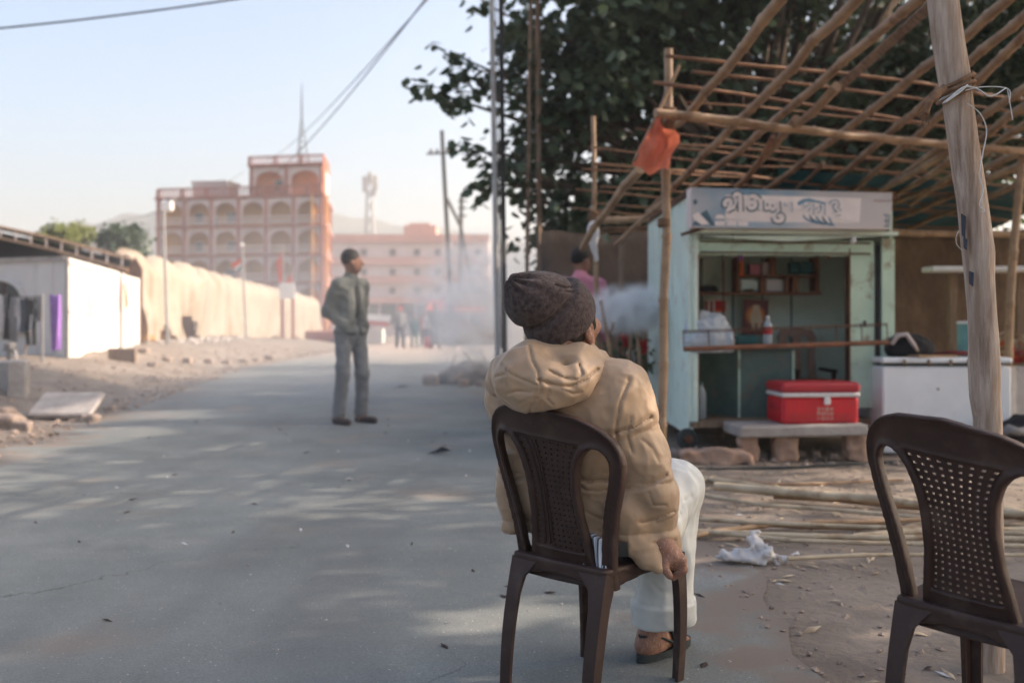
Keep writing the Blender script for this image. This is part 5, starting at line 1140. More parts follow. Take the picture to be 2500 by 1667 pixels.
# clutter left of the kiosk: sticks, shrub and plastic scraps
for k, (x0, y0, x1, y1, Y, lb) in enumerate(((1408, 900, 1380, 690, 8.9, 'forked stick leaning up through the smoke'), (1440, 880, 1446, 720, 9.3, 'short thin stake beside the kiosk wall'), (1468, 905, 1462, 760, 9.0, 'dark stake nearest the kiosk wall'), (1390, 840, 1480, 868, 8.7, 'stick lying across the clutter left of the kiosk'))):
    m = MB(); a = Pd(x0, y0, Y); b = Pd(x1, y1, Y); a.z = max(a.z, .0); m.tube([a, a.lerp(b, .5)+V((.02,0,0)), b], [.022,.02,.014], 6, jitter=.1)
    if k == 0: m.tube([a.lerp(b, .62), a.lerp(b, .62)+V((.06,0,.05)), a.lerp(b, .62)+V((.07,0,.12))], .013, 6)
    tag(m.build('stick', M_bamboo, None, True), lb, 'stick')
# bamboo and canes lying on the ground
gp = [((1560,1092),(1800,1116),(2075,1102),.012,'highest lying cane, rising slightly to the right'), ((1540,1085),(1800,1125),(2480,1182),.016,'long pole slanting down to the right behind the chair'),
 ((1640,1118),(1800,1132),(2500,1190),.030,'thick split bamboo pole in the middle of the lying poles'), ((1780,1140),(1950,1150),(2520,1208),.022,'pale split bamboo half just before the thick pole'),
 ((1560,1128),(1760,1160),(2480,1218),.014,'thin cane starting beside the knee and slanting right'), ((1560,1190),(1800,1205),(2500,1230),.013,'cane in front of the knee running straight right'),
 ((1540,1240),(1760,1206),(2500,1182),.017,'cane rising to the right across the others'), ((1560,1216),(1800,1232),(2520,1242),.018,'straight smooth pole in the front half of the bundle'),
 ((1640,1222),(1880,1246),(2520,1256),.013,'thin cane close behind the rag'), ((1700,1200),(1900,1216),(2500,1206),.014,'pale cane ending under the crossing pole'),
 ((1960,1232),(2080,1222),(2500,1212),.020,'short stout bamboo with a broken end'), ((1810,1283),(1980,1277),(2520,1272),.011,'front cane with the white rag at its tip'), ((2250,1080),(2400,1075),(2560,1068),.012,'thin cane seen right of the big post'), ((1600,1110),(1640,1094),(1690,1116),.008,'short bent hoop of cane behind the knee')]
for k, (p0, p1, p2, r, lb) in enumerate(gp):
    pts = [Gd(*p, z=r+.006+.012*(k % 3)) for p in (p0, p1, p2)]
    bamboo([pts[0], pts[1]+V((0,0,.004)), pts[2]], r*.9, M_bamboo2 if k % 3 else M_bamboo, None, 'bamboo_pole', seg=8, node=.30, taper=.8, label=lb, cat='bamboo', group='bamboo lying on the ground')
q = Gd(1755, 1288, .02)
def A3_(v): return np.array(tuple(v), np.float32)
def frag3(p):
    d = s_ell(p, A3_(q+V((-.06,.03,.02))), (.13,.05,.022)); d = smin(d, s_cone(p, q+V((-.03,.05,.085)), q+V((.03,0,.02)), .022, .024), .02); d = smin(d, s_cone(p, q+V((.02,0,.02)), q+V((.13,.0,.015)), .022, .01), .02)
    return smax(d+.026*vnoise(p[0]*30, p[1]*30, p[2]*36)+.012*vnoise(p[0]*70, p[1]*70, p[2]*70), -p[2]+.002, .006)
tag(body('white_rag', frag3, q-V((.26,.14,.06)), q+V((.24,.18,.2)), .007, M_clothwhite), 'crumpled white rag at the tip of the front cane', 'rag')
tag(MB().tube([Gd(1565, 1078, .01), Gd(1800, 1074, .01), Gd(2050, 1060, .01), Gd(2300, 1052, .01)], .010, 6).build('ground_cable', M_rubber), 'dark cable lying on the ground before the kiosk', 'cable')
# ground litter
pebbles('yard_grit', 1700, lambda r: (lambda y: (XR(y)+abs(r.gauss(0, 1.6))-.1, y))(r.uniform(2.6, 11)), .006, .022, M_stone, 'small stones and grit over the dirt yard', 'gravel', 11)
pebbles('road_grit', 500, lambda r: (lambda y: (r.uniform(XL(y), XR(y)), y))(r.uniform(2.7, 14)), .004, .011, M_concrete, 'tiny stones scattered on the road', 'gravel', 13, h=.5)
pebbles('kiosk_rubble', 260, lambda r: (r.uniform(.6, 3.4), r.uniform(7.35, 8.4)), .02, .05, M_stone, 'rubble and dust clods under the kiosk', 'rubble', 17)
def litter(n, fx, mt, nm, lab, sd, s0=.02, s1=.045):
    r = random.Random(sd); m = MB()
    for _ in range(n):
        x, y = fx(r); z = (prof(y)+.006) if XL(y) < x < XR(y) else ground_z(x, y)+.006; a_ = r.uniform(0, 6.3); L_ = r.uniform(s0, s1); w = L_*r.uniform(.2,.45)
        d = V((math.cos(a_), math.sin(a_), r.uniform(0,.25)))*L_; s = V((-math.sin(a_), math.cos(a_), r.uniform(-.1,.4)))*w; c = V((x, y, z))
        m.add([c-d, c+s*.9, c+d, c-s*.9, c+V((0,0,.006))], [(0,3,4),(3,2,4),(2,1,4),(1,0,4)])
    tag(m.build(nm, mt), lab, 'litter', kind='stuff')
litter(270, lambda r: (r.uniform(.9, 3.2), r.uniform(2.7, 7.2)), M_bamboo2, 'straw_litter', 'straw and bamboo chips over the dirt yard', 21)
litter(60, lambda r: (r.uniform(-3.5, 3), r.uniform(2.7, 11)), M_shoe, 'dead_leaf_litter', 'small dead leaves on road and yard', 22)
litter(34, lambda r: (r.uniform(-3, 3), r.uniform(3, 9)), M_stripe, 'paper_litter', 'scraps of white paper on road and yard', 23, .012, .03)
# burning rubbish heap and debris beside the road
rr = random.Random(9)
q = Gd(1085, 880)
def fash(p):
    d = s_ell(p, V((q.x+.1, q.y, -.05)), (.75,.5,.42)); return d+.07*vnoise(p[0]*5, p[1]*5, p[2]*5)+.03*vnoise(p[0]*14, p[1]*14, p[2]*14)
heap_ = tag(body('rubbish_heap', fash, (q.x-.9, q.y-.7, -.1), (q.x+1.1, q.y+.7, .6), .04, mat('ash_rubbish', (.13,.10,.085), (.05,.045,.042), sc=5, rough=1, bump=.03, bsc=12, c3=(.3,.17,.11), sc3=4)), 'smouldering rubbish heap at the road edge in the smoke', 'rubbish heap')
for k, (y, x) in enumerate(sorted((q.y+rr.uniform(-.9, .6), q.x+rr.uniform(-.9, 1.2)) for _ in range(12))):
    rock('debris_lump', (x, y, .06), rr.uniform(.07, .14), [M_stone, M_brick, M_concrete][k % 3], 'lump of broken debris by the smouldering heap, %s from the camera' % ORD[k], 'debris', 'debris round the smoking heap', seed=k*1.7+9)
for k in range(9):
    a = V((q.x+rr.uniform(-.5,.9), q.y+rr.uniform(-.4,.4), .1)); d = V((rr.uniform(-.5,.5), rr.uniform(-.3,.3), rr.uniform(.1,.5)))
    MB().tube([a, a+d*.5, a+d], [.02,.016,.008], 5).build('burnt_stick', M_plank, heap_)
for k, (x, y, s) in enumerate(((918, 893, .16), (1008, 1044, .10))):
    q2 = Gd(x, y); tag(MB().add([q2+V((-s,0,.01)), q2+V((0,-s*.35,.02)), q2+V((s,.03,.03)), q2+V((.2*s,s*.5,.06)), q2+V((-.3*s,s*.4,.03))], [(0,1,2,3,4)]).build('dark_scrap', M_blackcloth), ['dark crumpled scrap lying on the road near the walkers', 'dark flattened scrap on the road left of the chair'][k], 'scrap')
# ------------------------------------------------------------------ trees
LEAF_V = [(0,0,0), (.34,.30,.05), (.30,.70,.03), (0,1.0,-.10), (-.30,.70,.03), (-.34,.30,.05), (0,.45,-.05)]
LEAF_F = [(0,1,6), (1,2,6), (2,3,6), (3,4,6), (4,5,6), (5,0,6)]
LV = np.array(LEAF_V)
def leaf_me(name, mt):
    me = bpy.data.meshes.new(name); me.from_pydata(LEAF_V, [], LEAF_F); me.materials.append(mt); return me
def leaf_mats(c, sig, n, rng, size, droop=.75):
    """n leaf frames round a clump centre: position, 3x3 axes"""
    p = c+rng.normal(0, 1, (n, 3))*sig
    yaw = rng.uniform(0, 2*np.pi, n); pitch = -rng.beta(2, 2, n)*1.5*droop-.1; roll = rng.normal(0, .5, n); s = size*rng.uniform(.65, 1.25, n)
    cy_, sy_, cp, sp, cr_, sr_ = np.cos(yaw), np.sin(yaw), np.cos(pitch), np.sin(pitch), np.cos(roll), np.sin(roll)
    fwd = np.stack([cy_*cp, sy_*cp, sp], 1); side = np.stack([-sy_, cy_, np.zeros(n)], 1); up = np.cross(side, fwd)*-1
    sx = side*cr_[:, None]+up*sr_[:, None]; uz = np.cross(sx, fwd)
    A = np.stack([sx, fwd, uz], 2)*s[:, None, None]
    return p, A
def tree(name, label, base, trunk_r, clumps, rng, lmat, leaf=.14, big=0, droop=.75, fork=2.4, cat='tree', group=None, kind=None):
    e = empty(name, base, label, cat, group); base = V(base)
    m = MB(); top = base+V((0,0,fork)); m.tube([base-V((0,0,.2)), base+V((.03,.02,fork*.4)), top], [trunk_r*1.25, trunk_r, trunk_r*.85], 10, jitter=.05)
    tk = m.build('trunk', M_bark, e, True)
    cs = [c for c in clumps]; limbs = MB()
    for i, (c, sig, n) in enumerate(cs):
        if i % 3: continue
        c = V(c); mid = top.lerp(c, .5)+V((rng.normal(0,.15), rng.normal(0,.15), .25)); limbs.tube([top-V((0,0,.2)), mid, c], [trunk_r*.4, trunk_r*.2, .012], 6)
    limbs.build('limb', M_bark, e, True)
    Ps, As = [], []
    for c, sig, n in cs:
        p, A = leaf_mats(np.array(c), np.array(sig), n, rng, leaf, droop); Ps.append(p); As.append(A)
    Pp = np.concatenate(Ps); AA = np.concatenate(As)
    kk = ungapped(Pp, leaf); Pp, AA = Pp[kk], AA[kk]
    order = np.arange(len(Pp))
    if big:   # the leaves that show largest stand singly
        px = 1250+FPX*Pp[:,0]/np.maximum(Pp[:,1], .1); py = HORY-(Pp[:,2]-CAMH)*FPX/np.maximum(Pp[:,1], .1)
        vis = (px > 0) & (px < 2500) & (py > 0) & (py < 640); sz = np.linalg.norm(AA[:,:,1], axis=1)/Pp[:,1]*np.where(vis, 1, 0); order = np.argsort(-sz)
    top_i, rest = order[:big], order[big:]
    V_ = (np.einsum('nij,kj->nki', AA[rest], LV)+Pp[rest][:,None,:]).reshape(-1, 3)
    F_ = (np.array(LEAF_F)[None]+(np.arange(len(rest))*len(LV))[:,None,None]).reshape(-1, 3)
    cw_ = link_mesh('crown', V_, F_, lmat, e); cw_['kind'] = 'stuff'
    if big:
        me = leaf_me('leaf', lmat)
        for i in top_i:
            o = bpy.data.objects.new('leaf', me); COL.objects.link(o); o.parent = e
            Mm = Matrix(AA[i].tolist()).to_4x4(); Mm.translation = V(Pp[i])-base; o.matrix_local = Mm
    return e
rng = np.random.default_rng(5)
# gaps cut into the foliage to let the sun through to the road, the shoulder and the chairs (place, radius)
GAPS = [(Gd(1085, 1418), .10), (Gd(1040, 1434), .11), (Gd(1000, 1448), .08), (Gd(1130, 1402), .07), (V((.31, 2.70, .90)), .07), (V((.36, 2.72, .80)), .05), (V((1.18, 2.15, .88)), .10), (Gd(2080, 1470), .10), (Gd(2110, 1440), .09)]
for (x0, y0), (x1, y1), n_, r_ in (((0, 1042), (330, 990), 26, .13), ((170, 1000), (545, 938), 26, .17), ((300, 958), (630, 902), 24, .22), ((60, 985), (420, 920), 22, .16), ((520, 1030), (745, 1014), 9, .12), ((560, 1018), (690, 1008), 6, .08)):
    for t_ in np.linspace(0, 1, n_):
        if n1(t_*9, x0*.1) > -.25: GAPS.append((Gd(x0+(x1-x0)*t_, y0+(y1-y0)*t_), r_*(.6+.5*abs(n1(t_*14, y0)))))
def ungapped(Pp, size):
    k = np.ones(len(Pp), bool); sd = np.array(sdir)
    for g_, r_ in GAPS:
        q = Pp-np.array(g_)[None]; t = q@sd; d = np.linalg.norm(q-t[:, None]*sd[None], axis=1); k &= ~((t > 0) & (d < r_+size*.35))
    return k
cl_ = []
def reg(x0, x1, y0, y1, Y0, Y1, n, sig, per):
    for _ in range(n):
        x, y, Y = rng.uniform(x0, x1), rng.uniform(y0, y1), rng.uniform(Y0, Y1); cl_.append((tuple(Pd(x, y, Y)), (sig, sig, sig*.8), per))
# main mass behind and above the kiosk
reg(1330, 1560, -140, 470, 12.2, 14.8, 62, .36, 105)
reg(1200, 1330, 60, 470, 12.8, 15, 22, .27, 62)
reg(1560, 1900, -160, 440, 12.6, 15.5, 70, .38, 100)
reg(1900, 2420, -200, 400, 12.8, 16, 80, .36, 75)
reg(1250, 1480, 430, 545, 12.8, 14.6, 22, .28, 80)
reg(1190, 1260, 330, 540, 13.2, 14.5, 10, .2, 50)
reg(1560, 2300, 380, 500, 13, 16, 26, .35, 70)
reg(1180, 2400, -420, -140, 12, 17, 90, .5, 80)
# loose sprays reaching out to the left
for x, y, n, s in ((965,195,14,.10),(1000,205,20,.13),(1035,225,26,.14),(1065,235,22,.12),(1070,165,16,.12),(1075,140,12,.1),(1045,125,8,.08),(1000,105,6,.06),(1100,188,22,.12),(1108,10,14,.1),(1195,60,18,.15),(1190,120,18,.15),(1200,170,30,.22),(1045,330,9,.07),(1075,345,10,.08),(1105,360,12,.1),(1120,385,12,.1),(1090,425,8,.06),(1110,440,10,.08),(1120,455,9,.08),(1185,300,18,.14),(1200,340,26,.2),(1190,400,16,.12),(1180,450,12,.1),(1180,500,18,.14),(1185,540,12,.1),(1215,250,30,.24),(1200,20,20,.2),(1230,100,30,.25)):
    cl_.append((tuple(Pd(x, y, 12.9)), (s, s, s*.7), n))
tr_big = tree('shade_tree', 'large dense dark leaved tree behind and above the kiosk', (3.4, 13.8, 0), .26, cl_, rng, M_leaf, .17, big=300)
tw = MB()
for pts in (([1330,330],[1210,250],[1100,215],[960,195]), ([1330,250],[1200,180],[1090,160],[1000,108]), ([1290,420],[1180,395],[1110,370],[1030,322]), ([1290,470],[1190,455],[1090,430]), ([1400,120],[1250,80],[1120,12])):
    tw.tube([Pd(x, y, 12.95) for x, y in pts], [.03,.02,.012,.005][:len(pts)], 5)
tw.build('twig', M_bark, tr_big)
# sunlit bush glimpsed beyond the wall
cl2 = []
for _ in range(46):
    x, y = rng.uniform(1500, 2260), rng.uniform(385, 470); Y = rng.uniform(18, 21); cl2.append((tuple(Pd(x, y, Y)), (.4,.4,.3), 34))
tree('sunlit_tree', 'yellow green sunlit tree glimpsed through the bamboo roof', (5, 19.5, 0), .16, cl2, rng, M_leafy, .16, fork=1.8)
# trees to the right of the view that shade the road and the yard
def round_clumps(c, r, n, sig, per):
    out = []
    for _ in range(n):
        d = rng.normal(0, 1, 3); d /= np.linalg.norm(d); out.append((tuple(np.array(c)+d*np.array(r)*rng.uniform(.35, 1)**.6), (sig, sig, sig*.8), per))
    return out
for k, (b, c, r, n) in enumerate((((8.5, 4.6, 0), (8.3, 4.4, 5.5), (2.6, 2.7, 2.4), 66), ((8.8, 9.6, 0), (8.6, 9.6, 5.4), (2.5, 2.6, 2.3), 60), ((7.6, .2, 0), (7.5, .0, 5.6), (2.5, 2.6, 2.4), 58), ((7.5, 18.5, 0), (7.3, 18.3, 5.6), (2.6, 2.6, 2.3), 60), ((8.4, 13.0, 0), (8.2, 12.6, 5.2), (2.3, 1.9, 2.2), 46), ((6.8, 23.5, 0), (6.6, 23.4, 5.2), (2.4, 2.0, 2.2), 52))):  # the fifth tree is added to close a bright gap in the road shade
    tree('roadside_tree', ['shade tree beyond the right edge beside the yard', 'shade tree right of the freezer beyond the edge', 'shade tree right of the viewer', 'shade tree behind the mud wall', 'added shade tree closing a sun gap at the right end of the mud wall', 'farther shade tree behind the mud wall'][k], b, .2, round_clumps(c, r, n, .5, 150), rng, M_leaf, .17, fork=3.2)
# small trees far left behind the hangar
def far_tree(x, y, Y, r, lb, mt, n=26):
    p = Pd(x, y, Y); return tree('distant_tree', lb, (p.x, Y, -.5), .14, round_clumps(tuple(p), (r, r, r*.8), n, r*.22, 34), rng, mt, .3, fork=max(p.z-r, 1.5))
far_tree(130, 545, 52, 1.0, 'pale green tree top behind the hangar roof at the left', M_leafy)
far_tree(178, 541, 55, 1.0, 'second pale tree top just right of the first behind the hangar roof', M_leafy, 20)
far_tree(280, 552, 46, 1.1, 'dark bushy tree standing behind the hangar corner', M_leaf, 30)
# low shrub and scraps by the kiosk
cl3 = [(tuple(Pd(x, y, 9.6)), (.10,.1,.08), 26) for x, y in ((1440, 760), (1465, 790), (1425, 800), (1475, 830), (1450, 850), (1410, 840))]
tree('roadside_shrub', 'scrappy low shrub in the smoke left of the kiosk', (Pd(1450, 800, 9.6).x, 9.6, 0), .02, cl3, rng, M_leaf, .07, fork=.3, cat='shrub')
for k, (x, y, mt, lb) in enumerate(((1437, 762, M_redcloth, 'red plastic scrap caught in the shrub'), (1476, 778, M_redcloth, 'small red scrap nearest the kiosk wall'), (1452, 800, M_clothwhite, 'pale cloth scrap hanging in the shrub'), (1472, 850, M_clothwhite, 'pale strip of cloth hanging low by the kiosk wall'))):
    cloth('cloth_scrap', mt, x, y, .08, .14 if k < 3 else .3, 9.35, lb, 'scrap', taper=.3)
# ------------------------------------------------------------------ standing people
def person(name, label, loc, fwd, height, tops, bottoms, hair=M_hair, res=.016, head_fwd=None, pose='down', cap=None, coat=False, feet=M_shoe, lean=0.0, stance=.09, child=False):
    s = height/1.76; fw = V((fwd[0], fwd[1], 0)).normalized(); rt = V((fw.y, -fw.x, 0)); loc = V(loc)
    e = empty(name, loc, label, 'person')
    hf = V((*(head_fwd or fwd), 0)).normalized(); hx, hy = hf.dot(rt), hf.dot(fw)
    HM = np.array([[hy, hx, 0], [-hx, hy, 0], [0, 0, 1]], float)      # columns: head right, head forward, up (in body frame)
    def L(p): return p
    hc = np.array((0, .02, 1.63))
    def H_(x, y, z): return hc+HM@np.array((x, y, z))
    if pose == 'pockets':
        J = dict(sl=(-.150,-.02,1.395), sr=(.150,-.02,1.395), el=(-.215,-.12,1.14), er=(.215,-.10,1.14), wl=(-.125,.06,.99), wr=(.125,.06,.99))
    else: J = dict(sl=(-.185,0,1.40), sr=(.185,0,1.40), el=(-.235,-.03,1.13), er=(.235,-.03,1.13), wl=(-.235,.07,.90), wr=(.235,.07,.90))
    J.update(hl=(-.085,0,.92), hr=(.085,0,.92), kl=(-stance*1.05,.03,.50), kr=(stance*1.05,.03,.50), al=(-stance*1.2,-.02,.09), ar=(stance*1.2,-.02,.09))
    def out(nm, f, lo, hi, mt, h=res):
        v, fc = nets(f, lo, hi, h/s); v = v*s; w = v[:, 0:1]*np.array(rt)[None]+v[:, 1:2]*np.array(fw)[None]; w[:, 2] += v[:, 2]; w += np.array(loc)[None]
        return link_mesh(nm, w, fc, mt, e, True)
    def skin(p):
        d = s_ell(p, H_(0,-.005,.02), (.074,.092,.105), HM); d = smin(d, s_ell(p, H_(0,.03,-.06), (.055,.06,.06), HM), .05)
        d = smin(d, s_cone(p, H_(0,.085,.02), H_(0,.112,-.018), .010, .014), .012); d = smin(d, s_cone(p, H_(-.02,.085,-.052), H_(.02,.085,-.052), .012, .012), .012)
        d = smax(d, -s_ell(p, H_(.032,.10,.022), (.014,.014,.010), HM), .008); d = smax(d, -s_ell(p, H_(-.032,.10,.022), (.014,.014,.010), HM), .008)
        for sx in (-1, 1): d = smin(d, s_ell(p, H_(sx*.076,-.008,0), (.012,.02,.03), HM), .008)
        d = smin(d, s_cone(p, (0,-.01,1.38), (0,0,1.54), .058, .054), .03)
        for a in 'lr':
            sg = -1 if a == 'l' else 1; w = np.array(J['w'+a]); d = np.minimum(d, s_cone(p, np.array(J['e'+a])*.3+w*.7, w, .036, .028)); hd = w+np.array((0,.03,-.06)) if pose == 'down' else w+np.array((-sg*.04,-.01,-.02))
            d = smin(d, s_ell(p, hd, (.026,.034,.045)), .02)
            for q in range(4): d = smin(d, s_cone(p, hd+np.array((0,-.024+q*.017,-.03)), hd+np.array((-sg*.012,-.02+q*.018,-.085)), .009, .007), .006)
            d = smin(d, s_cone(p, hd+np.array((0,.025,.01)), hd+np.array((0,.05,-.045)), .011, .008), .006)
            an = np.array(J['a'+a]); d = np.minimum(d, s_cone(p, an+np.array((0,0,.12)), an-np.array((0,0,.05)), .045, .042)); d = smin(d, s_cone(p, an+np.array((0,.0,-.05)), an+np.array((sg*.02,.16,-.055)), .038, .03), .02)
        d = smin(d, s_ell(p, (0,0,1.2), (.13,.08,.24)), .05); d = smin(d, s_ell(p, (0,0,.95), (.13,.08,.12)), .05)
        for a in 'lr':
            for i_, j_, r0, r1 in (('s','e',.045,.04), ('e','w',.04,.032), ('h','k',.06,.052), ('k','a',.052,.042)): d = smin(d, s_cone(p, J[i_+a], J[j_+a], r0, r1), .03)
            d = smin(d, s_cone(p, (0,-.01,1.36), J['s'+a], .06, .05), .04)
        return d
    out('body', skin, (-.34,-.25,-.01), (.34,.34,1.80), M_skin)
    def top(p):
        zb = .84 if not coat else .78
        kx = .83 if coat else 1.0; d = s_ell(p, (0,-.005,1.24), (.185*kx,.125,.27)); d = smin(d, s_ell(p, (0,0,.98), (.165*kx,.13,.18)), .10)
        for a in 'lr':
            sh, el, wr = (np.array(J[k+a]) for k in 'sew'); d = smin(d, s_cone(p, sh, el, .075, .062), .07); d = smin(d, s_cone(p, el, wr, .062, .046), .03)
        d = smin(d, s_cone(p, (0,-.02,1.44), (0,-.005,1.49), .085, .062), .04)
        d = d-.004 + .012*vnoise(p[0]*9, p[1]*9, p[2]*13)+.006*vnoise(p[0]*22, p[1]*22, p[2]*30)
        if coat: d = np.minimum(d, 9); d = smin(d, smax(s_ell(p, (0,.0,.93), (.19,.145,.06)), np.abs(p[2]-.91)-.05, .02), .02)
        if coat: d = smax(d, -(s_box(p, (.0,.17,1.15), (.028,.08,.40), None, .02)+.01*vnoise(p[0]*4, p[1]*4, p[2]*9)), .02)
        return smax(d, zb-p[2], .015)
    out('jacket' if coat else 'shirt', top, (-.40,-.27,.70), (.40,.30,1.58), tops)
    if coat: out('inner_shirt', lambda p: smax(smin(s_ell(p, (0,.0,1.22), (.15,.112,.26)), s_cone(p, (0,0,1.40), (0,.01,1.46), .07,.062), .05), .86-p[2], .01), (-.2,-.15,.8), (.2,.15,1.55), M_blacktop)
    def leg(p):
        d = s_ell(p, (0,-.005,.93), (.165,.125,.13))
        for a in 'lr':
            h, k, n = (np.array(J[q+a]) for q in 'hka'); d = smin(d, s_cone(p, h, k, .088, .072), .05); d = smin(d, s_cone(p, k, n+np.array((0,0,.0)), .072, .066), .03)
        d = d + .008*vnoise(p[0]*10, p[1]*10, p[2]*12)+.005*vnoise(p[0]*24, p[1]*24, p[2]*20)
        return smax(smax(d, .06-p[2], .01), p[2]-1.0, .01)
    out('trousers', leg, (-.25,-.2,.03), (.25,.2,1.05), bottoms)
    def shoe(p):
        d = None
        for a in 'lr':
            sg = -1 if a == 'l' else 1; an = np.array(J['a'+a]); q = s_cone(p, an+np.array((0,-.035,-.055)), an+np.array((sg*.025,.19,-.06)), .046, .038); d = q if d is None else np.minimum(d, q)
        return smax(smax(d, -p[2]+.002, .004), p[2]-.075, .02)
    out('shoe_pair', shoe, (-.25,-.15,-.01), (.25,.30,.12), feet)
    def hr(p):
        d = s_ell(p, H_(0,-.018,.045), (.084,.098,.098), HM); cut = HM@np.array((0, .55, -.83)); q = (p[0]-hc[0])*cut[0]+(p[1]-hc[1])*cut[1]+(p[2]-hc[2])*cut[2]
        return smax(d, q-.002, .02)+.004*vnoise(p[0]*30, p[1]*30, p[2]*30)
    out('hair', hr, (-.16,-.16,1.5), (.16,.18,1.82), hair)
    if cap: out('cap', lambda p: np.minimum(smax(s_ell(p, H_(0,-.012,.045), (.094,.11,.10), HM), 1.655-p[2], .01), s_ell(p, H_(0,.11,.04), (.07,.07,.012), HM)), (-.2,-.2,1.55), (.2,.25,1.85), cap)
    return e
Y_ = 10.35
person('person', 'man in grey jacket standing alone on the road with hands in pockets', (Pd(806, 960, Y_).x, Y_, .004), (.70,-.71), 1.80, M_jac2, M_trs2, head_fwd=(.97,.22), pose='pockets', coat=True, res=.011, stance=.115)
q = Pd(1334, 600, 9.7); person('person', 'man in pink shirt half hidden behind the thin pole left of the kiosk', (q.x, 9.75, 0), (.35,.94), 1.78, M_pinkshirt, M_denim, res=.016, head_fwd=(.8,.6))
for x, Y, h, fw, tp_, bt, cap, lb in ((919, 37.5, 1.55, (.2,-1), M_greycloth, M_denim, M_redcloth, 'walker in grey top and red cap, leftmost of the far group'), (952, 38, 1.25, (-.1,-1), M_tealcloth, M_tealcloth, None, 'small walker dressed in teal, second from the left of the far group'), (975, 39, 1.36, (.2,-1), M_redcloth, M_denim, None, 'walker in red top in the middle of the far group'), (984, 37.6, 1.42, (0,-1), M_clothwhite, M_denim, None, 'walker in pale top just left of the tallest one'), (1000, 36.4, 1.68, (-.2,-1), M_greycloth, M_trs2, None, 'tallest walker in grey jacket, rightmost of the far group')):
    q = Pd(x, 790, Y); person('person', lb, (q.x, Y, prof(Y)+.004), fw, h, tp_, bt, cap=cap, res=.026, stance=.12)
q = Pd(983, 832, 36.8); tag(MB().box((q.x, 36.9, .24), (.30, .2, .40), bev=.06).build('red_bag', M_redcloth), 'red bag carried low among the far walkers', 'bag')

# ------------------------------------------------------------------ plastic chairs
def poly2(px, py, poly):
    d = np.full(px.shape, 1e9, np.float32); ins = np.zeros(px.shape, bool); n = len(poly)
    for i in range(n):
        ax, ay = poly[i]; bx, by = poly[(i+1) % n]; ex, ey = bx-ax, by-ay
        t = np.clip(((px-ax)*ex+(py-ay)*ey)/(ex*ex+ey*ey+1e-12), 0, 1); d = np.minimum(d, (px-ax-t*ex)**2+(py-ay-t*ey)**2)
        c = ((ay > py) != (by > py)) & (px < (bx-ax)*(py-ay)/(by-ay+1e-12)+ax); ins ^= c
    d = np.sqrt(d); return np.where(ins, -d, d)
def interp(tab, v): return float(np.interp(v, [a for a, b in tab], [b for a, b in tab]))
WT = [(0,.168),(.08,.178),(.16,.195),(.24,.218),(.30,.230),(.335,.226),(.365,.211),(.39,.182),(.407,.148),(.418,.108),(.425,.06),(.427,0)]
ST = [(-.03,.108),(.05,.096),(.12,.084),(.20,.080),(.26,.088),(.31,.108),(.345,.135)]
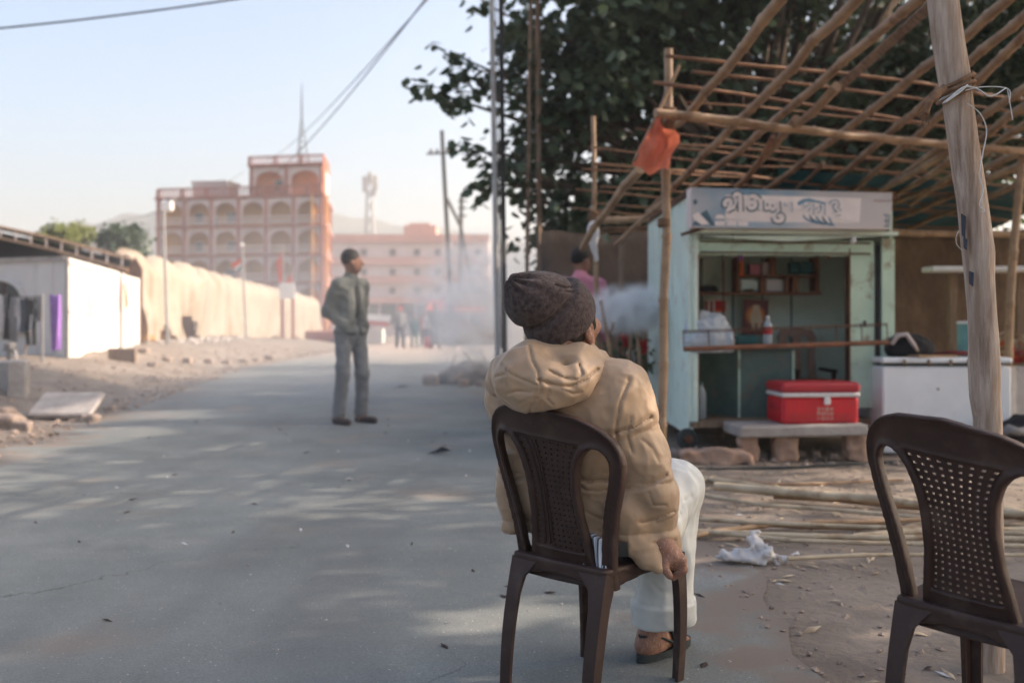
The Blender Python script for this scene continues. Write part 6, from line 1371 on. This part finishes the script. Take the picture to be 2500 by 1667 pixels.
def chair(name, label, C, theta, tilt, hole=.15, scale=1.0, ribs=True, lean=.22):
    C = V((*C, 0)); fw = V((math.sin(theta), math.cos(theta), 0)); rt = V((fw.y, -fw.x, 0))
    e = empty(name, C, label, 'chair')
    def W_(x, y, z):
        z = z-tilt*x*max(0, (z-.30))/.5
        return C+(rt*x+fw*y)*scale+V((0,0,z*scale))
    def B_(u, v, n):     # back sheet: across, up from the seat, out of the back
        v = v*1.04
        y = -.175-lean*v-.10*v*v+1.05*u*u*(.55+v); return W_(u, y-n, .40+v-.02*n)
    # frame of the back
    outer = [(interp(WT, v), v) for v in np.linspace(-.06, .428, 40)]; outer = [(-x, v) for x, v in outer][::-1]+outer
    outer = outer[::-1]
    def win(s):
        L_ = [(interp(ST, v)+.006, v) for v in np.linspace(-.005, .30, 18)]
        top_ = [(.128,.322),(.148,.334),(.168,.333),(.183,.322),(.192,.302)]
        R_ = [(interp(WT, v)-.036, v) for v in np.linspace(.285, -.005, 16)]
        return [(s*x, v) for x, v in L_+top_+R_]
    spl = [(interp(ST, v)-.016, v) for v in np.linspace(.035, .335, 18)]; spl = spl+[(-x, v) for x, v in spl][::-1]
    wl, wr = win(-1), win(1)
    def f(p):
        u, v, n = p; d = poly2(u, v, outer); d = smax(d, -(poly2(u, v, wl)), .01); d = smax(d, -(poly2(u, v, wr)), .01)
        edge = -d; th = .006+.010*np.exp(-((edge-.004)/.010)**2)
        ds = poly2(u, v, spl); th = th+.004*np.exp(-((ds-.006)/.006)**2); d = np.maximum(d, -(ds))
        return smax(d, np.abs(n)-th, .006)
    vt, fc = nets(f, (-.27,-.075,-.026), (.27,.45,.026), .0058)
    link_mesh('backrest', [B_(*q) for q in vt], fc, M_plastic, e, True)
    # perforated panel
    nc, nr = 9, 20; us, ts = [], []
    for k in range(nc): us += [(k+.5-hole)/nc, (k+.5+hole)/nc]
    us = [0]+us+[1]; 
    for k in range(nr): ts += [(k+.5-hole*.9)/nr, (k+.5+hole*.9)/nr]
    ts = [0]+ts+[1]; vs, fs = [], []; nu_ = len(us); nt_ = len(ts)
    for layer in (.003, -.003):
        for t in ts:
            v = .033+.304*t; w = interp(ST, v)-.013
            for u in us: vs.append(B_((u*2-1)*w, v, layer))
    o = nu_*nt_
    for j in range(nt_-1):
        for i in range(nu_-1):
            a = j*nu_+i
            if i % 2 and j % 2:
                for p0, p1 in ((a, a+1), (a+1, a+nu_+1), (a+nu_+1, a+nu_), (a+nu_, a)): fs.append((p0, p1, o+p1, o+p0))
            else: fs.append((a, a+nu_, a+nu_+1, a+1)); fs.append((o+a, o+a+1, o+a+nu_+1, o+a+nu_))
    link_mesh('perforated_panel', vs, fs, M_plastic, e)
    if ribs:
        for x in (-.62, -.42, -.30):
            m = MB(); m.tube([B_(x*(interp(ST, v)-.013), v, .004) for v in np.linspace(.045, .33, 14)], .0026, 6); m.build('rib', M_plastic, e, True)
    # seat with apron
    sp = [(-.150,-.19),(.150,-.19),(.160,-.1),(.172,.06),(.174,.14),(.155,.165),(-.155,.165),(-.174,.14),(-.172,.06),(-.160,-.1)]
    def fs_(p):
        d = poly2(p[0], p[1], sp)-.012; dish = .012*np.exp(-(p[0]/.12)**2-((p[1]+.02)/.13)**2)
        top_ = smax(d, np.abs(p[2]-(.398-dish))-.006, .008); ap = np.abs(d+.004)-.005; bot = .334+.030*np.cos(np.clip(p[0]/.17, -1, 1)*math.pi*.5)*1.0+.028*np.cos(np.clip(p[1]/.2, -1, 1)*math.pi*.5)
        ap = smax(ap, np.maximum(bot-p[2], p[2]-.40), .006); return smin(top_, ap, .012)
    vt, fc = nets(fs_, (-.25,-.24,.31), (.25,.25,.42), .0062); link_mesh('seat', [W_(*q) for q in vt], fc, M_plastic, e, True)
    # legs: folded angle sections
    def leg(sx, sy, top_, bot_):
        m = MB(); n = 9; prof_ = [(0,0),(1,0),(1,.30),(.36,.34),(.30,1),(0,1)]
        for k in range(n):
            t = k/(n-1); c = [top_[i]+(bot_[i]-top_[i])*t for i in range(3)]; bow = .012*math.sin(t*math.pi); a = .034+.012*(1-t)+.050*max(0, 1-t*5)**2
            for dx, dy in prof_: m.v.append(tuple(W_(c[0]-sx*dx*a+sx*bow*.3, c[1]-sy*dy*a+sy*bow, c[2])))
        for k in range(n-1):
            for i in range(6): j = (i+1) % 6; m.f.append((k*6+i, k*6+j, k*6+6+j, k*6+6+i) if sx*sy > 0 else (k*6+j, k*6+i, k*6+6+i, k*6+6+j))
        m.f.append(tuple((n-1)*6+i for i in range(6))); m.build('leg', M_plastic, e, 35)
    for sx in (-1, 1):
        leg(sx, -1, (sx*.165,-.203,.392), (sx*.158,-.268,0)); leg(sx, 1, (sx*.186,.178,.392), (sx*.178,.185,0))
    return e, W_, B_
TH1 = R(40)
ch1, W1, B1 = chair('plastic_chair', 'dark brown plastic chair with the seated man on it', (.258, 2.95), TH1, .10)
ch2, W2, B2_ = chair('plastic_chair', 'empty dark brown plastic chair with perforated back at the right', (1.19, 2.40), R(51), .12, hole=.19, ribs=False, scale=1.02)
# ------------------------------------------------------------------ the seated man
man = empty('person', (.30, 3.0, .004), 'seated man in tan padded jacket and brown wool hat seen from behind', 'person')
f1 = V((math.sin(TH1), math.cos(TH1), 0)); r1 = V((f1.y, -f1.x, 0))
BM = np.array([[r1.x, f1.x, 0], [r1.y, f1.y, 0], [0, 0, 1]], float)     # columns: body right, forward, up
def A3(v): return np.array(tuple(v), np.float32)
def survey(p): return (1250+FPX*p[0]/p[1])/D, (HORY-(p[2]-CAMH)*FPX/p[1])/D
def crease(p, S, pts, w, dep, side=0.0):
    """groove running along a drawn line; side adds a soft puff next to it"""
    x, y = S; d2 = np.full(x.shape, 1e9, np.float32)
    for (ax, ay), (bx, by) in zip(pts[:-1], pts[1:]):
        ex, ey = bx-ax, by-ay; t = np.clip(((x-ax)*ex+(y-ay)*ey)/(ex*ex+ey*ey), 0, 1); d2 = np.minimum(d2, (x-ax-t*ex)**2+(y-ay-t*ey)**2)
    w = w*1.25; d2 = d2*(1+.5*vnoise(p[0]*18, p[1]*18, p[2]*18)); g = np.exp(-np.sqrt(d2)/w)*dep*.95; pf = np.exp(-d2/(w*w*14))*dep*.5
    return g-pf
def ridged(p, f, a, o=0.0):
    n = vnoise(p[0]*f+o, p[1]*f+o*1.7, p[2]*f*1.0-o); return a*(1-2*np.abs(n))
cr_lines = [ # width, depth, polyline
 (3.2,.013,[(1445,872),(1424,925),(1414,985),(1420,1045)]), (3.6,.017,[(1392,1002),(1420,990),(1455,982),(1494,958)]), (3.4,.016,[(1432,1122),(1470,1119),(1500,1108),(1530,1090)]),
 (3.2,.012,[(1470,1200),(1500,1196),(1548,1174)]), (3,.009,[(1500,1248),(1550,1240)]), (3.2,.012,[(1318,1092),(1350,1106),(1380,1101),(1412,1102)]), (2.6,.010,[(1322,1110),(1345,1126),(1375,1128),(1412,1120)]),
 (2.6,.010,[(1350,1224),(1380,1220),(1420,1212)]), (2.6,.006,[(1345,1175),(1375,1190),(1415,1200)]), (3.0,.016,[(1150,1085),(1175,1125),(1192,1165),(1212,1195)]), (2.6,.010,[(1165,1100),(1190,1098),(1215,1092)]),
 (3,.008,[(1450,960),(1440,1000),(1452,1040)]), (3,.007,[(1475,1010),(1500,1030),(1512,1060)]), (2.6,.007,[(1490,1130),(1500,1160),(1530,1160)]), (2.4,.008,[(1418,1040),(1385,1010),(1365,985)]), (2.4,.007,[(1418,1050),(1398,1030),(1380,1022)])]
hood_lines = [(3.0,.013,[(1216,795),(1222,828),(1236,852),(1240,880)]), (3.2,.016,[(1236,872),(1270,884),(1310,888),(1345,872),(1372,848)]), (2.8,.013,[(1262,852),(1295,868),(1322,872),(1338,860),(1330,838)]),
 (2.4,.007,[(1240,880),(1242,905),(1225,930),(1215,950)]), (2.6,.009,[(1152,838),(1170,858),(1200,872),(1236,886)]), (2.4,.008,[(1165,905),(1190,898),(1218,902)]), (2.4,.008,[(1262,895),(1255,915),(1270,930)]), (2.6,.008,[(1285,892),(1318,905),(1335,900)]), (2.4,.007,[(1140,865),(1160,860),(1165,845)]), (2.2,.006,[(1190,930),(1210,915),(1235,915)])]
SR, ER, WR = Pd(1418, 905, 2.80), Pd(1490, 1110, 2.81), Pd(1524, 1246, 2.84)
SL_ = Pd(1187, 925, 2.985); EL_ = V((.07, 3.10, .60)); WL_ = V((.32, 3.24, .52))
def arm(p, a, b, c, ra, rb, rc, k=.03): return smin(s_cone(p, a, b, ra, rb), s_cone(p, b, c, rb, rc), k)
def f_jacket(p):
    S = survey(p)
    d = s_ell(p, A3(V((.165, 2.86, .80))), (.185, .118, .185), BM)
    d = smin(d, s_ell(p, A3(V((.265, 2.965, .60))), (.172, .145, .20), BM), .09)
    d = smin(d, s_cone(p, SL_, SR, .083, .086), .08)
    d = smin(d, s_cone(p, V((.16, 2.84, .88)), V((.165, 2.85, .965)), .10, .075), .06)
    ar = arm(p, SR, ER, WR, .088, .069, .048)
    s1 = np.clip(((p[0]-SR.x)*(ER.x-SR.x)+(p[1]-SR.y)*(ER.y-SR.y)+(p[2]-SR.z)*(ER.z-SR.z))/(ER-SR).length_squared, 0, 1); s2 = np.clip(((p[0]-ER.x)*(WR.x-ER.x)+(p[1]-ER.y)*(WR.y-ER.y)+(p[2]-ER.z)*(WR.z-ER.z))/(WR-ER).length_squared, 0, 1)
    ar = ar - .011*np.abs(np.sin(np.pi*((s1*1.15+s2*.95)*1.72+.18)))**.55 + .006
    d = smin(d, ar, .030)
    d = smin(d, arm(p, SL_, EL_, WL_, .078, .062, .045), .05)
    # hem panels: right flap over the seat edge, left front panel hanging
    d = smin(d, s_cone(p, Pd(1440, 1160, 2.80), Pd(1482, 1282, 2.78), .048, .026), .03); d = smin(d, s_cone(p, Pd(1432, 1180, 2.78), Pd(1440, 1245, 2.78), .040, .028), .03); d = smin(d, s_cone(p, V((.15, 3.02, .60)), V((.15, 3.03, .50)), .13, .12), .05)
    d = smin(d, s_cone(p, Pd(1480, 1240, 2.80), Pd(1512, 1306, 2.77), .022, .010), .02)
    d = smin(d, s_cone(p, Pd(1180, 1080, 3.00), Pd(1180, 1205, 2.98), .050, .036), .05)
    d = smin(d, s_cone(p, V((.20, 2.93, .56)), V((.22, 2.92, .47)), .13, .13), .04)
    z = p[2]
    def detail(p):
        S = survey(p); z = p[2]; front = (p[1] < 3.05)
        e = -(.012*np.abs(np.sin(np.pi*(z-.632+.015*vnoise(p[0]*6, p[1]*6, p[2]*2))/.14))**.55-.008)*np.exp(-((z-.60)/.20)**4)
        for w, dep, pts in cr_lines: e = e + np.where(front, crease(p, S, pts, w, dep), 0)
        q_ = (p[0]+.02*vnoise(p[0]*9, p[1]*9, p[2]*9), p[1], p[2]+.02*vnoise(p[0]*9+5, p[1]*9, p[2]*9))
        return e - ridged((q_[0], q_[1], q_[2]*1.4), 8, .0042, 3.1) - ridged((q_[0]*1.3, q_[1]*1.3, q_[2]*.8), 19, .0026, 7.7) - ridged((q_[0], q_[1], q_[2]*1.3), 34, .0013, 4.4) + .005*vnoise(p[0]*8, p[1]*8, p[2]*8)
    d = banded(d, p, detail)
    hem = np.where(S[0] < 1235, .438, np.where(S[0] > 1442, .36, .462)).astype(np.float32)
    d = smax(d, hem-z, .018)
    neck = s_cone(p, V((.15, 2.845, .93)), V((.145, 2.85, 1.06)), .062, .075); d = smax(d, -neck, .02)
    return d
body('jacket', f_jacket, (-.14, 2.52, .33), (.52, 3.36, 1.06), .0042, M_jacket, man)
def f_hood(p):
    S = survey(p)
    d = s_ell(p, A3(Pd(1208, 872, 2.735)), (.088, .085, .082)); d = smin(d, s_ell(p, A3(Pd(1268, 893, 2.70)), (.088, .060, .055)), .05)
    d = smin(d, s_cone(p, Pd(1205, 815, 2.77), Pd(1232, 868, 2.70), .034, .042), .025)
    d = smin(d, s_cone(p, Pd(1245, 880, 2.685), Pd(1322, 874, 2.70), .036, .034), .025); d = smin(d, s_cone(p, Pd(1322, 874, 2.70), Pd(1378, 838, 2.80), .034, .026), .025)
    d = smin(d, s_cone(p, Pd(1230, 815, 2.77), Pd(1320, 826, 2.765), .040, .036), .03); d = smin(d, s_cone(p, Pd(1320, 826, 2.765), Pd(1380, 832, 2.84), .036, .026), .03)
    d = smin(d, s_cone(p, Pd(1165, 850, 2.80), Pd(1150, 880, 2.82), .045, .045), .04)
    def detail(p):
        e = 0*p[0]; S = survey(p)
        for w, dep, pts in hood_lines: e = e + crease(p, S, pts, w, dep)
        return e - ridged(p, 11, .006, 1.3) - ridged(p, 23, .0032, 5.5) + .006*vnoise(p[0]*10, p[1]*10, p[2]*10)
    return banded(d, p, detail)
body('hood', f_hood, (-.15, 2.55, .80), (.26, 3.0, 1.09), .004, M_jacket, man)
# collar tab over the right shoulder
body('shoulder_tab', lambda p: s_cone(p, Pd(1400, 832, 2.86), Pd(1445, 850, 2.80), .012, .012)+.003*vnoise(p[0]*40, p[1]*40, p[2]*40), (.15, 2.7, .92), (.32, 2.95, 1.06), .004, M_jacket, man)
# striped shirt tail
st0 = B1(.110, .030, -.014)
def f_tail(p):
    q = [(p[0]-st0.x), (p[1]-st0.y), (p[2]-st0.z)]; u = q[0]*r1.x+q[1]*r1.y; n = q[0]*f1.x+q[1]*f1.y; z = q[2]+.25*u*0
    n = n+.008*np.sin(u*90+z*20)-.02*(z < -.03)*(z+.03)
    a = [np.abs(u-.05*z)-.036, np.abs(n)-.010, np.abs(z+.12*u)-.048]; o = np.sqrt(sum(np.maximum(t, 0)**2 for t in a)); return o+np.minimum(np.maximum(np.maximum(a[0], a[1]), a[2]), 0)-.004
body('shirt_tail', f_tail, st0-V((.1,.1,.09)), st0+V((.1,.1,.09)), .004, M_stripes, man)
# trousers
HP = V((.33, 3.0, .47)); KR = Pd(1552, 1092, 3.16); KR.z -= .035; AR = V((.475, 3.15, .19))
KL = V((.38, 3.36, .56)); AL = V((.53, 3.25, .50))
def f_trs(p):
    S = survey(p)
    d = s_ell(p, A3(HP), (.16, .15, .11), BM); d = smin(d, s_cone(p, HP+V(r1*.08), KR, .095, .078), .06); d = smin(d, s_cone(p, KR, AR, .078, .078), .04)
    d = smin(d, s_cone(p, AR, V((.482, 3.16, .13)), .078, .084), .03)
    d = smin(d, s_cone(p, HP-V(r1*.08), KL, .09, .075), .06); d = smin(d, s_cone(p, KL, AL, .07, .055), .04)
    d = smin(d, s_cone(p, KR+V((.0,.0,.0)), Pd(1588, 1138, 3.18), .062, .006), .02)
    for w, dep, pts in ((3,.010,[(1560,1190),(1568,1150),(1588,1140)]), (2.6,.008,[(1462,1388),(1500,1396),(1540,1398),(1582,1388)]), (3,.006,[(1545,1080),(1550,1130),(1540,1170)]), (3,.006,[(1500,1340),(1520,1360),(1560,1365)])): d = d+crease(p, S, pts, w, dep)
    d = d-ridged((p[0], p[1], p[2]*.45), 11, .008, 2.2)-ridged((p[0], p[1], p[2]*.7), 26, .003, 6.2)+.006*vnoise(p[0]*9, p[1]*9, p[2]*6)
    cuff = np.where(p[2] < .195+.06*(p[0]-.48), .010, 0); d = d-cuff
    d = smax(d, .118+.10*(p[0]-.48)-p[2], .006)
    inn = s_cone(p, V((.47, 3.15, .08)), V((.47, 3.15, .17)), .066, .06); d = smax(d, -inn, .006)
    return d
body('trousers', f_trs, (.12, 2.82, .09), (.66, 3.50, .70), .0065, M_trouser, man)
# foot and leg skin, sandal
HE = Gd(1478, 1502, .03); FD = V((.66, .75, 0)).normalized(); FS = V((FD.y, -FD.x, 0))
HE = V((.422, 3.15, .04)); TO = HE+FD*.205
def f_foot(p):
    d = s_cone(p, HE+V((.02,.02,.045)), V((.463, 3.17, .20)), .037, .046); d = smin(d, s_cone(p, HE+V((0,0,.008)), HE+FD*.05+V((0,0,.02)), .034, .034), .03)
    d = smin(d, s_cone(p, HE+FD*.04+V((0,0,.012)), HE+FD*.17+V((0,0,-.004)), .036, .034), .04)
    d = smin(d, s_ell(p, A3(HE+FD*.045+FS*.03+V((0,0,.055))), (.016,.016,.016)), .015)
    for k in range(5): d = smin(d, s_cone(p, HE+FD*(.17)+FS*(-.03+.015*k), HE+FD*(.225-.008*abs(k-1))+FS*(-.034+.016*k)+V((0,0,-.012)), .011, .009), .008)
    return d+.0012*vnoise(p[0]*60, p[1]*60, p[2]*60)
sd = empty('sandal', (HE.x+.08, HE.y+.1, .004), 'dark rubber sandal on the foot of the seated man', 'sandal')
def outline(k):  # sole outline
    pts = []
    for a in np.linspace(0, 2*math.pi, 26)[:-1]:
        x = math.cos(a); y = math.sin(a); L_ = .145; w = .046+.008*x; pts.append(HE+FD*(.098+x*L_)+FS*(y*w*k+.004)); 
    return pts
MB().prism([V((q.x, q.y, .006)) for q in outline(1.0)], (0,0,.022)).build('sole', M_rubber, sd, 40)
m = MB()
for off in (.105, .125, .145):
    pts = [HE+FD*off+FS*(math.cos(a)*.047)+V((0,0,-.012+math.sin(a)*.062)) for a in np.linspace(-.05, math.pi+.05, 12)]; m.tube(pts, .010, 6, squash=.5)
m.build('strap', M_rubber, sd, True)
m = MB(); m.tube([HE+FD*.11+FS*.046+V((0,0,0)), HE+FD*.03+FS*.046+V((0,0,.035)), HE+FD*-.03+V((0,0,.045)), HE+FD*.03-FS*.046+V((0,0,.035)), HE+FD*.11-FS*.046], .007, 6, squash=.6); m.build('heel_strap', M_rubber, sd, True)
# hand gripping the seat edge
def f_hand(p):
    w0 = Pd(1518, 1245, 2.80); w1 = Pd(1536, 1272, 2.80)
    d = s_cone(p, WR, w0, .030, .030); d = smin(d, s_cone(p, w0, w1, .030, .033), .02); d = smin(d, s_ell(p, A3(Pd(1545, 1283, 2.825)), (.032, .045, .030)), .02)
    for i in range(4):
        Yk = 2.788+.021*i; kx = 1566-1.5*abs(i-1)
        a, b, c, e = Pd(1546, 1278, Yk), Pd(kx, 1284+2*i, Yk), Pd(kx+5, 1307+i, Yk+.004), Pd(kx-18, 1326, Yk+.012)
        d = smin(d, s_cone(p, a, b, .013, .0125), .012); d = smin(d, s_cone(p, b, c, .0122, .0105), .006); d = smin(d, s_cone(p, c, e, .0105, .0085), .006)
    t0, t1, t2 = Pd(1528, 1278, 2.785), Pd(1524, 1302, 2.772), Pd(1538, 1322, 2.768)
    d = smin(d, s_cone(p, t0, t1, .016, .0125), .012); d = smin(d, s_cone(p, t1, t2, .012, .0095), .006)
    for i in range(3): d = smin(d, s_cone(p, Pd(1528, 1262, 2.772+.01*i), Pd(1556, 1280, 2.772+.012*i), .004, .003), .004)
    return d-ridged(p, 60, .0009, 2.0)
# head
HC = V((.153, 2.852, 1.062)); hfw = V((.60, .78, .12)).normalized(); hup = (V((-.10,-.10,1))-hfw*V((-.10,-.10,1)).dot(hfw)).normalized(); hrt = hfw.cross(hup).normalized()
HM_ = np.array([[hrt.x, hfw.x, hup.x], [hrt.y, hfw.y, hup.y], [hrt.z, hfw.z, hup.z]], float)
def HQ(x, y, z): return HC+hrt*x+hfw*y+hup*z
def f_head(p):
    d = s_ell(p, A3(HQ(0,-.005,.02)), (.076,.094,.108), HM_); d = smin(d, s_ell(p, A3(HQ(0,.028,-.065)), (.060,.062,.062), HM_), .05); d = smin(d, s_cone(p, HQ(0,-.045,-.05), V((.165, 2.85, .93)), .058, .062), .04)
    d = smin(d, s_cone(p, HQ(0,.088,.02), HQ(0,.116,-.02), .011, .016), .012); d = smin(d, s_cone(p, HQ(-.04,.082,.042), HQ(.04,.082,.042), .012, .012), .02)
    d = smin(d, s_ell(p, A3(HQ(.056,.055,-.01)), (.022,.03,.024), HM_), .02); d = smin(d, s_ell(p, A3(HQ(-.056,.055,-.01)), (.022,.03,.024), HM_), .02)
    d = smin(d, s_cone(p, HQ(-.022,.092,-.058), HQ(.022,.092,-.058), .010, .010), .008); d = d+.010*np.exp(-(s_cone(p, HQ(-.024,.10,-.064), HQ(.024,.10,-.064), .0, .0)/.006)**2)
    for s in (-1, 1):
        d = smax(d, -s_ell(p, A3(HQ(s*.034,.098,.018)), (.016,.012,.010), HM_), .008); d = smin(d, s_ell(p, A3(HQ(s*.034,.088,.018)), (.012,.012,.012), HM_), .003)
        ear = s_ell(p, A3(HQ(s*.083,-.006,-.012)), (.011,.021,.034), HM_); ear = smin(ear, s_ell(p, A3(HQ(s*.080,-.0,-.042)), (.010,.012,.014), HM_), .01)
        ear = smax(ear, -s_ell(p, A3(HQ(s*.094,.000,-.006)), (.010,.010,.020), HM_), .006); d = smin(d, ear, .006)
    return d+.001*vnoise(p[0]*50, p[1]*50, p[2]*50)
def f_limbs(p):
    d = s_ell(p, A3(V((.165, 2.87, .80))), (.14, .085, .15), BM); d = smin(d, s_ell(p, A3(V((.27, 2.98, .60))), (.12, .10, .16), BM), .06); d = smin(d, s_cone(p, V((.165, 2.85, .93)), V((.165, 2.87, .82)), .06, .08), .04)
    d = smin(d, arm(p, SR+V((-.02,.02,0)), ER, WR, .05, .042, .030), .03); d = smin(d, arm(p, SL_+V((.03,.0,0)), EL_, WL_, .05, .042, .030), .03)
    d = smin(d, s_ell(p, A3(HP), (.12, .11, .08), BM), .05); d = smin(d, arm(p, HP+V(r1*.08), KR, V((.463, 3.17, .18)), .07, .055, .042), .03); d = smin(d, arm(p, HP-V(r1*.08), KL, AL, .07, .05, .035), .03)
    return d
def f_body(p): return smin(smin(smin(f_limbs(p), f_head(p), .02), f_hand(p), .006), f_foot(p), .01)
body('body', f_body, (-.08, 2.62, -.005), (.68, 3.52, 1.22), .0036, M_face, man)
def f_hair(p):
    d = s_ell(p, A3(HQ(0,-.014,.012)), (.0835,.099,.108), HM_)
    d = smin(d, s_ell(p, A3(HQ(.079,.022,.012)), (.008,.016,.030), HM_), .01); d = smin(d, s_ell(p, A3(HQ(-.079,.022,.012)), (.008,.016,.030), HM_), .01)
    q = [p[i]-HC[i] for i in range(3)]; yy = q[0]*hfw.x+q[1]*hfw.y+q[2]*hfw.z; zz = q[0]*hup.x+q[1]*hup.y+q[2]*hup.z
    return smax(smax(d, yy-.034-.25*zz, .008), -zz-.052+.5*np.maximum(yy, -.1), .012)+.003*vnoise(p[0]*70, p[1]*70, p[2]*50)
body('hair', f_hair, (.02, 2.72, .96), (.26, 3.0, 1.20), .0045, M_hair, man)
# wool hat: turned-up cuff, slumped crown gathered at a knot
hn = V((-.60,-.42,.68)).normalized(); HA = HQ(0,-.008,.028)+V((-.012,0,.002))
def f_hat(p):
    S = survey(p); q = [p[i]-HA[i] for i in range(3)]; t = q[0]*hn.x+q[1]*hn.y+q[2]*hn.z
    cuff = s_ell(p, A3(HA), (.101,.113,.120), HM_)-.004
    cuff = smax(cuff, t-.052, .016); low = -((p[0]-.20)*-.28+(p[1]-2.79)*-.62+(p[2]-1.052)*.73); cuff = smax(cuff, low, .010)
    KN = Pd(1186, 652, 2.765)
    cr = s_ell(p, A3(HA+hn*.055+V((-.012,0,.0))), (.100,.100,.088)); cr = smin(cr, s_ell(p, A3(Pd(1222, 690, 2.80)), (.070,.072,.060)), .05); cr = smin(cr, s_cone(p, Pd(1215, 672, 2.79), KN, .05, .020), .045)
    # gathers fanning out of the knot
    kx = [p[i]-KN[i] for i in range(3)]; dist = np.sqrt(kx[0]**2+kx[1]**2+kx[2]**2); ax = V((.62,.28,-.35)).normalized(); u = ax.cross(V((0,0,1))).normalized(); w = ax.cross(u)
    an = np.arctan2(kx[0]*w.x+kx[1]*w.y+kx[2]*w.z, kx[0]*u.x+kx[1]*u.y+kx[2]*u.z)
    cr = cr+.0085*np.cos(an*8+1.5*np.sin(an*2))*np.exp(-(dist/.055)**2)*np.clip(dist/.02, 0, 1)
    for wd, dep, pts in ((3.4,.015,[(1275,655),(1300,662),(1335,660)]), (3.2,.012,[(1282,668),(1312,672),(1332,668)]), (3,.010,[(1190,668),(1200,690),(1212,702)]), (3,.010,[(1184,672),(1186,700),(1190,715)])): cr = cr+crease(p, S, pts, wd, dep)
    cr = smax(cr, -(t+.03), .01)
    d = np.minimum(cr, cuff)
    gap = np.exp(-((t-.056)/.008)**2)*.012; d = d+gap
    d = smax(d, -s_ell(p, A3(HQ(0,-.006,.0)), (.086,.10,.105), HM_), .008)
    return d+.0045*vnoise(p[0]*14, p[1]*14, p[2]*14)+.0012*vnoise(p[0]*120, p[1]*120, p[2]*120)
ht = body('wool_hat', f_hat, (-.06, 2.66, .96), (.32, 3.05, 1.28), .004, M_hat, man)
# ------------------------------------------------------------------ haze and smoke
def volume_box(name, lo, hi, dens, col, kind='stuff', label=None, cat=None, aniso=.3):
    c = [(lo[i]+hi[i])/2 for i in range(3)]; m = bpy.data.materials.new(name); m.use_nodes = True; N, L = nodes_of(m); N.remove(N['Principled BSDF'])
    v = N.new('ShaderNodeVolumePrincipled'); v.inputs['Color'].default_value = (*col, 1); v.inputs['Density'].default_value = dens; v.inputs['Anisotropy'].default_value = aniso
    L.new(v.outputs[0], N['Material Output'].inputs['Volume'])
    o = MB().box(c, [hi[i]-lo[i] for i in range(3)]).build(name, m); tag(o, label, cat, kind=kind); return o
HAZE = volume_box('haze', (-505, -65, -8), (505, 650, 62), .0010, (.93,.95,.98))
def smoke(name, c, r, dens, nscale, label, lo=.42, hi=.7, yaw=0.0, seed=0.0, step=None):
    """a lumpy cloud: ellipsoid shell whose inside thins out towards the skin and is broken up by noise"""
    c = V(c); m = bpy.data.materials.new(name); m.use_nodes = True; N, L = nodes_of(m); N.remove(N['Principled BSDF'])
    tc = N.new('ShaderNodeTexCoord'); dv = N.new('ShaderNodeVectorMath'); dv.operation = 'DIVIDE'; dv.inputs[1].default_value = r
    sb_ = N.new('ShaderNodeVectorMath'); sb_.operation = 'SUBTRACT'; sb_.inputs[1].default_value = (0, 0, r[2]); L.new(tc.outputs['Object'], sb_.inputs[0]); L.new(sb_.outputs[0], dv.inputs[0])
    ln = N.new('ShaderNodeVectorMath'); ln.operation = 'LENGTH'; L.new(dv.outputs[0], ln.inputs[0])
    fo = N.new('ShaderNodeMapRange'); fo.interpolation_type = 'SMOOTHSTEP'; fo.inputs['From Min'].default_value = 1.0; fo.inputs['From Max'].default_value = .35; L.new(ln.outputs['Value'], fo.inputs['Value'])
    ad = N.new('ShaderNodeVectorMath'); ad.operation = 'ADD'; ad.inputs[1].default_value = (seed, seed*.7, seed*1.3); L.new(tc.outputs['Object'], ad.inputs[0])
    n = N.new('ShaderNodeTexNoise'); n.inputs['Scale'].default_value = nscale; n.inputs['Detail'].default_value = 4; n.inputs['Distortion'].default_value = .6; L.new(ad.outputs[0], n.inputs['Vector'])
    mr = N.new('ShaderNodeMapRange'); mr.inputs['From Min'].default_value = lo; mr.inputs['From Max'].default_value = hi; L.new(n.outputs[0], mr.inputs['Value'])
    a = N.new('ShaderNodeMath'); a.operation = 'MULTIPLY'; L.new(fo.outputs[0], a.inputs[0]); L.new(mr.outputs[0], a.inputs[1])
    b = N.new('ShaderNodeMath'); b.operation = 'MULTIPLY'; b.inputs[1].default_value = dens; L.new(a.outputs[0], b.inputs[0])
    v = N.new('ShaderNodeVolumePrincipled'); v.inputs['Color'].default_value = (.985,.99,.995,1); v.inputs['Anisotropy'].default_value = .2; L.new(b.outputs[0], v.inputs['Density'])
    L.new(v.outputs[0], N['Material Output'].inputs['Volume'])
    prof_ = [(math.sin(t)*1.0+.0005, -math.cos(t)) for t in np.linspace(.02, math.pi-.02, 13)]; mb = MB(); mb.lathe((0,0,0), prof_, 20)
    mb.v = [(c.x+x*r[0]*1.02, c.y+y*r[1]*1.02, c.z+z*r[2]) for x, y, z in mb.v]
    o = mb.build(name, m); tag(o, label, 'smoke', kind='stuff'); return o
smoke('smoke_plume', (-.35, 16.4, 1.25), (1.75, 1.6, 1.5), 3.6, 2.4, 'grey smoke drifting up from the smouldering heap', lo=.42, hi=.74)
smoke('smoke_puff', (1.10, 9.0, 1.17), (.50, .26, .29), 26, 6.0, 'dense white puff of smoke right of the hat', lo=.36, hi=.62, seed=4)
smoke('smoke_wisp', (.52, 10.6, 1.30), (.34, .3, .28), 7, 4.0, 'pale wisp of smoke above the hat', lo=.36, hi=.7, seed=9)
smoke('smoke_veil', (-2.0, 12.5, .95), (4.2, 6.0, 1.9), .09, .35, 'thin veil of smoke hanging over the road', lo=.25, hi=.7, seed=2)
